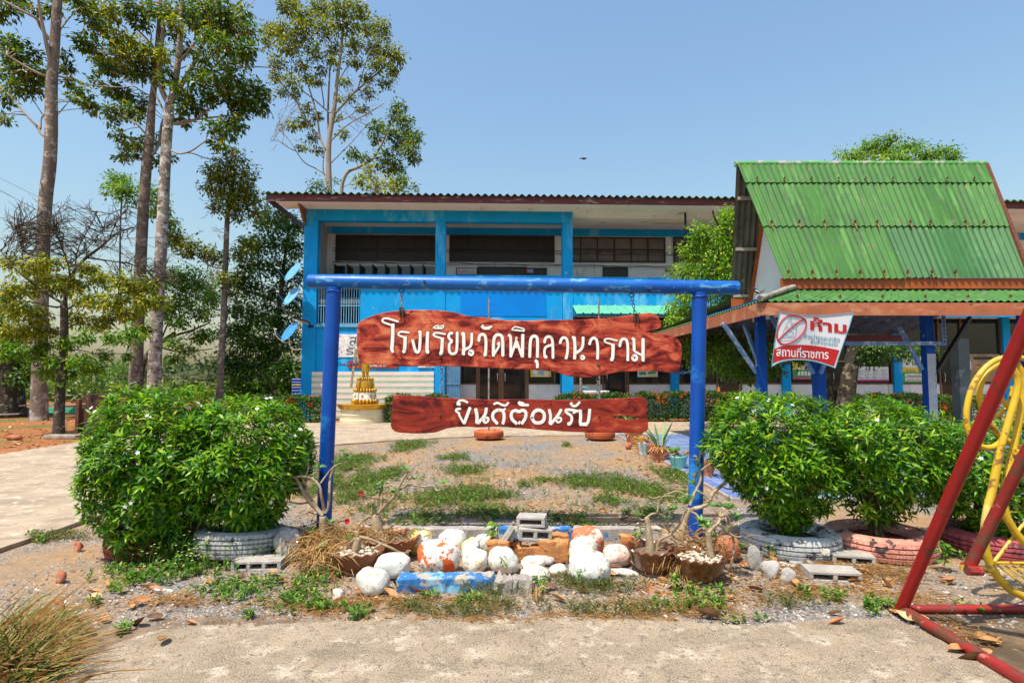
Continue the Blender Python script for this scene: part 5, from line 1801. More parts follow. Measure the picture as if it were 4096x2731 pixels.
brick((2196, 2276, 2142, 2170), 5.24, 'orange brick behind, against the blue part of the back kerb', 3, .12, seed=6)
brick((2486, 2534, 2146, 2200), 5.15, 'upright orange brick before the grey part of the back kerb', 12, .10, seed=7)
M_block = mat('cinder block concrete', (.44, .41, .37), (.35, .325, .295), scale=8, rough=.97, bump=.006, bscale=140, wear=(((.24, .22, .20), 90, .60, .66), ((.52, .49, .45), 5, .6, .7)))
def block(c, L_, D_, H_, rz, label, holes=3, tilt=(0, 0), broken=False, group='grey cinder blocks'):
    "hollow block lying flat: open cores face the viewer"
    q = Matrix.Translation(c) @ Matrix.Rotation(R(rz), 4, 'Z') @ Matrix.Rotation(R(tilt[0]), 4, 'X') @ Matrix.Rotation(R(tilt[1]), 4, 'Y')
    g = MB(lambda x, y, z: q @ Vector((x, y, z)))
    w = .022
    hx, hy = L_ / 2, D_ / 2
    g.box((-hx, -hy, 0), (hx, hy, w))
    g.box((-hx, -hy, H_ - w), (hx, hy, H_))
    n = holes
    for k in range(n + 1):
        x = -hx + (L_ - .03) * k / n
        g.box((x, -hy + .001, w + .0005), (x + .03, hy - .001, H_ - w - .0005))
    g.box((-hx + .031, hy * .35, w + .0005), (hx - .031, hy * .35 + .02, H_ - w - .0005))
    o = g.build('cinder_block', M_block, None, bevel=.004)
    return tag(o, label, 'cinder block', group)
p = G(1035, 2275); block((p.x, p.y + .02, .0), .40, .19, .085, 4, 'cinder block lying in the weeds below the grey white tyre')
p = G(3330, 2320); block((p.x, p.y + .02, .0), .385, .19, .085, -8, 'cinder block lying foremost between the pink tyre and the swing', 2)
p = G(3400, 2255); block((p.x + .02, p.y + .02, .0), .33, .19, .09, -14, 'cinder block behind, half under the pink tyre', 2)
block((P(2135, 2160, 5.08).x, 5.10, .185), .29, .19, .10, 6, 'lower cinder block of the little stack, broken on the left', 2, (2, 4))
block((P(2128, 2110, 5.12).x, 5.12, .292), .25, .18, .085, -10, 'upper cinder block of the little stack', 1, (0, -1))
def slab(a, b, Yc, th, dep, label, m=M_block, name='concrete_slab', group='loose rubble'):
    g = MB()
    p, q = P(*a, Yc), P(*b, Yc + .02)
    if p.z < 0: p.z = .0
    g.bar(p, q, dep, th, (1, 0, 0))
    return tag(g.build(name, m, None, bevel=.006), label, 'rubble', group)
slab((2012, 2165), (2050, 2105), 5.14, .045, .17, 'leaning slab of block, left of the little stack')
slab((2040, 2162), (2064, 2112), 5.18, .04, .16, 'second leaning slab, between the first slab and the stack')
M_tile = mat('grey tile shards', (.36, .38, .38), (.28, .30, .31), scale=6, rough=.8, bump=.004)
for i, (px, py, l, w, rz, lab) in enumerate(((3205, 2262, .20, .07, 20, 'long grey shard by the white tyre'), (3262, 2266, .13, .06, -35, 'dark grey shard between the white tyre and the blocks'),
                                             (3320, 2240, .16, .07, 25, 'grey shard leaning on the rear cinder block'), (3150, 2268, .12, .04, -20, 'white tile sliver before the white tyre'),
                                             (655, 2372, .13, .035, 12, 'white tile sliver in the grass at left'), (3305, 2262, .05, .045, 0, 'whitish lump on the front cinder block'))):
    p = G(px, py)
    g = MB()
    g.box((p.x - l / 2, p.y - w / 2, .0 if i < 5 else .086), (p.x + l / 2, p.y + w / 2, .03 if i < 5 else .14), Matrix.Rotation(R(rz), 3, 'Z') @ Matrix.Rotation(R(9), 3, 'Y'))
    tag(g.build('shard', M_tile if i < 3 else M_sc, None, bevel=.006), lab, 'rubble', 'loose rubble')
# kerbs round the bed
M_kb = mat('flaking blue kerb paint', (.018, .13, .36), (.025, .17, .40), scale=5, rough=.75, bump=.004, bscale=40, wear=(((.42, .36, .28), 5.5, .53, .58, (1, 1, 2)), ((.12, .09, .07), 20, .66, .70), ((.20, .42, .58), 4, .58, .68)))
M_kg = mat('old grey kerb', (.34, .30, .26), (.26, .235, .21), scale=6, rough=.9, bump=.006, bscale=40, wear=(((.46, .42, .36), 6, .55, .66), ((.12, .10, .09), 10, .64, .70), ((.05, .18, .36), 4, .72, .74)))
def kerb(x0, x1, yb, Y, h, d, m, label, rz=0, seed=2, chunks=10, jit=.003):
    a, b = P(x0, yb, Y).x, P(x1, yb, Y).x
    g = MB()
    g.box((a, Y, 0), (b, Y + d, h), Matrix.Rotation(R(rz), 3, 'Z'))
    me = g.mesh('kerb')
    bm = bmesh.new(); bm.from_mesh(me)
    bmesh.ops.subdivide_edges(bm, edges=[e_ for e_ in bm.edges if abs((e_.verts[0].co - e_.verts[1].co).x) > .2], cuts=chunks * 2)
    rr = random.Random(seed)
    for v in bm.verts: v.co += Vector((rr.gauss(0, jit), rr.gauss(0, jit), rr.gauss(0, jit)))
    for v in bm.verts:
        if v.co.x < a + .02 or v.co.x > b - .02: v.co += Vector((rr.gauss(0, jit * 4), 0, rr.gauss(0, jit * 2)))
    bm.to_mesh(me); bm.free()
    return tag(link('kerb', me, m, None, bevel=.008), label, 'kerb', 'kerb stones round the flower bed')
kerb(1586, 1970, 2359, 4.30, .112, .16, M_kb, 'blue kerb stone with flaking paint at the front of the bed', 2)
kerb(1982, 2140, 2366, 4.28, .105, .15, M_kg, 'broken grey end of the front kerb, right of the blue one', 1, 5, 6, .008)
kerb(1500, 1992, 2150, 5.62, .125, .12, M_kg, 'long grey kerb stone at the back left of the bed', 0, 6)
kerb(2004, 2292, 2150, 5.62, .130, .12, M_kb, 'blue topped kerb stone at the back of the bed behind the cinder blocks', 0, 7)
kerb(2300, 2640, 2150, 5.60, .135, .12, M_kg, 'grey kerb stone at the back right of the bed', 0, 8)
kerb(2860, 2960, 2150, 5.55, .13, .12, M_kg, 'short grey kerb stone right of the right post', 0, 9, 4)
# ------------------------------------------------------------------ pots and desert roses
M_glaz = mat('brown glazed pot', (.15, .055, .018), (.10, .032, .010), scale=6, rough=.22, spec=.6, bump=.002, bscale=20, wear=(((.22, .10, .04), 8, .62, .7),))
M_terra = mat('terracotta', (.40, .15, .065), (.32, .11, .05), scale=7, rough=.8, wear=(((.50, .26, .14), 5, .6, .7), ((.20, .08, .04), 9, .64, .7)))
M_goldp = mat('ochre relief', (.30, .16, .03), (.22, .10, .02), scale=20, rough=.35)
M_soil = mat('dry potting soil', (.20, .13, .08), (.12, .08, .05), scale=20, rough=.95, bump=.01, bscale=60)
M_pebb = mat('white pebbles', (.58, .50, .40), (.40, .32, .23), scale=30, rough=.75)
def pot(name, c, R_, H_, m, label, sx=1.0, waves=18, foot=.62, pebbles=0, relief=False, seed=1, tilt=0):
    root = empty(name, c, label, 'flower pot', 'potted desert roses and plants')
    pr = [(R_ * foot * .96, 0), (R_ * foot, .012), (R_ * foot * .93, .03), (R_ * .76, H_ * .35), (R_ * .90, H_ * .68), (R_ * .93, H_ * .80), (R_ * 1.0, H_ * .90), (R_ * 1.01, H_ * .97), (R_ * .97, H_), (R_ * .89, H_ * .93), (R_ * .86, H_ * .78), (R_ * .80, H_ * .60)]
    def wob(i, a):
        if 6 <= i <= 9: return (1 + .018 * math.sin(a * waves), .010 * math.sin(a * waves + .8))
        return (1, 0)
    q = Matrix.Translation(c) @ Matrix.Rotation(R(tilt), 4, 'Y')
    g = MB(lambda x, y, z: q @ Vector((x, y, z)))
    g.lathe(pr, n=72, wob=wob, sx=sx)
    g.build('bowl', m, root, smooth=45)
    g = MB(lambda x, y, z: q @ Vector((x, y, z)))
    g.lathe([(R_ * .86, H_ * .78), (R_ * .5, H_ * .83), (.001, H_ * .86)], n=24, sx=sx)
    g.build('soil', M_soil, root, smooth=180)
    if relief:
        g = MB()
        rr = random.Random(seed)
        for k in range(46):
            a_ = -1.57 + rr.uniform(-.75, .75)
            t = rr.uniform(.36, .66)
            r2 = R_ * (.76 + .14 * (t - .35) / .33) * 1.0
            p_ = Vector((c[0] + math.cos(a_) * r2 * sx, c[1] + math.sin(a_) * r2, c[2] + H_ * t))
            g.tube([p_ + Vector((math.cos(j * .9) * .008, 0, math.sin(j * .9) * .007)) for j in range(8)], .0018, 4)
        g.build('relief', M_goldp, root)
    if pebbles:
        g = MB()
        rr = random.Random(seed)
        for k in range(pebbles):
            a_, t = rr.random() * 6.28, rr.random() ** .5 * .82
            s_ = rr.uniform(.008, .015)
            g.ball((c[0] + math.cos(a_) * R_ * t * sx, c[1] + math.sin(a_) * R_ * t, c[2] + H_ * .85 + rr.random() * .012), (s_ * 1.4, s_, s_ * .75), 8, 6)
        g.build('pebbles', M_pebb, root, smooth=180)['kind'] = 'stuff'
    return root
pot('pot', (P(2613, 2260, 4.72).x, 4.74, 0), .205, .215, M_glaz, 'brown glazed pot with a scalloped rim and golden relief', relief=True, seed=2)
pot('pot', (P(2806, 2290, 4.52).x, 4.54, 0), .200, .215, M_glaz, 'glazed pot topped with white pebbles, foremost right of the bed', pebbles=120, seed=3)
pot('pot', (P(1424, 2260, 4.76).x, 4.78, 0), .205, .19, mat('orange brown pot', (.25, .095, .035), (.17, .06, .025), scale=6, rough=.5), 'orange brown pot of pebbles under the arching roots', pebbles=110, seed=4, sx=1.1)
pot('pot', (P(1556, 2190, 5.12).x, 5.14, 0), .245, .20, mat('orange glazed pot', (.30, .10, .035), (.22, .07, .025), scale=6, rough=.4), 'wide orange pot behind, holding the swollen bonsai trunk', seed=5, sx=1.1)
pot('pot', (P(1276, 2190, 5.08).x, 5.10, 0), .21, .20, M_glaz, 'pot buried in dry grass at the foot of the left post', seed=6)
M_ad = mat('smooth grey tan bark', (.36, .27, .165), (.26, .19, .115), scale=12, rough=.75, bump=.003, bscale=60, wear=(((.46, .38, .27), 7, .56, .68), ((.15, .10, .06), 20, .64, .7)))
L_ad = leafmat('desert rose leaves', [(0, (.06, .17, .03)), (.6, (.13, .30, .05)), (1, (.24, .42, .10))], .3, .4, .4)
M_redf = leafmat('red petals', [(0, (.42, .006, .012)), (1, (.55, .012, .02))], .25, .5, .3)
def desert_rose(label, conv, Y, trunk, branches, tips, flowers=(), seed=1, dj=.05, lean=0.0, leafn=9, ls=.062, cat='plant'):
    "trunk: (x, y, width px) down to up; branches: (start width px, pts); tips: leaf whorls"
    rr = random.Random(seed)
    k = Y / FPX
    sc = abs(conv(1, 0)[0] - conv(0, 0)[0])
    def at(x, y, d=0): return P(*conv(x, y), Y + d)
    t0 = at(*trunk[0][:2])
    root = empty('desert_rose', t0, label, cat, 'desert rose plants')
    g = MB()
    tp = [at(x, y) for x, y, w in trunk]
    g.tube(chaikin(tp, 2), lerp_list([w * sc * k / 2 for x, y, w in trunk], len(chaikin(tp, 2))), 12)
    g.build('trunk', M_ad, root, smooth=180, fix=False)
    ends = []
    g = MB()
    for w, pts in branches:
        ph = rr.random() * 6.28
        am = rr.uniform(-dj, dj)
        pp = []
        for i, (x, y) in enumerate(pts):
            t = i / max(1, len(pts) - 1)
            pp.append(at(x, y, am * t * 2.2 + .018 * math.sin(ph + i * 1.9) * min(1, t * 3)))
        pp = chaikin(pp, 2)
        r0 = w * sc * k / 2
        g.tube(pp, lerp_list([r0, r0 * .75, r0 * .5], len(pp)), 8)
        ends.append((pts[-1], am * 2.2))
    g.build('branch', M_ad, root, smooth=180, fix=False)
    fp, fd, fn, fl = [], [], [], []
    for x, y in tips:
        d = min(ends, key=lambda e_: (e_[0][0] - x) ** 2 + (e_[0][1] - y) ** 2)[1] if ends else 0
        c = at(x, y, d)
        ax = np.array([rr.gauss(0, .35), rr.gauss(-.1, .3), 1.0]); ax /= np.linalg.norm(ax)
        for j in range(leafn):
            an = j * 2.4 + rr.random()
            fp.append(np.array(c)); e_ = .1 + .8 * j / leafn
            fd.append(np.array([math.cos(an) * math.cos(e_), math.sin(an) * math.cos(e_), math.sin(e_)]) + ax * .3)
            fn.append(ax); fl.append(ls * rr.uniform(.7, 1.25))
    if fp:
        fl = np.array(fl)
        leaves('foliage', fp, fd, fn, fl, fl * .36, L_ad, root, 'long', .22, .1)
    if flowers:
        for x, y in flowers:
            fp, fd, fn = [], [], []
            c = np.array(at(x, y, -.03))
            for j in range(6):
                an = j * 1.05
                fp.append(c); fd.append([math.cos(an), -.3 + .3 * math.sin(an * 2), math.sin(an)]); fn.append([0, -1, .2])
            leaves('flower', fp, fd, fn, .032, .026, M_redf, root, 'kite', .1, .1)
    return root
v1 = lambda x, y: (1050 + x / 1.493, 1780 + y / 1.493)
v2 = lambda x, y: (1100 + x / 2.613, 1850 + y / 2.613)
v3 = lambda x, y: (2450 + x / 1.493, 1780 + y / 1.493)
desert_rose('desert rose with many bare grey arms before the left blue post', v1, 5.12,
            [(364, 575, 66), (364, 520, 52), (362, 470, 44), (362, 425, 42)],
            [(26, [(360, 420), (320, 380), (282, 340), (240, 278), (215, 220), (195, 190), (160, 190), (98, 163)]), (24, [(352, 410), (300, 340), (270, 290), (250, 230), (225, 160), (190, 110), (170, 70), (140, 40)]),
             (22, [(370, 405), (364, 360), (350, 300), (345, 240), (300, 200), (250, 185), (180, 190)]), (22, [(372, 405), (395, 370), (400, 280), (402, 200), (420, 150), (435, 120)]), (12, [(346, 228), (380, 180), (420, 130), (470, 105), (520, 100)]),
             (14, [(275, 340), (230, 350), (190, 345), (150, 335), (88, 345)]), (14, [(225, 255), (190, 260), (165, 245), (140, 275), (108, 280)]), (12, [(250, 190), (275, 150), (272, 90), (270, 60)]), (10, [(262, 185), (300, 175), (338, 150)]),
             (10, [(160, 230), (200, 215), (230, 225)]), (12, [(360, 560), (420, 555), (330, 545), (280, 535)])],
            [(55, 335), (70, 305), (100, 225), (108, 205), (150, 205), (90, 140), (140, 165), (270, 60), (340, 140), (480, 40), (470, 90), (545, 90), (510, 85), (435, 110), (85, 320), (85, 350), (290, 520), (400, 470), (60, 290), (120, 230)],
            [(84, 195), (92, 212)], 31)
desert_rose('desert rose with a swollen tan trunk in the wide orange pot', v2, 5.14,
            [(1085, 800, 190), (1070, 690, 130), (1058, 600, 100), (1066, 540, 70)],
            [(46, [(1072, 530), (1130, 470), (1220, 380), (1262, 330), (1290, 270), (1330, 190), (1370, 120)]), (30, [(1075, 490), (1080, 380), (1100, 310), (1150, 230), (1170, 190), (1200, 210)]), (28, [(1012, 540), (1010, 440), (1040, 380)]),
             (26, [(1095, 490), (1130, 400), (1140, 370), (1145, 350)]), (26, [(1300, 280), (1360, 242), (1430, 230), (1560, 256), (1640, 236), (1680, 268), (1690, 295), (1730, 280), (1745, 260)]), (40, [(1040, 560), (980, 560), (925, 600), (882, 660), (800, 712), (760, 715)]),
             (16, [(1080, 372), (1160, 370), (1190, 380), (1230, 332)]), (16, [(1090, 360), (1000, 370), (930, 340), (890, 325)]), (20, [(1150, 250), (1200, 225), (1270, 240)]), (18, [(1360, 160), (1420, 180), (1440, 130), (1390, 110)]), (46, [(1100, 680), (1160, 690), (1210, 680), (1230, 640)]), (40, [(1050, 720), (990, 770), (940, 800)])],
            [(1362, 82), (960, 292), (1250, 310), (1765, 222), (1030, 350), (1240, 320), (1460, 180), (1060, 250), (1100, 300), (600, 640), (1100, 520)], [(756, 610), (900, 325)], 32, .04)
desert_rose('bare arching root like desert rose in the pebble pot', v2, 4.78,
            [(820, 990, 150), (840, 920, 90), (858, 850, 74), (882, 785, 60)],
            [(36, [(882, 775), (960, 790), (1050, 820), (1112, 850), (1200, 880), (1290, 930), (1340, 950), (1400, 932)]), (30, [(1110, 850), (1040, 890), (990, 960), (960, 1000), (850, 1060), (762, 1120), (738, 1190)]),
             (28, [(860, 775), (790, 830), (752, 900), (748, 938), (800, 945), (845, 935)]), (22, [(1335, 950), (1270, 1020), (1200, 1070), (1120, 1100)]), (16, [(1240, 1050), (1180, 1080), (1160, 1130)]), (18, [(985, 965), (930, 1050), (860, 1100), (830, 1160)]),
             (20, [(760, 950), (720, 1010), (640, 1060), (580, 1120)]), (16, [(680, 1050), (700, 1130), (706, 1200)]), (18, [(950, 1010), (980, 1080), (990, 1120)]), (12, [(1360, 945), (1380, 910), (1420, 920)]), (12, [(1390, 950), (1396, 1060)]), (22, [(880, 740), (840, 715), (760, 712)]), (14, [(930, 810), (945, 880)])],
            [(760, 800), (505, 880)], (), 33, .06)
desert_rose('desert rose with a knobby brown trunk in the glazed relief pot', v3, 4.74,
            [(222, 665, 70), (226, 620, 58), (220, 560, 44), (212, 490, 34), (206, 430, 28)],
            [(14, [(206, 430), (240, 405), (290, 410), (322, 440), (330, 470)]), (13, [(205, 432), (180, 452), (145, 422)]), (20, [(262, 640), (268, 600), (285, 558), (340, 540), (400, 480), (422, 420), (445, 385)]), (11, [(268, 400), (275, 350), (292, 306), (340, 300), (400, 314), (440, 300)]),
             (10, [(330, 292), (390, 268), (442, 298), (456, 330)]), (12, [(340, 540), (330, 450), (342, 410), (370, 390)]), (11, [(285, 306), (250, 320), (215, 306)]), (11, [(215, 450), (260, 450), (330, 500), (380, 560)]), (10, [(200, 490), (170, 485), (140, 482)])],
            [(372, 388), (340, 388), (440, 345), (460, 330), (430, 355), (150, 425), (325, 440)], (), 34, .05)
desert_rose('large crooked desert rose winding round the right blue post', v3, 5.35,
            [(405, 560, 64), (412, 510, 54), (432, 450, 42), (452, 388, 36)],
            [(30, [(385, 520), (420, 490), (440, 450)]), (30, [(450, 390), (482, 380), (540, 368), (580, 340), (592, 290), (640, 250), (690, 210), (738, 152), (748, 108)]), (18, [(692, 210), (650, 150), (604, 112), (592, 70), (600, 0)]), (14, [(688, 215), (732, 258), (700, 264), (660, 250)]),
             (20, [(462, 360), (474, 320), (492, 280), (532, 208), (522, 150), (498, 160), (490, 200), (494, 240)]), (13, [(528, 152), (562, 124), (604, 98)]), (12, [(512, 110), (502, 62), (480, 66)]), (12, [(510, 105), (524, 60), (520, 28)]), (16, [(452, 392), (500, 408), (524, 442)]), (12, [(500, 268), (560, 300), (590, 350)])],
            [(430, 340), (430, 325), (510, 130), (712, 212), (720, 72), (490, 192), (480, 235), (520, 20), (600, 95), (500, 100), (440, 310), (690, 210), (750, 240)], (), 35, .05)
desert_rose('desert rose with a pale upright trunk in the pebble topped pot', v3, 4.54,
            [(590, 680, 50), (584, 640, 42), (576, 585, 36), (572, 525, 34)],
            [(26, [(572, 525), (600, 490), (640, 462), (642, 420), (618, 400), (610, 368)]), (18, [(642, 425), (680, 410), (700, 440), (712, 500), (722, 560), (726, 640), (702, 720), (712, 760)]), (14, [(602, 490), (622, 540), (610, 600)]),
             (14, [(642, 470), (690, 520), (740, 550), (770, 545)]), (10, [(740, 575), (800, 600), (830, 590)]), (12, [(690, 500), (680, 450), (672, 420)]), (12, [(706, 470), (740, 450)]), (12, [(640, 420), (660, 380), (640, 352)]), (10, [(712, 545), (680, 560), (650, 545)])],
            [(540, 470), (700, 372), (740, 450), (770, 612), (532, 455), (600, 552), (672, 372), (640, 370), (720, 430), (690, 385), (560, 490), (610, 370), (690, 520)], (), 36, .05)
# ------------------------------------------------------------------ hedges before the school
L_hedge = leafmat('ixora leaves', [(0, (.012, .045, .010)), (.5, (.035, .115, .018)), (.85, (.085, .20, .025)), (1, (.20, .28, .04))], .25, .4, .4)
L_hedge2 = leafmat('pale hedge leaves', [(0, (.03, .075, .012)), (.5, (.10, .18, .025)), (1, (.28, .32, .06))], .25, .4, .4)
M_oflow = leafmat('orange ixora petals', [(0, (.75, .10, .012)), (.6, (.85, .16, .015)), (1, (.70, .05, .01))], .2, .5, .3)
def hedge(x0, x1, ytop, Y, label, nfl=14, dep=.8, base=.06, m=None, dens=1500, seed=1):
    global RNG
    RNG = np.random.default_rng(seed + 100)
    a, b = P(x0, ytop, Y), P(x1, ytop, Y)
    Lx, H = b.x - a.x, a.z
    root = empty('hedge', ((a.x + b.x) / 2, Y, base), label, 'hedge', 'clipped ixora hedges before the school')
    n = int(dens * (Lx * H * 1.2 + Lx * dep))
    p = RNG.random((n, 3))
    f = RNG.random(n)
    p[f < .45, 1] = RNG.random((f < .45).sum()) ** 3 * .3
    s = (f > .45) & (f < .75)
    p[s, 2] = 1 - RNG.random(s.sum()) ** 2 * .15
    pos = np.stack([a.x + p[:, 0] * Lx, Y - dep / 2 + p[:, 1] * dep, base + p[:, 2] * (H - base)], 1)
    pos += RNG.normal(size=pos.shape) * .03
    pos[:, 2] += .05 * np.sin(pos[:, 0] * 5 + seed) - .06 * (np.abs(p[:, 0] - .5) > .46) * p[:, 2]
    d = rdir(n) * .8 + np.array([0, -.35, .55])
    ln = .055 + .05 * RNG.random(n)
    leaves('foliage', pos, d, rdir(n) + np.array([0, 0, 1.2]), ln, ln * .5, m or L_hedge, root)
    g = MB()
    rr = random.Random(seed)
    for k in range(int(Lx * 3)):
        x = a.x + rr.random() * Lx
        g.tube([(x, Y + rr.uniform(-.2, .2), .03), (x + rr.gauss(0, .1), Y + rr.uniform(-.2, .2), H * .7)], .015, 5)
    g.build('stem', M_bark, root)
    if nfl:
        for k in range(nfl):
            fp, fd, fn = [], [], []
            t, u = rr.random(), rr.random()
            top = u > .6
            c = np.array([a.x + rr.random() * Lx, Y - dep / 2 - .02 if not top else Y - dep * rr.uniform(-.3, .5), base + (H - base) * (rr.uniform(.45, .98) if not top else 1.02)])
            r_ = rr.uniform(.03, .06)
            for j in range(16):
                v = rdir(1)[0]
                fp.append(c + v * r_); fd.append(v); fn.append(rdir(1)[0])
            leaves('flower', fp, fd, fn, .045, .036, M_oflow, root)
    return root
hedge(1030, 1300, 1590, 19.75, 'ixora hedge with round orange flowers behind the left post', 16, seed=1)
hedge(1548, 1800, 1588, 19.8, 'ixora hedge starting right of the statue, behind the lower sign', 10, seed=2)
hedge(2222, 2530, 1580, 20.1, 'ixora hedge behind the lower sign, under the outdoor sink', 18, seed=3)
hedge(2545, 2975, 1576, 20.2, 'long ixora hedge full of orange flowers behind the right post', 46, seed=4)
hedge(3396, 3446, 1580, 20.3, 'small round ixora shrub beside the dark tree trunks', 3, .5, seed=5)
hedge(3476, 3740, 1582, 20.6, 'ixora hedge behind the two coloured pavilion post', 16, seed=6)
hedge(3744, 3822, 1585, 20.7, 'pale green hedge between pavilion post and bare concrete post', 1, m=L_hedge2, seed=7)
hedge(3862, 3970, 1588, 20.8, 'pale hedge at right, seen through the yellow loops', 4, m=L_hedge2, seed=8)
# white flowering orchid and pink stalks near the sink
# ------------------------------------------------------------------ statue
M_gold = mat('gold paint', (.62, .36, .035), (.50, .27, .025), scale=6, rough=.28, metal=.55)
M_cream = mat('cream plaster', (.72, .62, .42), (.64, .54, .35), scale=2, rough=.7, wear=(((.48, .40, .28), 3, .64, .72),))
M_wht = mat('white plaster', (.78, .76, .70), rough=.6)
M_rtrim = mat('red trim', (.45, .03, .02), rough=.5)
c = P(1432, 1697, 19.0)
SX, SY = c.x, 19.0 + .85
st = empty('statue', (SX, SY, .04), 'golden standing robed statue on a white and gold tiered pedestal', 'statue')
def zz(y): return P(1439, y, SY).z
g = MB(); g.lathe([(.83, 0), (.835, .10), (.80, .12), (.81, zz(1663)), (.825, zz(1660)), (.80, zz(1655)), (.81, zz(1634) - .004)], (SX, SY, .04), 40)
g.build('base', M_cream, st, smooth=40)
g = MB(); g.lathe([(.82, zz(1634)), (.88, zz(1630)), (.93, zz(1618)), (.95, zz(1614)), (.2, zz(1613))], (SX, SY, 0), 40)
g.build('rim', M_gold, st, smooth=40)
def lotus(z0, z1, r, n=22):
    g = MB(); g.lathe([(r * .97, z0), (r * .97, z1)], (SX, SY, 0), 30)
    g.build('tier_band', M_rtrim, st, smooth=60)
    g = MB()
    for k in range(n):
        a_ = 2 * math.pi * k / n
        g.ball((SX + math.cos(a_) * r, SY + math.sin(a_) * r, (z0 + z1) / 2), (r * .13, r * .13, (z1 - z0) * .56), 8, 6)
    g.build('lotus_petals', M_gold, st, smooth=180)
lotus(zz(1611), zz(1596), .42)
g = MB(); g.lathe([(.385, zz(1596)), (.36, zz(1568))], (SX, SY, 0), 32); dr_ = g.build('drum', M_wht, st, smooth=60)
g = MB()
for k in range(8):
    a_ = -math.pi / 2 + k * .785
    p = Vector((SX + math.cos(a_) * .38, SY + math.sin(a_) * .38, (zz(1596) + zz(1568)) / 2))
    t = Vector((-math.sin(a_), math.cos(a_), 0)); o_ = Vector((math.cos(a_), math.sin(a_), 0)) * .012
    vs = [p + t * .045, p + Vector((0, 0, .06)), p - t * .045, p - Vector((0, 0, .06))]
    g.add([v - o_ * 2 for v in vs] + [v + o_ for v in vs], [(4, 5, 6, 7), (0, 1, 5, 4), (1, 2, 6, 5), (2, 3, 7, 6), (3, 0, 4, 7)])
g.build('ornament', M_gold, dr_)
lotus(zz(1567), zz(1554), .36)
g = MB(); g.lathe([(.31, zz(1553)), (.325, zz(1540)), (.29, zz(1524))], (SX, SY, 0), 32); g.build('bell', M_gold, st, smooth=60)
lotus(zz(1523), zz(1510), .26)
zf = zz(1507)
def figure():
    g = MB(lambda x, y, z: (SX + x, SY + y, zf + z))
    # robe and torso as one turned body, flattened front to back
    pr = [(.001, .16), (.125, .16), (.14, .18), (.135, .40), (.125, .62), (.125, .74), (.15, .92), (.185, 1.04), (.19, 1.12), (.12, 1.19), (.058, 1.22), (.055, 1.26), (.075, 1.30), (.094, 1.37), (.092, 1.44), (.07, 1.50), (.045, 1.53), (.035, 1.57), (.001, 1.62)]
    fl = lambda z: .62 if z < 1.2 else .95
    N_ = 24
    vs, fs = [], []
    for i, (r_, z) in enumerate(pr):
        for j in range(N_):
            a_ = 2 * math.pi * j / N_
            pl = 1 + (.05 * math.sin(a_ * 9) if z < .5 else .012 * math.sin(a_ * 9))
            vs.append((math.cos(a_) * r_ * pl, math.sin(a_) * r_ * fl(z) * pl, z))
    for i in range(len(pr) - 1):
        for j in range(N_):
            a_, b_ = i * N_ + j, i * N_ + (j + 1) % N_
            fs.append((a_, b_, b_ + N_, a_ + N_))
    g.add(vs, fs)
    for s in (-1, 1):
        g.tube([(s * .065, 0, .02), (s * .065, 0, .2)], [.045, .055], 10)
        g.tube([(s * .065, .06, .02), (s * .065, -.13, .02)], [.04, .03], 8)
        g.tube(chaikin([(s * .17, 0, 1.10), (s * .235, 0, .98), (s * .262, -.01, .74), (s * .25, -.04, .52), (s * .245, -.05, .40)], 2), lerp_list([.05, .056, .046, .036, .03, .026], 17), 10)
        for k in range(4):
            g.tube([(s * .245 + .008 * (k - 1.5), -.05 - .012 * (k - 1.5), .42), (s * .243 + .009 * (k - 1.5), -.055 - .012 * (k - 1.5), .30 + .012 * abs(k - 1.4))], [.010, .006], 6)
        g.tube([(s * .235, -.075, .41), (s * .225, -.095, .35)], [.010, .006], 6)
        g.ball((s * .096, 0, 1.38), (.015, .022, .045), 8, 6)
        g.ball((s * .035, -.083, 1.405), (.016, .008, .007), 8, 5)
    g.tube([(0, -.088, 1.41), (0, -.112, 1.365)], [.010, .016], 8)
    g.ball((0, -.088, 1.335), (.028, .010, .007), 10, 5)
    return g
fg = figure().build('figure', M_gold, st, smooth=60)
g = MB()
p, q = P(1424, 1395, SY - .42), P(1404, 1552, SY - .60)
g.bar(p, q, .075, .03, (0, 1, 0))
tag(g.build('plank', mat('speckled bark', (.30, .22, .12), (.18, .13, .07), scale=30, rough=.9)), 'narrow speckled plank leaning against the golden statue', 'plank')
# ------------------------------------------------------------------ tyre footed poles on the court
M_pole = mat('galvanised pole', (.34, .33, .32), (.24, .22, .20), scale=12, rough=.5, metal=.5, wear=(((.20, .09, .05), 7, .60, .7),))
for x, yb, yt, lab in ((1955, 1762, 1192, 'thin grey pole standing in an orange tyre, left of the two'), (2400, 1764, 1193, 'rusty topped thin pole in an orange tyre near the blue tiles')):
    Yf = 3642 / (yb - 1505)
    c = P(x, yb, Yf + .38); c.z = .045
    rt = empty('pole_stand', c, lab, 'pole', 'poles standing in orange tyres')
    tyre('tyre', c, .37, .205, M_to, '', root=rt, blocks=40)
    g = MB(); g.tube([(c.x, c.y, .06), (c.x, c.y, P(x, yt, c.y).z)], .024, 10); g.build('pole', M_pole, rt, smooth=50)
    g = MB(); g.lathe([(.30, .10), (.001, .13)], c, 20); g.build('concrete_fill', M_gcon, rt)
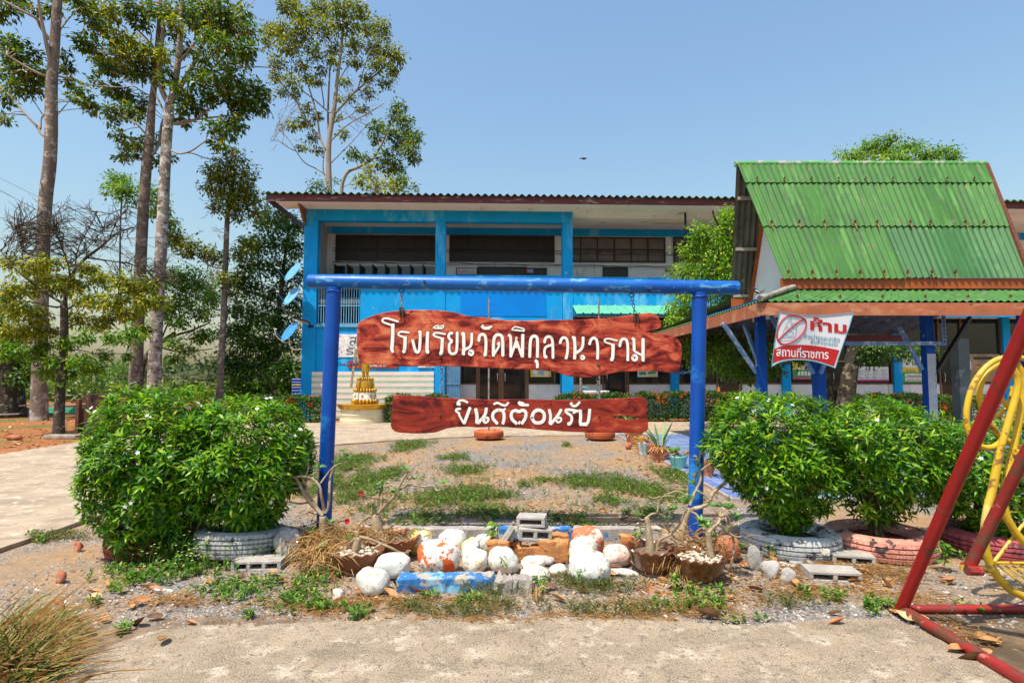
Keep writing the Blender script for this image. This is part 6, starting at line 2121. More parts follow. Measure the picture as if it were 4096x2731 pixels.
# ------------------------------------------------------------------ potted plants along the blue floor
L_ag = leafmat('agave leaves', [(0, (.10, .22, .06)), (1, (.22, .36, .12))], .2, .45, .4)
L_dry = leafmat('dried leaves', [(0, (.28, .13, .04)), (.5, (.45, .24, .08)), (1, (.58, .36, .14))], .2, .7, .2)
M_tubb = mat('pale blue plastic', (.16, .42, .44), (.12, .36, .38), scale=3, rough=.45, wear=(((.30, .50, .50), 6, .6, .7),))
M_wb = mat('chalky blue pot', (.42, .50, .50), (.30, .40, .42), scale=6, rough=.7)
M_och = mat('ochre tub', (.55, .30, .04), (.44, .22, .035), scale=6, rough=.6)
def pl(px0, px1, y1, H_, m, label, waves=18, foot=.68):
    Yf = 3642 / (y1 - 1505)
    rpx = (px1 - px0) / 2
    Yc = Yf / (1 - rpx / FPX)
    r_ = rpx * Yc / FPX
    c = P((px0 + px1) / 2, y1, Yc)
    return pot('pot', (c.x, Yc, .058 if c.x - r_ > 2.80 else .008), r_, H_, m, label, waves=waves, foot=foot), c, r_, H_
def blades(root, c, r_, z, n, ln, wd, m, seed, up=.8, name='leaf', droop=.15):
    rr = np.random.default_rng(seed)
    an = rr.random(n) * 6.28
    el = up * (.55 + .45 * rr.random(n))
    d = np.stack([np.cos(an) * np.cos(el * 1.57), np.sin(an) * np.cos(el * 1.57), np.sin(el * 1.57)], 1)
    pos = np.stack([c[0] + np.cos(an) * r_ * .3, c[1] + np.sin(an) * r_ * .3, np.full(n, z)], 1)
    l_ = ln * (.6 + .5 * rr.random(n))
    leaves(name, pos, d, np.stack([-np.cos(an), -np.sin(an), np.full(n, .6)], 1), l_, wd, m, root, 'long', droop, .2)
r1, c, r_, H_ = pl(2604, 2682, 1848, .27, M_terra, 'terracotta pot with a tall spiky agave on the edge of the blue tiles')
blades(r1, (c.x, c.y), r_, .27, 9, .56, .07, L_ag, 1, .92, 'agave_leaf', .02)
blades(r1, (c.x, c.y), r_, .26, 16, .22, .05, L_dry, 2, .2, 'dry_leaf', .6)
r1, c, r_, H_ = pl(2678, 2750, 1884, .25, M_tubb, 'pale blue bucket with a small desert rose beside the right post', 0, .74)
blades(r1, (c.x - .06, c.y), r_, .30, 18, .17, .05, L_ad, 3, .7, 'leaf', .2)
blades(r1, (c.x + .06, c.y), r_, .26, 12, .3, .03, L_dry, 4, .5, 'dry_leaf', .9)
r1, c, r_, H_ = pl(2549, 2598, 1817, .24, M_wb, 'chalky blue pot full of dry straw between the terracotta pots', 0)
blades(r1, (c.x, c.y), r_, .23, 26, .28, .02, L_dry, 5, .5, 'dry_leaf', .7)
r1, c, r_, H_ = pl(2500, 2570, 1784, .32, M_terra, 'rearmost terracotta pot, its stiff green leaves showing through the hole of the sign')
blades(r1, (c.x, c.y), r_, .32, 10, .62, .10, L_ag, 6, .9, 'agave_leaf', .05)
blades(r1, (c.x, c.y), r_, .3, 10, .3, .04, L_dry, 16, .15, 'dry_leaf', .9)
r1, c, r_, H_ = pl(2534, 2600, 1796, .26, M_och, 'ochre tub behind the chalky blue pot', 0, .8)
blades(r1, (c.x, c.y), r_, .25, 20, .25, .03, L_dry, 7, .4, 'dry_leaf', .7)
r1, c, r_, H_ = pl(2590, 2640, 1830, .26, M_terra, 'slim terracotta pot half behind the agave pot')
r1, c, r_, H_ = pl(2808, 2862, 1916, .22, M_terra, 'terracotta pot with hanging dry leaves just right of the right post')
blades(r1, (c.x, c.y), r_, .22, 12, .28, .05, L_dry, 8, .3, 'dry_leaf', .8)
blades(r1, (c.x - .05, c.y), r_, .22, 12, .42, .025, leafmat('yellowing leaves', [(0, (.30, .30, .05)), (1, (.55, .42, .08))], .3), 9, .75, 'leaf', .5)
r1, c, r_, H_ = pl(3236, 3310, 1972, .20, M_terra, 'brown pot on the blue tiles glimpsed between the two right bushes')
r1, c, r_, H_ = pl(3660, 3720, 1962, .16, M_terra, 'low brown pot on the blue tiles under the third bush')
stone((2499, 2528, 1768, 1795), 'brown lump of dried earth before the rearmost pot', M_sterr, None, seed=41, name='clod', group='earth clods', cat='clod')
g = MB(); p = G(2554, 1806); g.lathe([(.10, 0), (.105, .02), (.001, .05)], p, 20); tag(g.build('saucer', M_terra), 'upturned orange saucer on the gravel by the pots', 'saucer')
# ------------------------------------------------------------------ cone, sink, mats, scrap at the left
p = P(2875, 1578, 20.9)
g = MB(); g.box((p.x - .9, 20.6, .04), (p.x + .9, 21.4, .52)); tag(g.build('step', M_gcon, bevel=.02), 'concrete step behind the long ixora hedge', 'step')
rt = empty('traffic_cone', (p.x, 20.9, .52), 'orange traffic cone showing above the long ixora hedge', 'traffic cone')
M_cone = mat('orange plastic', (.75, .12, .02), rough=.4)
g = MB(); g.lathe([(.145, .03), (.14, .05), (.035, .68), (.03, .70), (.001, .70)], (p.x, 20.9, .52), 24); g.build('cone', M_cone, rt, smooth=40)
g = MB(); g.box((p.x - .19, 20.71, .52), (p.x + .19, 21.09, .55)); g.build('base', M_cone, rt, bevel=.01)
p0, p1 = P(2330, 1562, 20.8), P(2434, 1562, 20.8)
rt = empty('outdoor_sink', ((p0.x + p1.x) / 2, 20.8, .04), 'white outdoor sink on thin legs with a coloured tap', 'sink')
M_enam = mat('white enamel', (.72, .72, .70), rough=.3)
g = MB(); g.box((p0.x, 20.6, p0.z - .10), (p1.x, 21.0, p0.z)); g.build('basin', M_enam, rt, bevel=.02)
for x in (p0.x + .03, p1.x - .03):
    for y in (20.63, 20.97):
        g = MB(); g.box((x - .018, y - .018, .04), (x + .018, y + .018, p0.z - .101)); g.build('leg', M_enam, rt)
g = MB(); q = P(2333, 1512, 20.85); g.tube([(q.x - .09, 20.85, .04), (q.x - .09, 20.85, q.z + .06)], .05, 8); g.build('riser_pipe', M_pole, rt)
g = MB(); q = P(2352, 1548, 20.8); g.tube(chaikin([(q.x - .2, 20.84, q.z), (q.x, 20.8, q.z), (q.x + .02, 20.8, q.z - .08)], 2), .022, 8); g.build('tap', mat('teal tap', (.05, .4, .36), rough=.4), rt)
g = MB(); g.ball((q.x, 20.8, q.z + .05), (.04, .02, .02), 8, 6); g.build('tap_handle', mat('red tap handle', (.5, .03, .03), rough=.4), rt)
M_mat = mat('blue vinyl mat', (.012, .06, .34), (.01, .05, .28), scale=4, rough=.4)
for k, (y, m, lab) in enumerate(((1519, M_mat, 'topmost rolled blue mat stacked at the corner of the school'), (1530, M_mat, 'second rolled blue mat from the top of the stack'), (1540, mat('tan mat', (.45, .28, .10), rough=.6), 'tan rolled mat in the stack of blue ones'),
                                (1552, M_mat, 'rolled blue mat just below the tan one'), (1564, M_mat, 'second rolled blue mat below the tan one'), (1576, M_mat, 'rolled blue mat above the bottom one of the stack'), (1588, M_mat, 'bottom rolled blue mat, level with the hedge top'))):
    p = P(1190, y, 21.6)
    g = MB(); g.tube([(p.x - .17, 21.5, p.z), (p.x + .14, 21.55, p.z)], .052, 14); g.tube([(p.x - .172, 21.5, p.z), (p.x - .168, 21.5, p.z)], .03, 10)
    tag(g.build('rolled_mat', m, smooth=40), lab, 'mat', 'rolled mats stacked at the corner')
p = P(1190, 1600, 21.6)
g = MB()
for dx in (-.16, .12): g.box((p.x + dx - .02, 21.45, .04), (p.x + dx + .02, 21.65, p.z + .02))
g.box((p.x - .18, 21.45, p.z - .06), (p.x + .14, 21.65, p.z - .005))
tag(g.build('rack', M_rust), 'low rack under the rolled blue mats', 'rack')
M_rs = mat('rusty steel', (.11, .045, .025), (.06, .03, .02), scale=8, rough=.85, wear=(((.22, .13, .08), 9, .62, .7), ((.03, .025, .025), 4, .6, .7)))
rr = random.Random(5)
for k in range(9):
    y = 1652 - k * 9
    w0, w1 = 262 + rr.randint(-20, 40), 446 + rr.randint(-8, 14)
    p, q = P(w0 + (40 if k > 3 else -50), y, 22.3), P(w1, y, 22.3)
    g = MB()
    for j in range(4 if k % 2 else 1):
        dy = .4 * j
        g.box((p.x, 22.3 + dy, p.z - .05), (q.x, 22.3 + dy + (.3 if k % 2 else 1.5), p.z + .032))
    tag(g.build('steel_form', M_rs), ['long rusty steel form at the bottom of the scrap pile', 'second rusty form from the bottom of the scrap pile', 'third rusty form of the scrap pile, with gaps', 'rusty form in the middle of the scrap pile, sticking out left',
              'rusty form above the middle of the scrap pile', 'fourth rusty form from the top of the scrap pile', 'third rusty form from the top of the scrap pile', 'rusty form just below the top of the scrap pile', 'topmost rusty form of the scrap pile'][k], 'steel form', 'rusty steel forms in a pile')
M_gpipe = mat('green pipe', (.01, .30, .16), (.012, .24, .13), scale=4, rough=.4)
for k in range(4):
    p, q = P(186, 1650 - k * 5.5, 21.7), P(344 - k * 4, 1648 - k * 5.5, 21.8)
    g = MB(); g.tube([(p.x, 21.7 + .03 * k, p.z), (q.x, 21.8 + .03 * k, q.z)], .032, 8)
    tag(g.build('pipe', M_gpipe, smooth=60), ['lowest green pipe lying by the scrap pile', 'second green pipe from below by the scrap pile', 'third green pipe from below by the scrap pile', 'topmost green pipe by the scrap pile'][k], 'pipe', 'green pipes by the scrap pile')
M_wood = mat('grey weathered wood', (.30, .27, .23), (.20, .17, .14), scale=6, rough=.9, stretch=(.2, 1, 1))
for k, (x0, y0, x1, y1, Y, lab) in enumerate(((-60, 1660, 80, 1654, 21.9, 'low grey board at the far left edge of the red earth'), (80, 1622, 225, 1616, 22.2, 'pale pole lying behind the thick left trunk'), (190, 1625, 228, 1612, 22.0, 'short grey board propped by the thick trunk'))):
    g = MB(); g.bar(P(x0, y0, Y), P(x1, y1, Y), .09, .05); tag(g.build('board', M_wood), lab, 'board', 'loose boards under the trees')
g = MB()
p = P(160, 1680, 21.9); q = P(-80, 1680, 21.9)
# old trough of rusty planks at the foot of the left bush
a, b = P(330, 1742, 15.3), P(440, 1606, 15.3)
rt = empty('trough', (a.x + .35, 15.4, 0), 'old rust brown wooden trough behind the leftmost bush', 'trough')
M_tro = mat('dark rust brown timber', (.12, .045, .022), (.05, .022, .014), scale=4, rough=.9, stretch=(1, 1, .4), bump=.01, bscale=20)
for y0 in (15.0, 15.9):
    g = MB(); g.box((a.x, y0, 0), (a.x + .10, y0 + .12, 1.0)); g.build('end_post', M_tro, rt, bevel=.02)
g = MB()
vs = [(a.x, 15.1, 0), (a.x + 1.3, 15.1, 0), (a.x + 1.3, 15.1, 1.12), (a.x + .55, 15.1, 1.05), (a.x + .06, 15.1, .72)]
g.add(vs + [(x, y + .12, z) for x, y, z in vs], [(0, 1, 2, 3, 4), (9, 8, 7, 6, 5)] + [(i, (i + 1) % 5, (i + 1) % 5 + 5, i + 5) for i in range(5)])
g.build('side', M_tro, rt, bevel=.015)
g = MB(); p, q = P(196, 1745, 14.9), P(326, 1738, 14.9); g.box((p.x, 14.7, 0), (q.x, 15.0, .10)); tag(g.build('kerb', M_gcon, bevel=.02), 'broken concrete kerb in front of the small left tree trunk', 'kerb')
stone((30, 82, 1738, 1758), 'ochre clod on the red earth at left', M_sterr, None, seed=43, name='clod', group='earth clods', cat='clod')
# overhead wires at the left
M_wire = mat('black cable', (.012, .012, .013), rough=.6)
for lab, pts in (('upper overhead black wire crossing the left trees towards the school', [(-300, 600, 44), (75, 800, 40), (402, 985, 34), (861, 1144, 26), (1213, 1262, 21.6)]),
                 ('middle overhead black wire crossing the left trees', [(-300, 560, 43), (172, 800, 39), (460, 930, 34), (660, 1005, 30), (975, 1170, 25), (1214, 1272, 21.6)]),
                 ('lowest overhead black wire running into the trees at left', [(-300, 640, 45), (0, 762, 42), (150, 840, 39), (420, 990, 35), (880, 1185, 27), (1212, 1295, 21.7)])):
    g = MB(); g.tube(chaikin([P(*q) for q in pts], 3), .013, 5)
    tag(g.build('cable', M_wire), lab, 'cable', 'overhead wires at the left')
# ------------------------------------------------------------------ trees
def barkmat(name, a, b, *wear): return mat(name, a, b, scale=2.2, rough=.95, bump=.02, bscale=9, stretch=(1, 1, .5), wear=wear)
M_b1 = barkmat('grey brown bark', (.20, .155, .12), (.14, .105, .08), ((.38, .34, .30), 3.2, .56, .64), ((.09, .065, .05), 2.2, .60, .70, (1, 1, 2.2)))
M_b2 = barkmat('pale lichen bark', (.29, .245, .205), (.18, .145, .115), ((.52, .49, .46), 3.5, .54, .60), ((.09, .07, .055), 2.6, .58, .66, (1, 1, 2)))
M_b3 = barkmat('dark mossy bark', (.065, .05, .035), (.04, .03, .02), ((.24, .22, .15), 5, .60, .66))
M_b4 = barkmat('grey limb bark', (.33, .28, .225), (.25, .205, .16))
M_tw_ = mat('bare twigs', (.27, .19, .14), (.19, .13, .095), scale=4, rough=.9)
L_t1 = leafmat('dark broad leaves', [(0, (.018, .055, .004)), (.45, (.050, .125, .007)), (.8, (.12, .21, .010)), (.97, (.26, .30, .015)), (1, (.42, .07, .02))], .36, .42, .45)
L_t1y = leafmat('yellower broad leaves', [(0, (.04, .085, .004)), (.35, (.12, .19, .007)), (.75, (.24, .30, .010)), (1, (.44, .40, .02))], .36, .42, .4)  # yellower, lighter leaf colours for part of one crown
L_t3 = leafmat('olive leaves', [(0, (.032, .07, .004)), (.4, (.10, .16, .007)), (.8, (.22, .26, .010)), (1, (.40, .35, .02))], .36, .42, .4)
L_yl = leafmat('yellow green leaves', [(0, (.05, .10, .006)), (.4, (.16, .23, .010)), (.8, (.34, .37, .015)), (1, (.55, .44, .04))], .36, .45, .35)
L_dk = leafmat('deep green leaves', [(0, (.012, .05, .005)), (.5, (.035, .12, .008)), (.85, (.09, .20, .010)), (1, (.22, .30, .02))], .34, .45, .4)
L_md = leafmat('fresh green leaves', [(0, (.025, .095, .005)), (.5, (.075, .22, .007)), (.85, (.17, .33, .010)), (1, (.36, .41, .02))], .38, .45, .35)
L_py = leafmat('lime leaves', [(0, (.03, .11, .006)), (.4, (.10, .26, .008)), (.8, (.24, .42, .012)), (1, (.46, .50, .03))], .36, .42, .35)
def tree(name, label, Y, conv, limbs, blobs, lm, bark, seed, spread=1.5, ls=.17, asp=.45, cover=2.6, trunk_mat=None, cat='tree', group=None, droop=.25, twig=.02, extra=None, base=None, red=0, sub=9, dz=0.0, twigm=None):
    """limbs[0] is the trunk: (widths px, points px); other limbs wander in depth.
    blobs: (x, y, rx, ry[, material]) leafy masses at depths of their own, each hung on the nearest limb"""
    global RNG
    RNG = np.random.default_rng(seed)
    rr = random.Random(seed)
    k = Y / FPX
    sc = math.hypot(conv(1, 0)[0] - conv(0, 0)[0], conv(1, 0)[1] - conv(0, 0)[1])
    at = lambda x, y, d=0: P(*conv(x, y), Y + d)
    w, pts = limbs[0]
    t3 = [at(x, y) for x, y in pts]
    if t3[0].z > -.02 and base is not False:
        t3[0] = Vector((t3[0].x, t3[0].y, -.05))
    root = empty(name, (t3[0].x, t3[0].y, 0), label, cat, group)
    pp = chaikin(t3, 2)
    rad = [q * sc * k / 2 for q in lerp_list(w, len(pp))]
    g = MB(); g.tube(pp, rad, 18)
    me_t = g.build('trunk', trunk_mat or bark, root, smooth=180, fix=False)
    nodes = [(p, r_) for p, r_ in zip(pp, rad)]
    g = MB()
    for w, pts in limbs[1:]:
        p0 = at(*pts[0])
        n0 = min(nodes, key=lambda n: (n[0] - p0).length)
        d0 = n0[0].y - Y
        am = rr.uniform(-1, 1) * spread
        ph = rr.random() * 6.28
        q3 = []
        for i, (x, y) in enumerate(pts):
            t = i / max(1, len(pts) - 1)
            q3.append(at(x, y, d0 + am * t + .05 * spread * math.sin(ph + 2.2 * i) * t))
        if (q3[0] - n0[0]).length > n0[1] * .6: q3 = [n0[0]] + q3
        q3 = chaikin(q3, 2)
        rd = [q * sc * k / 2 for q in lerp_list(w if hasattr(w, '__len__') else [w, w * .35], len(q3))]
        g.tube(q3, rd, 8)
        nodes += [(p, r_) for p, r_ in zip(q3, rd)]
    LP = {}
    for bl in blobs:
        x, y, rx, ry = bl[:4]
        m = bl[4] if len(bl) > 4 else lm
        rx, ry = rx * sc * k, ry * sc * k
        c0 = at(x, y)
        n0 = min(nodes, key=lambda n: math.hypot(n[0].x - c0.x, (n[0].z - c0.z) * (1.4 if n[0].z > c0.z else 1)))
        d = (n0[0].y - Y) * .8 + rr.uniform(-1, 1) * min(spread, .5 * spread + math.hypot(n0[0].x - c0.x, n0[0].z - c0.z) * .5) + dz
        c = at(x, y, d)
        if twig:
            mid = n0[0].lerp(c, .5) + Vector((rr.gauss(0, .06), rr.gauss(0, .06), .06 * (c - n0[0]).length))
            q3 = chaikin([n0[0], mid, c], 2)
            r0 = min(n0[1] * .7, twig)
            g.tube(q3, lerp_list([r0, r0 * .4], len(q3)), 5)
        ns = sub
        area = math.pi * rx * ry
        n = int(cover * area / (ls * ls * asp * .5))
        u = rdir(ns) * (RNG.random((ns, 1)) ** .5)
        tips = np.array(c) + u * np.array([rx, (rx + ry) * .5, ry]) * .85
        for tpt in tips:
            e_ = Vector(tpt)
            if twig: g.tube([c, c.lerp(e_, .5) + Vector((0, 0, .03)), e_], [twig * .4, twig * .25, twig * .12], 4)
        idx = RNG.integers(0, ns, n)
        sg = .34 * (rx + ry) / 2 * (9 / sub) ** .33
        pos = tips[idx] + RNG.normal(size=(n, 3)) * np.array([sg, sg, sg * .75])
        out = unit(pos - tips[idx])
        dr = out * .8 + rdir(n) * .5 + np.array([0, 0, -droop])
        LP.setdefault(m.name, [m, [], []])
        LP[m.name][1].append(pos); LP[m.name][2].append(dr)
    if extra: extra(g, at, rr, nodes)
    if g.v: g.build('branch', twigm or bark, root, smooth=180, fix=False)
    for m, ps, ds in LP.values():
        ps, ds = np.concatenate(ps), np.concatenate(ds)
        n = len(ps)
        l_ = ls * (.65 + .6 * RNG.random(n))
        leaves('foliage', ps, ds, rdir(n) * .7 + np.array([0, -.15, 1]), l_, l_ * asp, m, root, 'kite', .12, .12)
    if red:
        ps = np.concatenate([q[1][0] for q in [(0, v[1]) for v in LP.values()]])
        allp = np.concatenate([np.concatenate(v[1]) for v in LP.values()])
        s = allp[RNG.integers(0, len(allp), red)]
        leaves('seed_wings', s, np.tile([0, 0, -1.0], (red, 1)) + rdir(red) * .2, rdir(red), .22, .07, leafmat('red seed wings', [(0, (.30, .02, .015)), (1, (.42, .05, .02))], .3), root)['kind'] = 'stuff'
    return root
cv = lambda s, ox, oy: (lambda x, y: (ox + x / s, oy + y / s))
I_ = lambda x, y: (x, y)
c1, c2, c3 = cv(1.96, 0, 0), cv(1.742, 0, 800), cv(1.96, 900, 0)
TL = 'tall trees at the left'
def bare(n, box, ln, depth=2):
    "leafless twigs sprayed over a region of the view"
    def fn(g, at, rr, nodes):
        for _ in range(n):
            x0, y0, x1, y1 = box[rr.randrange(len(box))]
            x, y = rr.uniform(x0, x1), rr.uniform(y0, y1)
            tgt = at(x, y, rr.uniform(-1, 1) * 1.2)
            n0 = min(rr.sample(nodes, min(90, len(nodes))), key=lambda q: (q[0] - tgt).length)
            a = n0[0]
            d = (tgt - a)
            if d.length > ln * 3: a = tgt - d.normalized() * ln * 3
            m = a.lerp(tgt, .5) + Vector((rr.gauss(0, .08), rr.gauss(0, .08), rr.gauss(0, .08)))
            g.tube([a, m, tgt], [.014, .010, .006], 4)
            d = (tgt - m).normalized()
            for j in range(4):
                s = m.lerp(tgt, rr.random())
                e_ = s + (d + Vector((rr.gauss(0, .6), rr.gauss(0, .6), rr.gauss(.1, .6)))).normalized() * ln * rr.uniform(.4, .9)
                g.tube([s, e_], [.007, .003], 3)
    return fn
tree('tree', 'leftmost tall tree with a single straight grey trunk', 20.8, c1,
     [([130, 108, 96, 92, 88, 86, 74, 66, 50, 30], [(304, 3310), (310, 3000), (322, 2300), (352, 1568), (392, 1300), (404, 1000), (400, 700), (425, 400), (445, 100), (470, -250), (500, -600)]),
      (38, [(405, 530), (375, 400), (345, 250), (310, 80), (290, -100)]), (34, [(410, 335), (310, 210), (300, 150), (160, 80), (0, -10)]), (28, [(385, 610), (260, 560), (80, 450), (0, 410)]),
      (18, [(420, 590), (560, 620), (680, 665), (800, 680), (1000, 685)]), (24, [(430, 310), (470, 230), (560, 120), (640, 50)]), (30, [(375, 1080), (320, 1050), (300, 1000), (200, 900), (100, 770), (0, 680)]), (20, [(320, 1000), (320, 930), (360, 880)]),
      (14, [(390, 960), (480, 870), (560, 770)]), (14, [(380, 960), (320, 880), (268, 795)]), (16, [(200, 900), (100, 895), (0, 890)])],
     [(60, 50, 120, 70), (20, 120, 60, 60), (60, 320, 110, 70), (130, 330, 60, 50), (120, 420, 120, 70), (230, 430, 90, 60), (60, 560, 110, 80), (190, 560, 140, 80), (300, 560, 90, 70), (100, 680, 120, 70), (240, 700, 110, 70),
      (60, 780, 80, 50), (340, 640, 60, 60), (20, 940, 60, 50), (290, 80, 60, 50), (180, 40, 70, 30), (410, 60, 60, 40), (520, 520, 70, 60), (560, 640, 70, 50), (510, 430, 40, 50), (620, 720, 90, 60), (680, 800, 80, 60), (720, 860, 60, 40), (600, 780, 40, 40),
      (420, 90, 50, 40), (360, -40, 120, 60), (100, -60, 140, 60), (560, -60, 120, 60)],
     L_t1, M_b4, 51, 1.6, .21, .5, 4.4, M_b1, group=TL, red=30, dz=.8)
tree('tree', 'tall tree with smooth grey trunk leaning right beside the lichened one', 23.6, c1,
     [([108, 96, 82, 76, 70, 56, 44, 40, 30, 22], [(1050, 3200), (1066, 2900), (1108, 1900), (1140, 1400), (1160, 1200), (1180, 1000), (1192, 800), (1210, 660), (1230, 420), (1250, 150), (1270, -200)]),
      (34, [(1200, 1210), (1250, 1130), (1268, 950), (1290, 930)]), (20, [(1140, 1050), (1090, 990), (1040, 950), (960, 900)]), (14, [(1190, 760), (1080, 700), (960, 600), (860, 560)]), (14, [(1230, 420), (1130, 300), (1000, 180), (860, 20)])],
     [(900, 950, 70, 60), (980, 860, 90, 60), (1060, 900, 80, 60), (860, 860, 70, 50), (1100, 850, 60, 70), (1000, 740, 100, 70), (1140, 800, 70, 50), (900, 700, 110, 70), (780, 650, 70, 50), (930, 1060, 60, 40), (1010, 1130, 90, 60), (1090, 1120, 60, 60),
      (1000, 1220, 90, 40), (940, 1240, 40, 30), (1080, 1230, 50, 30), (1200, 1100, 50, 70), (1230, 1260, 60, 50), (1330, 1240, 40, 60), (850, 560, 90, 60), (780, 480, 100, 60), (900, 520, 120, 80), (1010, 560, 110, 70)],
     L_t1, M_b4, 52, 1.4, .21, .5, 4.4, M_b1, group=TL, dz=.9)
tree('tree', 'tall lichened tree that forks high up with red seed clusters', 23.0, c1,
     [([104, 98, 90, 86, 80, 76, 72, 66, 40], [(1206, 3150), (1212, 2850), (1236, 2350), (1270, 1850), (1290, 1400), (1300, 1200), (1315, 1000), (1330, 820), (1336, 760)]),
      ([50, 42, 34, 20], [(1310, 800), (1255, 680), (1240, 560), (1262, 400), (1284, 200), (1300, -60)]), ([54, 46, 40, 24], [(1345, 790), (1388, 560), (1412, 350), (1420, 100), (1430, -140)]), ([42, 34, 26, 14], [(1370, 760), (1450, 620), (1530, 480), (1590, 350), (1660, 230), (1800, 90), (1960, -60)]),
      (26, [(1340, 970), (1420, 980), (1560, 930), (1650, 840), (1800, 780)]), (18, [(1350, 968), (1600, 930), (1800, 905), (1950, 890)]), (20, [(1345, 1180), (1400, 1210), (1500, 1190), (1600, 1110), (1720, 1070)]), (14, [(1500, 1195), (1600, 1240), (1680, 1255)]),
      (20, [(1290, 885), (1240, 780), (1180, 650), (1155, 560), (1000, 470), (940, 440)]), (18, [(1520, 535), (1620, 555), (1760, 552), (1900, 528), (2100, 525), (2180, 550)]), (26, [(1375, 520), (1450, 440), (1550, 310), (1650, 215), (1790, 140)]),
      (20, [(1250, 430), (1140, 290), (1000, 170), (860, 20)]), (16, [(1190, 260), (1130, 130), (1090, 40)]), (18, [(1300, 260), (1200, 60), (1150, -40)]), (16, [(1650, 260), (1640, 150), (1590, 0)]), (14, [(1700, 220), (1880, 130), (2000, 0)]), (12, [(1420, 540), (1500, 500), (1680, 580)])],
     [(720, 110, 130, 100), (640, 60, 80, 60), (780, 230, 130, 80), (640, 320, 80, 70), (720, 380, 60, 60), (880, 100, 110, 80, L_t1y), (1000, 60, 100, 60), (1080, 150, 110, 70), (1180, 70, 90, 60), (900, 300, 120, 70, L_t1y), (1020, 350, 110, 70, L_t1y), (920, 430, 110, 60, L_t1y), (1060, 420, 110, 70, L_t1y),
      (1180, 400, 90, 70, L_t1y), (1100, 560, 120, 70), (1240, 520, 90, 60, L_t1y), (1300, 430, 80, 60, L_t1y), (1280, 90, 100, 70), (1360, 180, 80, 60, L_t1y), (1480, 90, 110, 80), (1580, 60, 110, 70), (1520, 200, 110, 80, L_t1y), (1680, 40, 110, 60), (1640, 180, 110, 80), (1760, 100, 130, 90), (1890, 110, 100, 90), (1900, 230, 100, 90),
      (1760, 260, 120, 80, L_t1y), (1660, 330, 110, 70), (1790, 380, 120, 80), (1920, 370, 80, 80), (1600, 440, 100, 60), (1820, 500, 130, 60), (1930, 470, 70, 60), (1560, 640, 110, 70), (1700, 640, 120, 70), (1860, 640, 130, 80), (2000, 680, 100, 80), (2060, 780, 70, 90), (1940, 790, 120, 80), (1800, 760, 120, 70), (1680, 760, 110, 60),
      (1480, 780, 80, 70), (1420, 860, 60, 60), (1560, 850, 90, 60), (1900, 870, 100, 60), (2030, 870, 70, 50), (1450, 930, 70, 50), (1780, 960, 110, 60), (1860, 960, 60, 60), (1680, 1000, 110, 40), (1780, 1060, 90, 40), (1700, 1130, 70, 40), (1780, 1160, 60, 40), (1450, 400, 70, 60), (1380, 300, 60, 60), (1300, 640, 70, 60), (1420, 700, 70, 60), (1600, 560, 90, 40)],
     L_t1, M_b4, 53, 1.9, .21, .5, 4.6, M_b2, group=TL, red=90)
tree('tree', 'tall open crowned tree rising behind the left end of the school roof', 31.0, c3,
     [([60, 44, 40, 38, 34, 26, 20, 12], [(826, 3000), (818, 1500), (812, 1300), (812, 1150), (826, 1020), (850, 900), (862, 800), (880, 620), (905, 440), (930, 180), (940, 20)]),
      (22, [(812, 1130), (806, 900), (818, 600), (832, 400), (842, 150)]), (24, [(865, 890), (980, 760), (1040, 705), (1200, 570), (1310, 480)]), (24, [(790, 1170), (735, 1060), (620, 950), (570, 800), (480, 700), (400, 610)]), (20, [(742, 1070), (722, 900), (660, 690), (600, 510), (560, 380)]),
      (12, [(800, 1380), (720, 1325), (620, 1280), (560, 1190), (500, 1090), (400, 1000)]), (16, [(806, 1450), (762, 1330), (780, 1190)]), (14, [(830, 1110), (950, 980), (1100, 900), (1250, 810)]), (16, [(808, 880), (700, 780), (600, 710), (480, 560)]), (14, [(780, 830), (742, 600), (715, 430)]),
      (14, [(870, 700), (930, 560), (1010, 470), (1080, 360)]), (12, [(1040, 705), (1100, 500), (1160, 360)]), (10, [(820, 1290), (900, 1210), (1010, 1100), (1130, 960)]), (10, [(560, 1190), (480, 1150), (400, 1090), (350, 1110)]), (12, [(850, 960), (960, 930), (1050, 850)]), (12, [(725, 950), (690, 860), (600, 830), (540, 760)])],
     [(480, 60, 80, 60), (600, 120, 120, 90), (540, 20, 60, 40), (760, 80, 120, 80), (900, 60, 120, 70), (1060, 80, 90, 70), (340, 230, 80, 70), (460, 250, 110, 80), (620, 280, 110, 90), (780, 230, 110, 80), (940, 210, 100, 80), (1100, 200, 110, 80), (1230, 220, 80, 90), (330, 330, 60, 60), (520, 390, 100, 70), (680, 400, 90, 60), (860, 380, 70, 50), (1010, 350, 90, 70),
      (1170, 370, 90, 70), (1310, 420, 90, 80), (1350, 480, 50, 60), (440, 500, 90, 50), (600, 520, 70, 40), (830, 490, 60, 50), (1000, 480, 70, 50), (1200, 500, 90, 50), (1310, 560, 60, 60), (1260, 660, 60, 50), (1120, 620, 70, 40), (390, 600, 80, 40), (520, 650, 80, 50), (640, 620, 50, 40), (430, 720, 60, 40), (560, 740, 50, 40), (720, 650, 60, 40), (950, 640, 50, 30), (1140, 740, 70, 40),
      (1090, 860, 50, 40), (650, 840, 50, 40), (730, 920, 45, 45), (620, 950, 80, 50), (520, 980, 60, 40), (680, 1090, 60, 40), (610, 1150, 50, 30), (740, 1180, 50, 30), (890, 920, 30, 30), (920, 1040, 40, 40), (760, 560, 50, 40), (900, 780, 30, 30), (980, 760, 40, 30)],
     L_t3, M_b4, 54, 2.2, .20, .5, 4.0, M_b4, group=TL, extra=bare(60, [(350, 960, 480, 1180), (960, 820, 1280, 1100), (420, 850, 520, 960), (900, 620, 1000, 800)], .5))
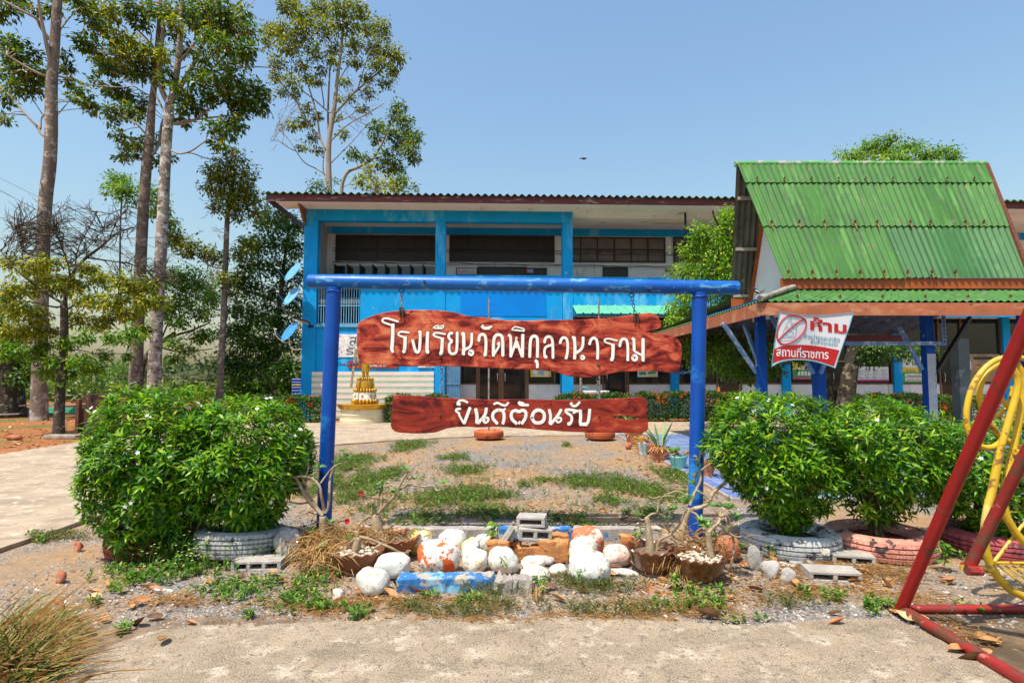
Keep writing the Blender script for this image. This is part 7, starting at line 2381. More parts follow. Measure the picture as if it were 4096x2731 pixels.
tree('tree', 'dark leafed tree growing out to the right behind the school roof', 29.0, c3,
     [([34, 28, 24, 20, 14], [(905, 2900), (908, 1490), (930, 1400), (965, 1340), (1060, 1310), (1160, 1250), (1210, 1170), (1262, 1060)]), (14, [(965, 1335), (1000, 1325), (1100, 1322)]), (14, [(1160, 1245), (1260, 1220), (1340, 1180), (1420, 1110)]), (10, [(925, 1470), (960, 1450), (1000, 1448)]), (12, [(1240, 1100), (1300, 980), (1360, 860)])],
     [(1370, 850, 50, 60), (1400, 950, 60, 60), (1330, 920, 50, 50), (1220, 1000, 80, 50), (1320, 1040, 90, 60), (1440, 1040, 80, 50), (1500, 1090, 60, 60), (1180, 1090, 70, 40), (1380, 1130, 90, 60), (1450, 1200, 80, 60), (1280, 1230, 90, 60), (1490, 1250, 40, 50), (1010, 1210, 70, 40), (1090, 1230, 50, 40), (1350, 1330, 80, 60), (1240, 1310, 70, 50), (1380, 1420, 60, 50)],
     L_t1, M_b4, 55, 1.6, .20, .5, 4.2, group=TL)
tree('tree', 'low yellow green tree just showing above the school eave', 27.5, c3,
     [([20, 16, 12], [(1150, 2900), (1160, 1700), (1180, 1480), (1190, 1400)]), (8, [(1180, 1480), (1300, 1440), (1420, 1450)]), (8, [(1180, 1500), (1080, 1430)])],
     [(1120, 1320, 70, 40), (1060, 1420, 80, 60), (1190, 1430, 100, 60), (1320, 1440, 90, 60), (1200, 1500, 120, 40), (1350, 1500, 100, 40), (1480, 1470, 40, 30), (1130, 1370, 60, 40)],
     L_yl, M_b4, 56, 1.2, .2, .5, 2.6, group='low trees behind the school')
tree('tree', 'small dark bush topped tree at the foot of the open crowned tree', 28.5, c3,
     [([14, 10], [(700, 2900), (705, 1700), (720, 1440)])], [(700, 1430, 45, 50), (760, 1450, 40, 40), (870, 1430, 40, 30), (680, 1480, 40, 30), (800, 1490, 60, 30)], L_dk, M_b4, 57, 1.0, .16, .45, 1.6, group='low trees behind the school')
tree('tree', 'slender straight trunked tree with a small olive top, left of the school', 25.0, I_,
     [([30, 26, 22, 19, 15, 9], [(876, 1620), (878, 1560), (893, 1317), (901, 1087), (907, 915), (912, 830), (930, 740), (940, 680)]), (8, [(880, 1075), (845, 1065), (800, 1035), (760, 1000), (722, 968)]), (8, [(908, 900), (950, 870), (985, 800), (995, 740)]), (6, [(908, 880), (870, 830), (850, 740)]), (6, [(912, 840), (920, 760), (900, 690)]),
      (6, [(897, 1150), (940, 1140), (955, 1120), (980, 1060)])],
     [(860, 680, 50, 45), (925, 650, 60, 50), (985, 700, 50, 50), (905, 720, 60, 40), (1010, 770, 45, 50), (960, 770, 60, 50), (850, 760, 45, 45), (900, 800, 50, 35), (950, 840, 60, 40), (1020, 840, 35, 40), (860, 830, 30, 30), (720, 955, 45, 40), (775, 985, 50, 30), (820, 1010, 40, 30), (880, 1035, 60, 30), (960, 1020, 45, 40), (740, 1010, 40, 25), (890, 1110, 60, 25), (1000, 980, 40, 40), (970, 1110, 40, 40), (930, 1180, 30, 25)],
     L_t3, M_b4, 58, 1.3, .17, .5, 3.6, M_b1, group=TL, extra=bare(24, [(800, 860, 1000, 960), (820, 1080, 900, 1160)], .35), twig=.014)
tree('tree', 'dense dark green tree filling the gap beside the school corner', 27.0, I_,
     [([30, 24, 18, 12, 8], [(1094, 1640), (1096, 1560), (1102, 1430), (1114, 1260), (1130, 1100), (1148, 970), (1156, 890)]), (10, [(1108, 1330), (1060, 1220), (1040, 1100), (1030, 1000)]), (8, [(1114, 1260), (1180, 1200), (1200, 1120)]), (8, [(1104, 1420), (1020, 1350), (960, 1300)]), (8, [(1100, 1480), (1000, 1460), (930, 1440)])],
     [(1055, 890, 50, 45), (1120, 870, 60, 50), (1175, 890, 50, 50), (1010, 975, 50, 45), (1095, 975, 70, 50), (1175, 990, 50, 50), (1000, 1065, 50, 45), (1085, 1070, 70, 50), (1170, 1090, 50, 55), (965, 1130, 40, 35), (1025, 1170, 70, 50), (1120, 1180, 70, 55), (1180, 1230, 40, 60), (940, 1240, 50, 50), (1005, 1270, 70, 60), (1100, 1290, 80, 60), (930, 1340, 55, 55), (1000, 1375, 75, 60), (1085, 1385, 75, 60), (1170, 1360, 45, 60), (905, 1440, 50, 55),
      (970, 1470, 75, 60), (1060, 1480, 80, 60), (1150, 1470, 60, 60), (960, 1540, 65, 30), (1060, 1555, 70, 30), (1170, 1540, 40, 40)],
     L_dk, M_b3, 59, 1.6, .19, .5, 4.4, group='leafy trees at the left', twig=.016)
tree('tree', 'fresh green tree between the lichened trunk and the slender one', 30.0, I_,
     [([26, 22, 16, 12], [(560, 1660), (560, 1480), (600, 1400), (640, 1370), (700, 1330)]), (14, [(600, 1400), (700, 1340), (760, 1325), (840, 1290)]), (12, [(560, 1480), (480, 1250), (480, 900), (490, 760)]), (10, [(640, 1370), (690, 1250), (760, 1150)]), (9, [(640, 1390), (720, 1410), (850, 1395)])],
     [(480, 725, 50, 40), (450, 760, 40, 40), (510, 780, 60, 40), (600, 780, 40, 50), (690, 890, 30, 50), (690, 960, 30, 40), (640, 840, 40, 40), (720, 1110, 60, 40), (790, 1120, 50, 40), (760, 1175, 70, 40), (830, 1170, 50, 40), (700, 1215, 60, 40), (800, 1240, 60, 35), (850, 1200, 45, 40), (720, 1290, 60, 25), (800, 1340, 70, 22), (690, 1370, 40, 30), (845, 1330, 40, 25), (760, 1400, 50, 22), (640, 1130, 60, 60), (640, 1250, 50, 50), (700, 1440, 40, 25)],
     L_md, M_b3, 60, 1.8, .19, .5, 3.8, group='leafy trees at the left', twig=.016)
# small twiggy tree in front at the left
B5 = [(80, 430, 90, 50), (200, 470, 120, 60), (350, 430, 100, 50), (330, 540, 140, 60), (500, 560, 110, 60), (620, 470, 100, 50), (700, 560, 110, 60), (850, 560, 100, 60), (950, 640, 100, 60), (1060, 590, 80, 60), (800, 700, 120, 70), (620, 700, 110, 60), (430, 620, 110, 60), (200, 620, 120, 60), (60, 620, 90, 60), (100, 760, 120, 70),
      (250, 800, 100, 60), (60, 900, 90, 70), (200, 930, 120, 60), (330, 900, 80, 60), (560, 820, 100, 60), (700, 850, 110, 60), (850, 800, 110, 60), (950, 780, 80, 60), (1000, 900, 70, 50), (900, 940, 80, 60), (780, 950, 70, 40), (580, 950, 70, 50), (100, 1050, 110, 60), (250, 1060, 100, 60), (400, 1120, 100, 60), (560, 1120, 100, 50), (650, 1180, 80, 40),
      (480, 1200, 80, 40), (740, 1080, 60, 40), (390, 1270, 60, 30), (900, 1080, 50, 30), (300, 1180, 80, 50), (1100, 700, 70, 60), (1020, 720, 80, 60), (450, 1000, 80, 50), (330, 1010, 80, 50)]
B5 = [b + ((L_md,) if b[1] > 930 else ()) for b in B5]
tree('tree', 'small twiggy tree with yellowish leaves and many bare twigs, nearest at the left', 15.5, c2,
     [([84, 66, 60, 54, 48, 40], [(408, 1640), (412, 1500), (420, 1300), (440, 1100), (450, 900), (445, 700)]), (28, [(445, 730), (480, 600), (520, 480), (600, 400), (700, 330), (760, 270), (830, 220), (930, 190)]), (15, [(600, 400), (800, 430), (900, 440), (1040, 500)]), (20, [(440, 720), (300, 640), (200, 560), (100, 480), (0, 350)]),
      (16, [(435, 740), (380, 750), (200, 700), (0, 720)]), (18, [(455, 770), (600, 680), (800, 660), (1000, 620), (1160, 540)]), (18, [(448, 700), (490, 560), (480, 450), (420, 300), (380, 190)]), (12, [(450, 900), (560, 850), (700, 830), (860, 840)]), (12, [(448, 940), (330, 900), (180, 880), (60, 900)]), (12, [(520, 480), (540, 330), (620, 200), (680, 80)]),
      (10, [(200, 560), (150, 420), (160, 320), (100, 180)]), (10, [(760, 270), (820, 130), (900, 40)]), (12, [(445, 1050), (560, 1040), (680, 1080)]), (10, [(440, 1090), (330, 1100), (240, 1080)]), (12, [(480, 450), (620, 330), (720, 200)])],
     B5, L_yl, M_b3, 61, 1.3, .13, .42, 4.2, M_b3, group='leafy trees at the left', twig=.013, sub=14, droop=.5,
     extra=bare(330, [(20, 80, 300, 420), (100, 0, 500, 300), (300, 120, 620, 420), (560, 20, 960, 380), (150, 200, 900, 500), (900, 380, 1250, 620)], .42))
tree('tree', 'dark round tree with a thick black trunk at the far left edge', 22.5, c2,
     [([240, 220, 180, 90], [(40, 1560), (40, 1450), (50, 1380), (60, 1250), (60, 1050)]), (40, [(60, 1350), (120, 1280), (200, 1180)])],
     [(60, 1130, 100, 80), (50, 1280, 100, 70), (140, 1230, 80, 60), (20, 1000, 90, 70), (150, 1110, 80, 60), (-80, 1100, 120, 100), (-60, 1270, 100, 80), (90, 950, 80, 50), (-40, 870, 100, 80), (210, 1190, 50, 50), (40, 700, 70, 60), (-60, 720, 100, 80)],
     L_dk, M_b3, 62, 1.3, .18, .5, 4.0, group='leafy trees at the left', twig=.02)
for (x, y, q, lab, sd) in ((375, 1560, 1, 'pale trunked small tree behind the scrap pile', 63), (310, 1555, .8, 'pale trunked small tree left of the scrap pile', 64), (480, 1560, .8, 'brown trunk and small crown behind the big trunks', 65)):
    tree('tree', lab, 42.0 + sd % 3, I_, [([14 * q, 11 * q, 8 * q], [(x, 1600), (x, 1550), (x + 4, 1490), (x + 10, 1440)]), (6, [(x, 1540), (x + 25, 1480)]), (6, [(x, 1550), (x - 20, 1490)])],
         [(x - 30, 1480, 40, 25), (x + 30, 1490, 40, 25), (x, 1450, 40, 25), (x + 45, 1530, 35, 15), (x - 45, 1520, 40, 18), (x + 10, 1510, 40, 18)], L_md, M_b2, sd, 1.2, .2, .45, 1.4, group='small trees far behind at the left')
# lime green tree behind the pavilion
tree('tree', 'wide lime green tree behind the pavilion, its dark trunk under the roof', 16.6, I_,
     [([78, 66, 58, 46, 30], [(3372, 1730), (3376, 1640), (3395, 1520), (3408, 1420), (3400, 1250), (3350, 1000)]), ([40, 30, 18], [(3400, 1380), (3250, 1200), (3050, 1050), (2900, 930)]), ([34, 22, 12], [(3390, 1250), (3500, 1000), (3560, 800), (3600, 650)]), (24, [(3250, 1200), (3000, 1300), (2800, 1320)]), (18, [(3050, 1050), (2850, 1120), (2720, 1150)]), (16, [(3350, 1000), (3300, 800), (3420, 650)]),
      (16, [(2900, 930), (2860, 880), (2850, 840)]), (16, [(3408, 1420), (3520, 1380), (3640, 1400)]), (14, [(3395, 1450), (3150, 1440), (2900, 1420)])],
     [(2900, 860, 60, 40), (2820, 920, 60, 45), (2910, 930, 70, 50), (2780, 1000, 60, 45), (2870, 1010, 80, 50), (2950, 1000, 50, 60), (2740, 1080, 60, 40), (2820, 1090, 80, 50), (2910, 1090, 70, 50), (2720, 1160, 55, 40), (2790, 1170, 70, 45), (2880, 1180, 70, 45), (2700, 1230, 50, 40), (2770, 1260, 60, 40), (2860, 1250, 60, 40), (2680, 1290, 45, 30), (2940, 1150, 50, 60), (2930, 870, 40, 50),
      (2850, 1350, 90, 40, L_md), (2940, 1400, 90, 50, L_md), (2780, 1400, 70, 50, L_md), (3020, 1360, 90, 50, L_md), (2860, 1460, 80, 40, L_md), (2980, 1480, 90, 40, L_md), (3100, 1480, 80, 30, L_dk), (3060, 1400, 70, 50, L_dk), (3200, 1400, 90, 50, L_dk), (3500, 1390, 90, 40, L_dk), (3600, 1400, 80, 40, L_dk), (3480, 1440, 60, 20, L_dk), (3700, 1400, 60, 30, L_dk),
      (3400, 620, 70, 25), (3480, 590, 80, 30), (3560, 560, 50, 30, L_md), (3540, 600, 60, 30), (3640, 590, 60, 35, L_md), (3700, 620, 60, 30, L_md), (3780, 610, 50, 30, L_md), (3810, 630, 30, 20, L_md), (3600, 630, 90, 25), (3450, 660, 120, 30), (3650, 680, 120, 40, L_md), (3350, 700, 120, 60), (3500, 760, 150, 80), (3650, 800, 150, 80), (3300, 850, 150, 80), (3150, 950, 120, 80)],
     L_py, M_b3, 66, 1.4, .11, .45, 3.6, trunk_mat=M_b3, group='trees beside the pavilion', twig=.012, sub=12, droop=.45)
tree('tree', 'second dark trunk beside the lime green tree, under the pavilion', 16.9, I_,
     [([50, 44, 34, 24], [(3318, 1720), (3318, 1620), (3300, 1500), (3290, 1420), (3240, 1300), (3200, 1180)])], [(3230, 1440, 60, 30), (3180, 1380, 70, 40), (3300, 1390, 60, 30)], L_dk, M_b3, 67, .8, .105, .42, 1.5, group='trees beside the pavilion', twig=.012)
# ---- far palms and wood
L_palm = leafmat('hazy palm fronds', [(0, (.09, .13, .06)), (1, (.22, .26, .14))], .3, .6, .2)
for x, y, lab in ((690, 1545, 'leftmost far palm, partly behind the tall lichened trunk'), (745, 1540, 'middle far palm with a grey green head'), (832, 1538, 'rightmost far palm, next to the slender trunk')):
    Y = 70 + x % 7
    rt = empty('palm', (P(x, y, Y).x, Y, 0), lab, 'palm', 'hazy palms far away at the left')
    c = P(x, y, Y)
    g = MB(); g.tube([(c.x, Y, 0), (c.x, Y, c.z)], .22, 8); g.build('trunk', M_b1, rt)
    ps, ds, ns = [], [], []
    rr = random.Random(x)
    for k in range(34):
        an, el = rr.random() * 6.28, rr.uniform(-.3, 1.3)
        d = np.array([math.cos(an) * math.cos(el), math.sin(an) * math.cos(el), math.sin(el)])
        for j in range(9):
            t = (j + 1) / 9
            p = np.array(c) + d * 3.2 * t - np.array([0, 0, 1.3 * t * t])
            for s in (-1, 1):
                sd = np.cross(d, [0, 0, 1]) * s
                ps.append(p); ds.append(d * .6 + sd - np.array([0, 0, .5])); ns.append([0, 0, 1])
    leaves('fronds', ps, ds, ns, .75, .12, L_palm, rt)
RNG = np.random.default_rng(5)
def woods(name, x0, x1, y0, y1, Y, n, ls, m, seed):
    "far mass of scrub and trees read as one"
    rr = np.random.default_rng(seed)
    cx = rr.uniform(x0, x1, n // 60)
    ps = []
    for x in cx:
        h = rr.uniform(y0, y1)
        yy = Y + rr.uniform(0, 12)
        t = P(x, h, yy)
        k = 60
        u = rr.normal(size=(k, 3)) * np.array([1.3, .8, .25]) * (Y / 60)
        z = rr.random(k) * max(t.z, .5)
        ps.append(np.stack([t.x + u[:, 0], yy + u[:, 1], np.maximum(.1, z + u[:, 2])], 1))
    ps = np.concatenate(ps)
    k = len(ps)
    o = leaves(name, ps, rdir(k) + np.array([0, -.3, .3]), rdir(k) + np.array([0, -.3, 1]), ls * (.6 + .8 * rr.random(k)), ls * .5, m)
    tag(o, kind='stuff')
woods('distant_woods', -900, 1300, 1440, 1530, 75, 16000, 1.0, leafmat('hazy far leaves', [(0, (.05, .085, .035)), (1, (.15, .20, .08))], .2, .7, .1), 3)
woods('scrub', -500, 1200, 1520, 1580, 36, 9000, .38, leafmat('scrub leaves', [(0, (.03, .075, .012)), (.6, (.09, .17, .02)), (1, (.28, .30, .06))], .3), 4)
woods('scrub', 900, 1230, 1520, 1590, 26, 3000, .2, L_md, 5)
# greenery behind the upstairs windows side
# ------------------------------------------------------------------ ground cover and litter
L_grass = leafmat('low weed leaves', [(0, (.03, .09, .012)), (.5, (.08, .20, .02)), (.85, (.16, .30, .03)), (1, (.36, .36, .08))], .3, .5, .3)
L_turf = leafmat('dull turf blades', [(0, (.05, .085, .018)), (.5, (.10, .15, .03)), (1, (.28, .24, .09))], .3, .6, .2)
L_straw = leafmat('straw', [(0, (.30, .17, .06)), (.5, (.48, .30, .11)), (1, (.62, .44, .20))], .2, .7, .2)
L_lit = leafmat('brown leaf scraps', [(0, (.16, .06, .02)), (.4, (.36, .16, .05)), (.8, (.50, .27, .09)), (1, (.60, .40, .18))], .15, .7, .2)
def patch_points(patches, dens, rng, zlo=0.008):
    out = []
    for cx, cy, rx, ry in patches:
        a, b, t, q = G(cx - rx, cy), G(cx + rx, cy), G(cx, cy - ry), G(cx, cy + ry)
        A = math.pi * (b.x - a.x) / 2 * (t.y - q.y) / 2
        n = max(6, int(dens * A))
        r_ = rng.random(n) ** .75 * 1.25
        an = rng.random(n) * 6.28
        # clumpy edges
        r_ *= 1 + .25 * np.sin(an * 3 + cx) + .2 * np.sin(an * 7 + cy)
        c = ((a + b) / 2)
        yc = (t.y + q.y) / 2
        out.append(np.stack([c.x + np.cos(an) * r_ * (b.x - a.x) / 2, yc + np.sin(an) * r_ * (t.y - q.y) / 2, np.full(n, zlo)], 1))
    return np.concatenate(out)
rng = np.random.default_rng(77)
WEEDS = [(1370, 1870, 90, 40), (1450, 1935, 110, 40), (1640, 1788, 60, 18), (1860, 1885, 70, 18), (1820, 1835, 50, 10), (1770, 2000, 170, 32), (1900, 1985, 110, 25), (2360, 1930, 170, 20), (2500, 1958, 150, 22), (2690, 1905, 60, 28), (2440, 2010, 60, 18), (1400, 2000, 60, 20),
         (2600, 2060, 70, 22), (2230, 2080, 110, 16), (1950, 2060, 130, 26), (1700, 2080, 90, 26), (2340, 2112, 90, 12), (1290, 1960, 60, 28), (2090, 1945, 20, 10), (2265, 1785, 15, 7), (1420, 1838, 40, 12), (2640, 1990, 70, 20), (1560, 1900, 50, 16), (2000, 1990, 60, 12), (1500, 2050, 60, 20), (2750, 2000, 60, 20), (3170, 2010, 80, 10), (3650, 2010, 60, 12)]
FORE = [(750, 2280, 170, 55), (560, 2330, 90, 34), (480, 2290, 60, 30), (960, 2370, 150, 40), (1250, 2330, 90, 36), (1180, 2415, 120, 40), (1290, 2450, 110, 26), (1450, 2470, 90, 18), (3300, 2400, 90, 24), (3480, 2440, 90, 26), (2820, 2380, 90, 30), (2760, 2440, 120, 30), (3770, 2215, 40, 40), (3880, 2450, 60, 16), (3560, 2450, 60, 16), (1880, 2415, 80, 18), (2130, 2330, 30, 26), (2980, 2490, 70, 12), (1000, 2480, 20, 8), (490, 2540, 24, 10), (170, 2165, 70, 12), (365, 2430, 24, 10), (1700, 2400, 50, 14)]
TURF = [(1950, 2385, 100, 16), (2400, 2365, 150, 28), (2350, 2460, 140, 20), (1900, 2470, 110, 16), (1650, 2450, 70, 18), (2280, 2340, 60, 16), (2560, 2460, 110, 18), (2000, 2440, 90, 16), (1760, 2470, 90, 12), (3150, 2430, 90, 14), (240, 2160, 120, 10)]
def rosettes(name, pts, per, ln, asp, m, up, kind='kite', droop=.2):
    n = len(pts)
    pos = np.repeat(pts, per, 0)
    pos[:, :2] += rng.normal(size=(n * per, 2)) * .006
    an = rng.random(n * per) * 6.28
    el = up * rng.random(n * per) + .1
    h = rng.random(n * per)
    pos[:, 2] += h * ln * 1.3 * up
    d = np.stack([np.cos(an) * np.cos(el), np.sin(an) * np.cos(el), np.sin(el)], 1)
    l_ = ln * (.6 + .7 * rng.random(n * per))
    nn = np.zeros((n * per, 3)); nn[:, 2] = 1; nn[:, :2] = -d[:, :2] * .5
    return tag(leaves(name, pos, d, nn, l_, l_ * asp, m, None, kind, droop, .1), kind='stuff')
rosettes('weeds', patch_points(WEEDS, 300, rng), 9, .042, .42, L_grass, .9)
rosettes('weeds', patch_points([(1900, 1940, 620, 130), (2350, 2040, 420, 70), (1500, 1960, 280, 90)], 9, rng), 7, .04, .42, L_grass, .9)
rosettes('turf', patch_points([(1900, 1960, 620, 130), (2350, 2050, 420, 70), (1600, 2050, 320, 60)], 45, rng), 5, .04, .10, L_turf, 1.0)
rosettes('weeds', patch_points(FORE, 430, rng), 9, .038, .45, L_grass, 1.1)
rosettes('turf', patch_points(TURF, 1500, rng), 6, .045, .10, L_turf, 1.2)
rosettes('turf', patch_points([(a, b, c * 1.15, d * 1.2) for a, b, c, d in WEEDS], 520, rng), 5, .045, .10, L_turf, 1.1)
rosettes('dry_grass', patch_points([(1280, 2440, 220, 36), (1900, 2490, 300, 12), (2750, 2440, 260, 40), (3200, 2380, 260, 40), (3500, 2300, 220, 40), (3850, 2520, 60, 20), (3900, 2570, 70, 24), (2500, 2480, 300, 14), (700, 2420, 160, 20), (3650, 2400, 120, 30), (1600, 2420, 400, 30), (3250, 2280, 200, 40)], 520, rng), 5, .07, .05, L_straw, .35)
# stalks with small daisies in the left weeds
g = MB()
fp, fd, fn = [], [], []
for k in range(70):
    x, y = rng.normal(740, 110), rng.normal(2270, 34)
    p = G(x, y)
    h = rng.uniform(.10, .30)
    q = p + Vector((rng.normal() * .04, rng.normal() * .03, h))
    g.tube([p, p.lerp(q, .6) + Vector((rng.normal() * .015, 0, 0)), q], [.0022, .0018, .0014], 4)
    for j in range(6):
        fp.append(np.array(q)); an = j * 1.05; fd.append([math.cos(an), math.sin(an), .25]); fn.append([0, 0, 1])
tag(g.build('weed_stalks', L_grass, fix=False), kind='stuff')
tag(leaves('daisies', fp, fd, fn, .011, .008, leafmat('daisy petals', [(0, (.70, .62, .40)), (1, (.78, .76, .66))], .2)), kind='stuff')
# taller weeds that lie round the red tyre and the pots
rosettes('weeds', np.array([[*G(rng.normal(700, 110), rng.normal(2235, 24)).xy, .02 + .16 * rng.random() ** 1.5] for _ in range(520)]), 6, .045, .5, L_grass, 1.0)
def tall(name, pts, ln, wd, m, lean=(0, 0), up=1.2):
    pts = np.asarray(pts); n = len(pts)
    an = rng.random(n) * 6.28
    d = np.stack([np.cos(an) * .35 + lean[0], np.sin(an) * .35 + lean[1], np.full(n, up) * (.6 + .6 * rng.random(n))], 1)
    l_ = ln * (.5 + .7 * rng.random(n))
    return tag(leaves(name, pts, d, np.stack([-d[:, 0], -d[:, 1], np.ones(n)], 1) + rdir(n) * .3, l_, wd, m, None, 'long', .45, .1), kind='stuff')
tall('long_grass', [[*G(rng.normal(30, 55), rng.normal(2700, 55)).xy, .0] for _ in range(420)], .34, .006, leafmat('long grass', [(0, (.07, .13, .02)), (.5, (.16, .22, .04)), (1, (.40, .30, .10))], .3), (.35, .05), 1.0)
tall('long_grass', [[*G(rng.normal(20, 70), rng.normal(2690, 60)).xy, .0] for _ in range(260)], .42, .005, L_straw, (.5, .1), .95)
tall('grass_tuft', [[*G(rng.normal(1060, 60), rng.normal(2225, 20)).xy, .0] for _ in range(130)], .26, .008, L_grass, (.1, -.1), 1.0)
tall('grass_tuft', [[*G(rng.normal(980, 100), rng.normal(2470, 16)).xy, .0] for _ in range(20)], .08, .006, L_straw, (.1, 0), 1.0)
tall('grass_tuft', [[*G(rng.normal(2150, 14), rng.normal(2410, 16)).xy, .0] for _ in range(36)], .14, .005, L_straw, (0, 0), 1.1)
tall('dry_tangle', [[*G(rng.normal(1280, 55), rng.normal(2250, 40)).xy, rng.random() * .24] for _ in range(700)], .20, .0055, L_straw, (.1, -.35), .15)
tall('dry_tangle', [[*P(rng.normal(1440, 90), rng.normal(2150, 18), 4.98 + rng.random() * .2)] for _ in range(420)], .16, .005, L_straw, (.1, -.2), .25)
tall('dry_tangle', [[*P(rng.normal(2800, 60), rng.normal(2200, 40), 4.7 + rng.random() * .5)] for _ in range(420)], .18, .005, L_straw, (0, -.2), .2)
tall('dry_tangle', [[*P(rng.normal(2720, 30), rng.normal(2260, 30), 4.55 + rng.random() * .1)] for _ in range(90)], .16, .005, L_straw, (-.2, -.2), -.2)
# leafy sprigs in the bed
def sprig(label, foot, top, Y, n, ls, m, seed, name='seedling', wild=.05):
    rr = random.Random(seed)
    p, q = P(*foot, Y), P(*top, Y)
    rt = empty(name, p, label, 'plant', 'green seedlings in the flower bed')
    g = MB(); pp = chaikin([p, p.lerp(q, .5) + Vector((rr.gauss(0, .02), rr.gauss(0, .02), 0)), q], 2); g.tube(pp, lerp_list([.005, .002], len(pp)), 5); g.build('stem', L_grass, rt, fix=False)
    ps, ds = [], []
    for k in range(n):
        t = .3 + .7 * k / n
        c = np.array(p.lerp(q, t))
        an = k * 2.4
        ps.append(c + rdir(1)[0] * wild * .3); ds.append([math.cos(an), math.sin(an) - .3, rr.uniform(-.5, .3)])
    leaves('foliage', ps, ds, np.tile([0, -.4, 1.0], (n, 1)), ls, ls * .6, m, rt, 'long', .3, .05)
sprig('fresh green seedling with drooping leaves among the white stones', (1962, 2172), (1968, 2085), 5.15, 13, .07, L_md, 1)
sprig('feathery green sprig between the grey kerb and the glazed pot', (2530, 2180), (2560, 2110), 5.3, 26, .04, L_grass, 2, wild=.12)
sprig('dry stalked sprig leaning over the smooth white stone', (2030, 2270), (2000, 2225), 4.45, 12, .025, L_grass, 3)
sprig('green sprig in front of the broken kerb end', (2165, 2370), (2160, 2300), 4.3, 30, .035, L_grass, 4, wild=.12)
sprig('small green sprig against the foot of the big white stone', (2330, 2330), (2315, 2280), 4.36, 20, .025, L_grass, 5)
sprig('leafy green plant right of the leaning red leg, before the crimson tyre', (3775, 2260), (3770, 2160), 4.75, 24, .07, L_grass, 6, wild=.1)
sprig('green weed at the foot of the glazed pots', (2700, 2340), (2690, 2290), 4.36, 22, .035, L_grass, 7, wild=.1)
sprig('green weed with thin stems in front of the white tyre', (3080, 2250), (3085, 2180), 4.8, 26, .03, L_dk, 8, wild=.12)
# ---- pebbles: a scatter of real stones over the nearer yard
def pebbles(name, n, box, smin, smax, m, seed):
    rr = np.random.default_rng(seed)
    x0, x1, y0, y1 = box
    base = np.array([[1, 0, 0], [-.5, .87, 0], [-.5, -.87, 0], [0, 0, 1], [.6, .6, .5], [-.7, .2, .55], [0, -.8, .5]])
    tri = [(0, 4, 6), (4, 3, 6), (4, 1, 5), (4, 5, 3), (5, 2, 6), (5, 6, 3), (1, 2, 5), (2, 0, 6), (0, 1, 4)]
    t = rr.random(n)
    Y = y0 + (y1 - y0) * t ** 1.7
    X = rr.uniform(x0, x1, n)
    s = smin + (smax - smin) * rr.random(n) ** 3
    an = rr.random(n) * 6.28
    b = np.repeat(base[None], n, 0) * (1 + .35 * rr.normal(size=(n, 7, 1)))
    b = b * np.stack([s, s * rr.uniform(.6, 1, n), s * rr.uniform(.5, .9, n)], 1)[:, None]
    ca, sa = np.cos(an)[:, None], np.sin(an)[:, None]
    v = np.stack([b[..., 0] * ca - b[..., 1] * sa + X[:, None], b[..., 0] * sa + b[..., 1] * ca + Y[:, None], b[..., 2] + .006], 2)
    f = (np.arange(n)[:, None, None] * 7 + np.array(tri)[None]).reshape(-1, 3)
    me = bpy.data.meshes.new(name)
    me.from_pydata(v.reshape(-1, 3).tolist(), [], f.tolist())
    me.update()
    return tag(link(name, me, m), kind='stuff')
M_pg = leafmat('grey chippings', [(0, (.10, .095, .10)), (.4, (.24, .235, .24)), (.75, (.38, .37, .36)), (.9, (.40, .28, .18)), (1, (.66, .63, .58))], .0, .9, .2)
pebbles('chippings', 15000, (-3.9, 4.3, 3.72, 6.4), .006, .018, M_pg, 1)
pebbles('chippings', 7000, (-4.4, 3.0, 5.6, 14.5), .008, .026, M_pg, 2)
pebbles('rubble', 260, (-2.2, 2.6, 6.2, 9.8), .012, .04, leafmat('ochre crumbs', [(0, (.38, .16, .06)), (.7, (.52, .27, .12)), (1, (.68, .60, .50))], 0, .9, .1), 3)
pebbles('rubble', 900, (-26, -10.4, 11.2, 22), .02, .09, leafmat('red crumbs', [(0, (.30, .10, .035)), (.6, (.42, .18, .07)), (1, (.56, .38, .22))], 0, .9, .1), 4)
pebbles('grit', 500, (-1.9, 2.6, 2.2, 3.6), .002, .006, M_pg, 5)
# ---- fallen leaves
def leaf_obj(m):
    g = MB()
    def f(s, t):
        y = (t - .5) * .11
        w = .026 * math.sin(math.pi * min(1, t * 1.0) ** .85) ** .8
        x = (s - .5) * 2 * w
        return (x, y, .004 + .020 * abs(s - .5) * 2 * math.sin(math.pi * t) + .022 * (t - .45) ** 2 * 4 * .5)
    g.grid(f, 4, 8)
    o = g.build('fallen_leaf', m, None, smooth=180, fix=False)
    return o
M_lf1 = mat('tan dry leaf', (.46, .25, .09), (.36, .17, .06), scale=25, rough=.7)
M_lf2 = mat('orange brown dry leaf', (.42, .17, .045), (.30, .11, .03), scale=25, rough=.6)
M_lf3 = mat('dark brown dry leaf', (.17, .075, .03), (.10, .045, .02), scale=25, rough=.7)
M_lf4 = mat('straw pale dry leaf', (.58, .42, .22), (.48, .32, .15), scale=25, rough=.7)
protos = [leaf_obj(m) for m in (M_lf1, M_lf2, M_lf3, M_lf4)]
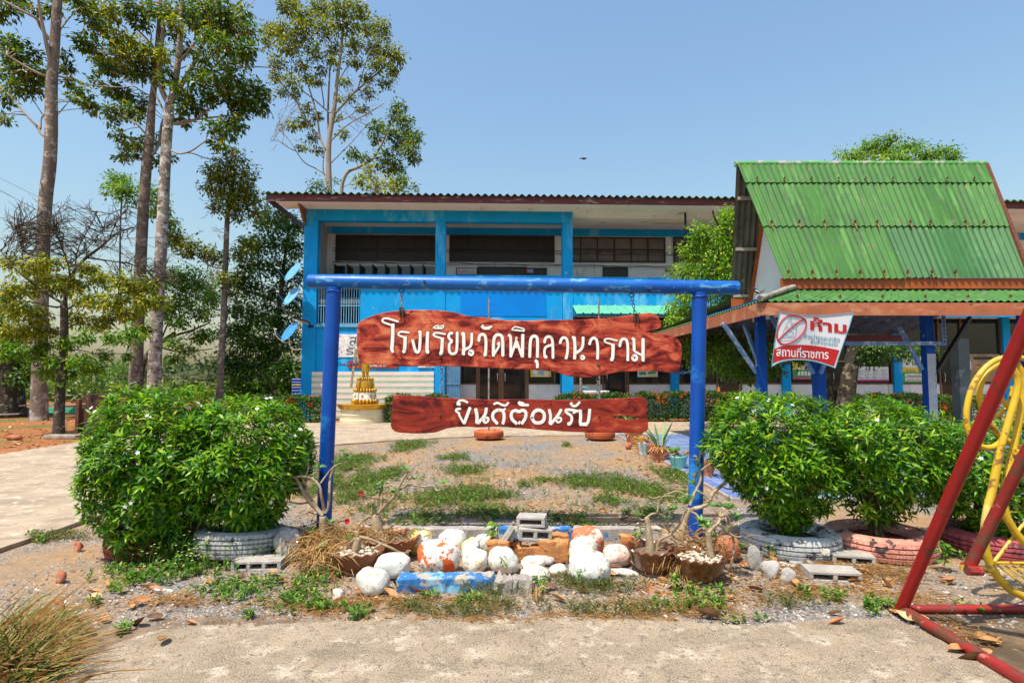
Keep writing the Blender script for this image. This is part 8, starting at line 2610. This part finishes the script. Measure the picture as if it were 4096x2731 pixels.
FL = [(650, 2572, 0, 'tan dry leaf lying alone on the foreground path', 20, 1.15), (340, 2540, 2, 'dark curled leaf on the soil at the left edge of the path', 80, 1.2), (232, 2412, 1, None, 0, .7), (415, 2487, 0, None, 70, 1), (560, 2418, 1, None, 100, 1.3), (520, 2432, 0, None, 60, .9), (560, 2505, 2, None, 60, 1.3), (620, 2478, 2, None, 90, 1), (760, 2498, 0, None, 80, .8), (245, 2470, 3, None, 20, .7),
      (370, 2380, 0, None, 85, 1.2), (380, 2395, 3, None, 80, 1), (430, 2345, 0, None, 60, 1), (540, 2290, 0, None, 40, .9), (620, 2368, 1, None, 70, 1.1), (590, 2360, 0, None, 100, 1.1), (840, 2335, 0, None, 30, .9), (950, 2325, 2, None, 85, 1.5), (880, 2336, 1, None, 60, 1), (1010, 2310, 1, None, 40, 1.1), (1090, 2300, 0, None, 60, 1.1), (1120, 2330, 1, None, 110, 1),
      (1190, 2360, 0, None, 30, 1), (1230, 2300, 2, None, 60, 1.2), (1300, 2330, 0, None, 20, .9), (1580, 2350, 2, 'glossy dark red leaf leaning on the blue kerb', 120, 1.2), (1450, 2374, 1, None, 90, 1.2), (1660, 2372, 1, None, 70, 1.3), (1700, 2380, 2, None, 40, 1.1), (1560, 2388, 0, None, 85, 1.3), (2200, 2355, 2, None, 80, 1.1), (2232, 2406, 0, 'big tan leaf on the dull turf below the large white stone', 60, 1.25), (2330, 2370, 0, None, 100, .9),
      (2456, 2282, 2, None, 80, 1.3), (2440, 2300, 0, None, 60, 1), (2590, 2362, 1, 'curled orange leaf standing on the gravel below the glazed pot', 20, 1.1), (2650, 2330, 0, None, 60, 1), (2700, 2360, 2, None, 90, 1.1), (2770, 2360, 1, None, 40, 1), (2900, 2400, 0, None, 50, .8), (2840, 2480, 2, 'rolled dark leaf at the path edge in the middle', 85, 1.7), (2920, 2390, 3, None, 10, .8), (3020, 2366, 2, 'brown rolled leaf on the grey gravel', 75, 1.1),
      (3180, 2340, 0, 'tan leaf with a torn edge before the front cinder block', 20, 1.1), (3085, 2240, 1, 'orange leaf leaning on the broken concrete', 5, 1.3), (3110, 2290, 3, None, 60, 1), (3350, 2500, 1, None, 70, 1.1), (3340, 2462, 0, None, 60, .9), (3540, 2345, 0, 'pale tan leaf flat on the straw near the leaning red leg', 80, 1.3), (3450, 2290, 0, None, 50, 1), (3420, 2330, 1, None, 80, 1), (3260, 2300, 2, None, 40, 1.1), (3360, 2285, 1, None, 60, 1),
      (3790, 2330, 1, None, 70, 1.1), (3810, 2335, 0, None, 80, 1), (3990, 2320, 1, None, 60, 1.3), (3620, 2478, 3, 'pale leaf resting at the foot of the red frame', 20, 1.1), (3640, 2470, 3, None, 60, 1), (3600, 2462, 1, None, 40, 1), (3580, 2450, 0, None, 20, .9), (3670, 2492, 3, None, 90, 1.3), (3830, 2612, 0, None, 90, 1.2), (3900, 2650, 2, None, 70, 1.4), (3920, 2555, 0, None, 85, 1), (3960, 2580, 0, None, 80, 1.2), (3940, 2620, 0, None, 100, .8),
      (2560, 2200, 2, None, 60, 1), (2440, 2240, 1, None, 40, 1), (2960, 2210, 2, None, 80, 1.4), (2990, 2270, 1, None, 60, 1.2), (1470, 1815, 0, None, 60, 1.2), (2760, 2020, 1, None, 60, 1), (1720, 2020, 1, None, 60, 1.2), (1850, 2060, 0, None, 60, 1), (2120, 2030, 0, None, 50, 1), (2260, 2080, 1, None, 70, 1), (2500, 2082, 0, None, 60, 1.2), (2560, 1880, 0, None, 40, 1.2), (2590, 1905, 1, None, 70, 1.3), (2480, 1840, 0, None, 60, 1.3), (2640, 1865, 1, None, 50, 1.2), (1990, 1900, 0, None, 40, 1), (2700, 1930, 0, None, 60, 1.2), (2410, 2045, 0, None, 80, 1), (1380, 2200, 1, None, 30, 1)]
rr = random.Random(9)
def zone(x, y):
    if y < 2130: return 'dry leaf on the gravel yard behind the flower bed'
    if x < 500: return 'dry leaf on the grey gravel at the left'
    if x < 1000: return 'dry leaf among the weeds below the left bushes'
    if x < 1500: return 'dry leaf in the dry grass left of the white stones'
    if x < 2300: return 'dry leaf at the foot of the painted stones'
    if x < 2960: return 'dry leaf round the glazed pots'
    if x < 3560: return 'dry leaf on the straw before the white and pink tyres'
    return 'dry leaf beside the red swing frame'
used = set()
for x, y, k, lab, rz, s in FL:
    on_path = (x, y) == (650, 2572)
    p = G(x, y, .021 if on_path else .012)
    src = protos[k]
    o = src if k not in used else copy_tree(src)
    used.add(k)
    o.location = p
    o.rotation_euler = (rr.gauss(0, .30), rr.gauss(0, .4), R(rz + rr.uniform(-20, 20)))
    if lab and ('stand' in lab or 'lean' in lab): o.rotation_euler = (R(50), 0, R(rz))
    o.scale = (s, s, s)
    o.location.z += .012 * s
    tag(o, lab or zone(x, y), 'leaf', 'fallen dry leaves')
def litter(name, patches, dens, ln, m, seed):
    global rng
    rng = np.random.default_rng(seed)
    p = patch_points(patches, dens, rng, .012)
    n = len(p)
    an = rng.random(n) * 6.28
    d = np.stack([np.cos(an), np.sin(an), .25 * rng.normal(size=n)], 1)
    l_ = ln * (.4 + .9 * rng.random(n))
    p[:, 2] += .012 * rng.random(n)
    tag(leaves(name, p, d, np.array([0, 0, 1.0]) + rdir(n) * .35, l_, l_ * .45, m, None, 'kite', .15, .15), kind='stuff')
litter('leaf_litter', [(1250, 2360, 260, 50), (700, 2400, 260, 50), (1700, 2380, 220, 24), (2350, 2330, 300, 30), (2650, 2380, 220, 50), (3150, 2320, 280, 60), (3450, 2320, 180, 50), (1990, 2200, 400, 50), (2900, 2230, 120, 40), (3680, 2470, 100, 20), (3900, 2570, 120, 60), (1150, 2240, 100, 30)], 330, .05, L_lit, 3)
litter('leaf_litter', [(2500, 1900, 250, 60), (1900, 1960, 400, 90), (1500, 1900, 160, 60), (2400, 2050, 300, 40), (2620, 1850, 100, 50)], 34, .07, L_lit, 4)
litter('leaf_litter', [(150, 1770, 300, 50), (260, 1720, 300, 30)], 10, .13, L_lit, 6)
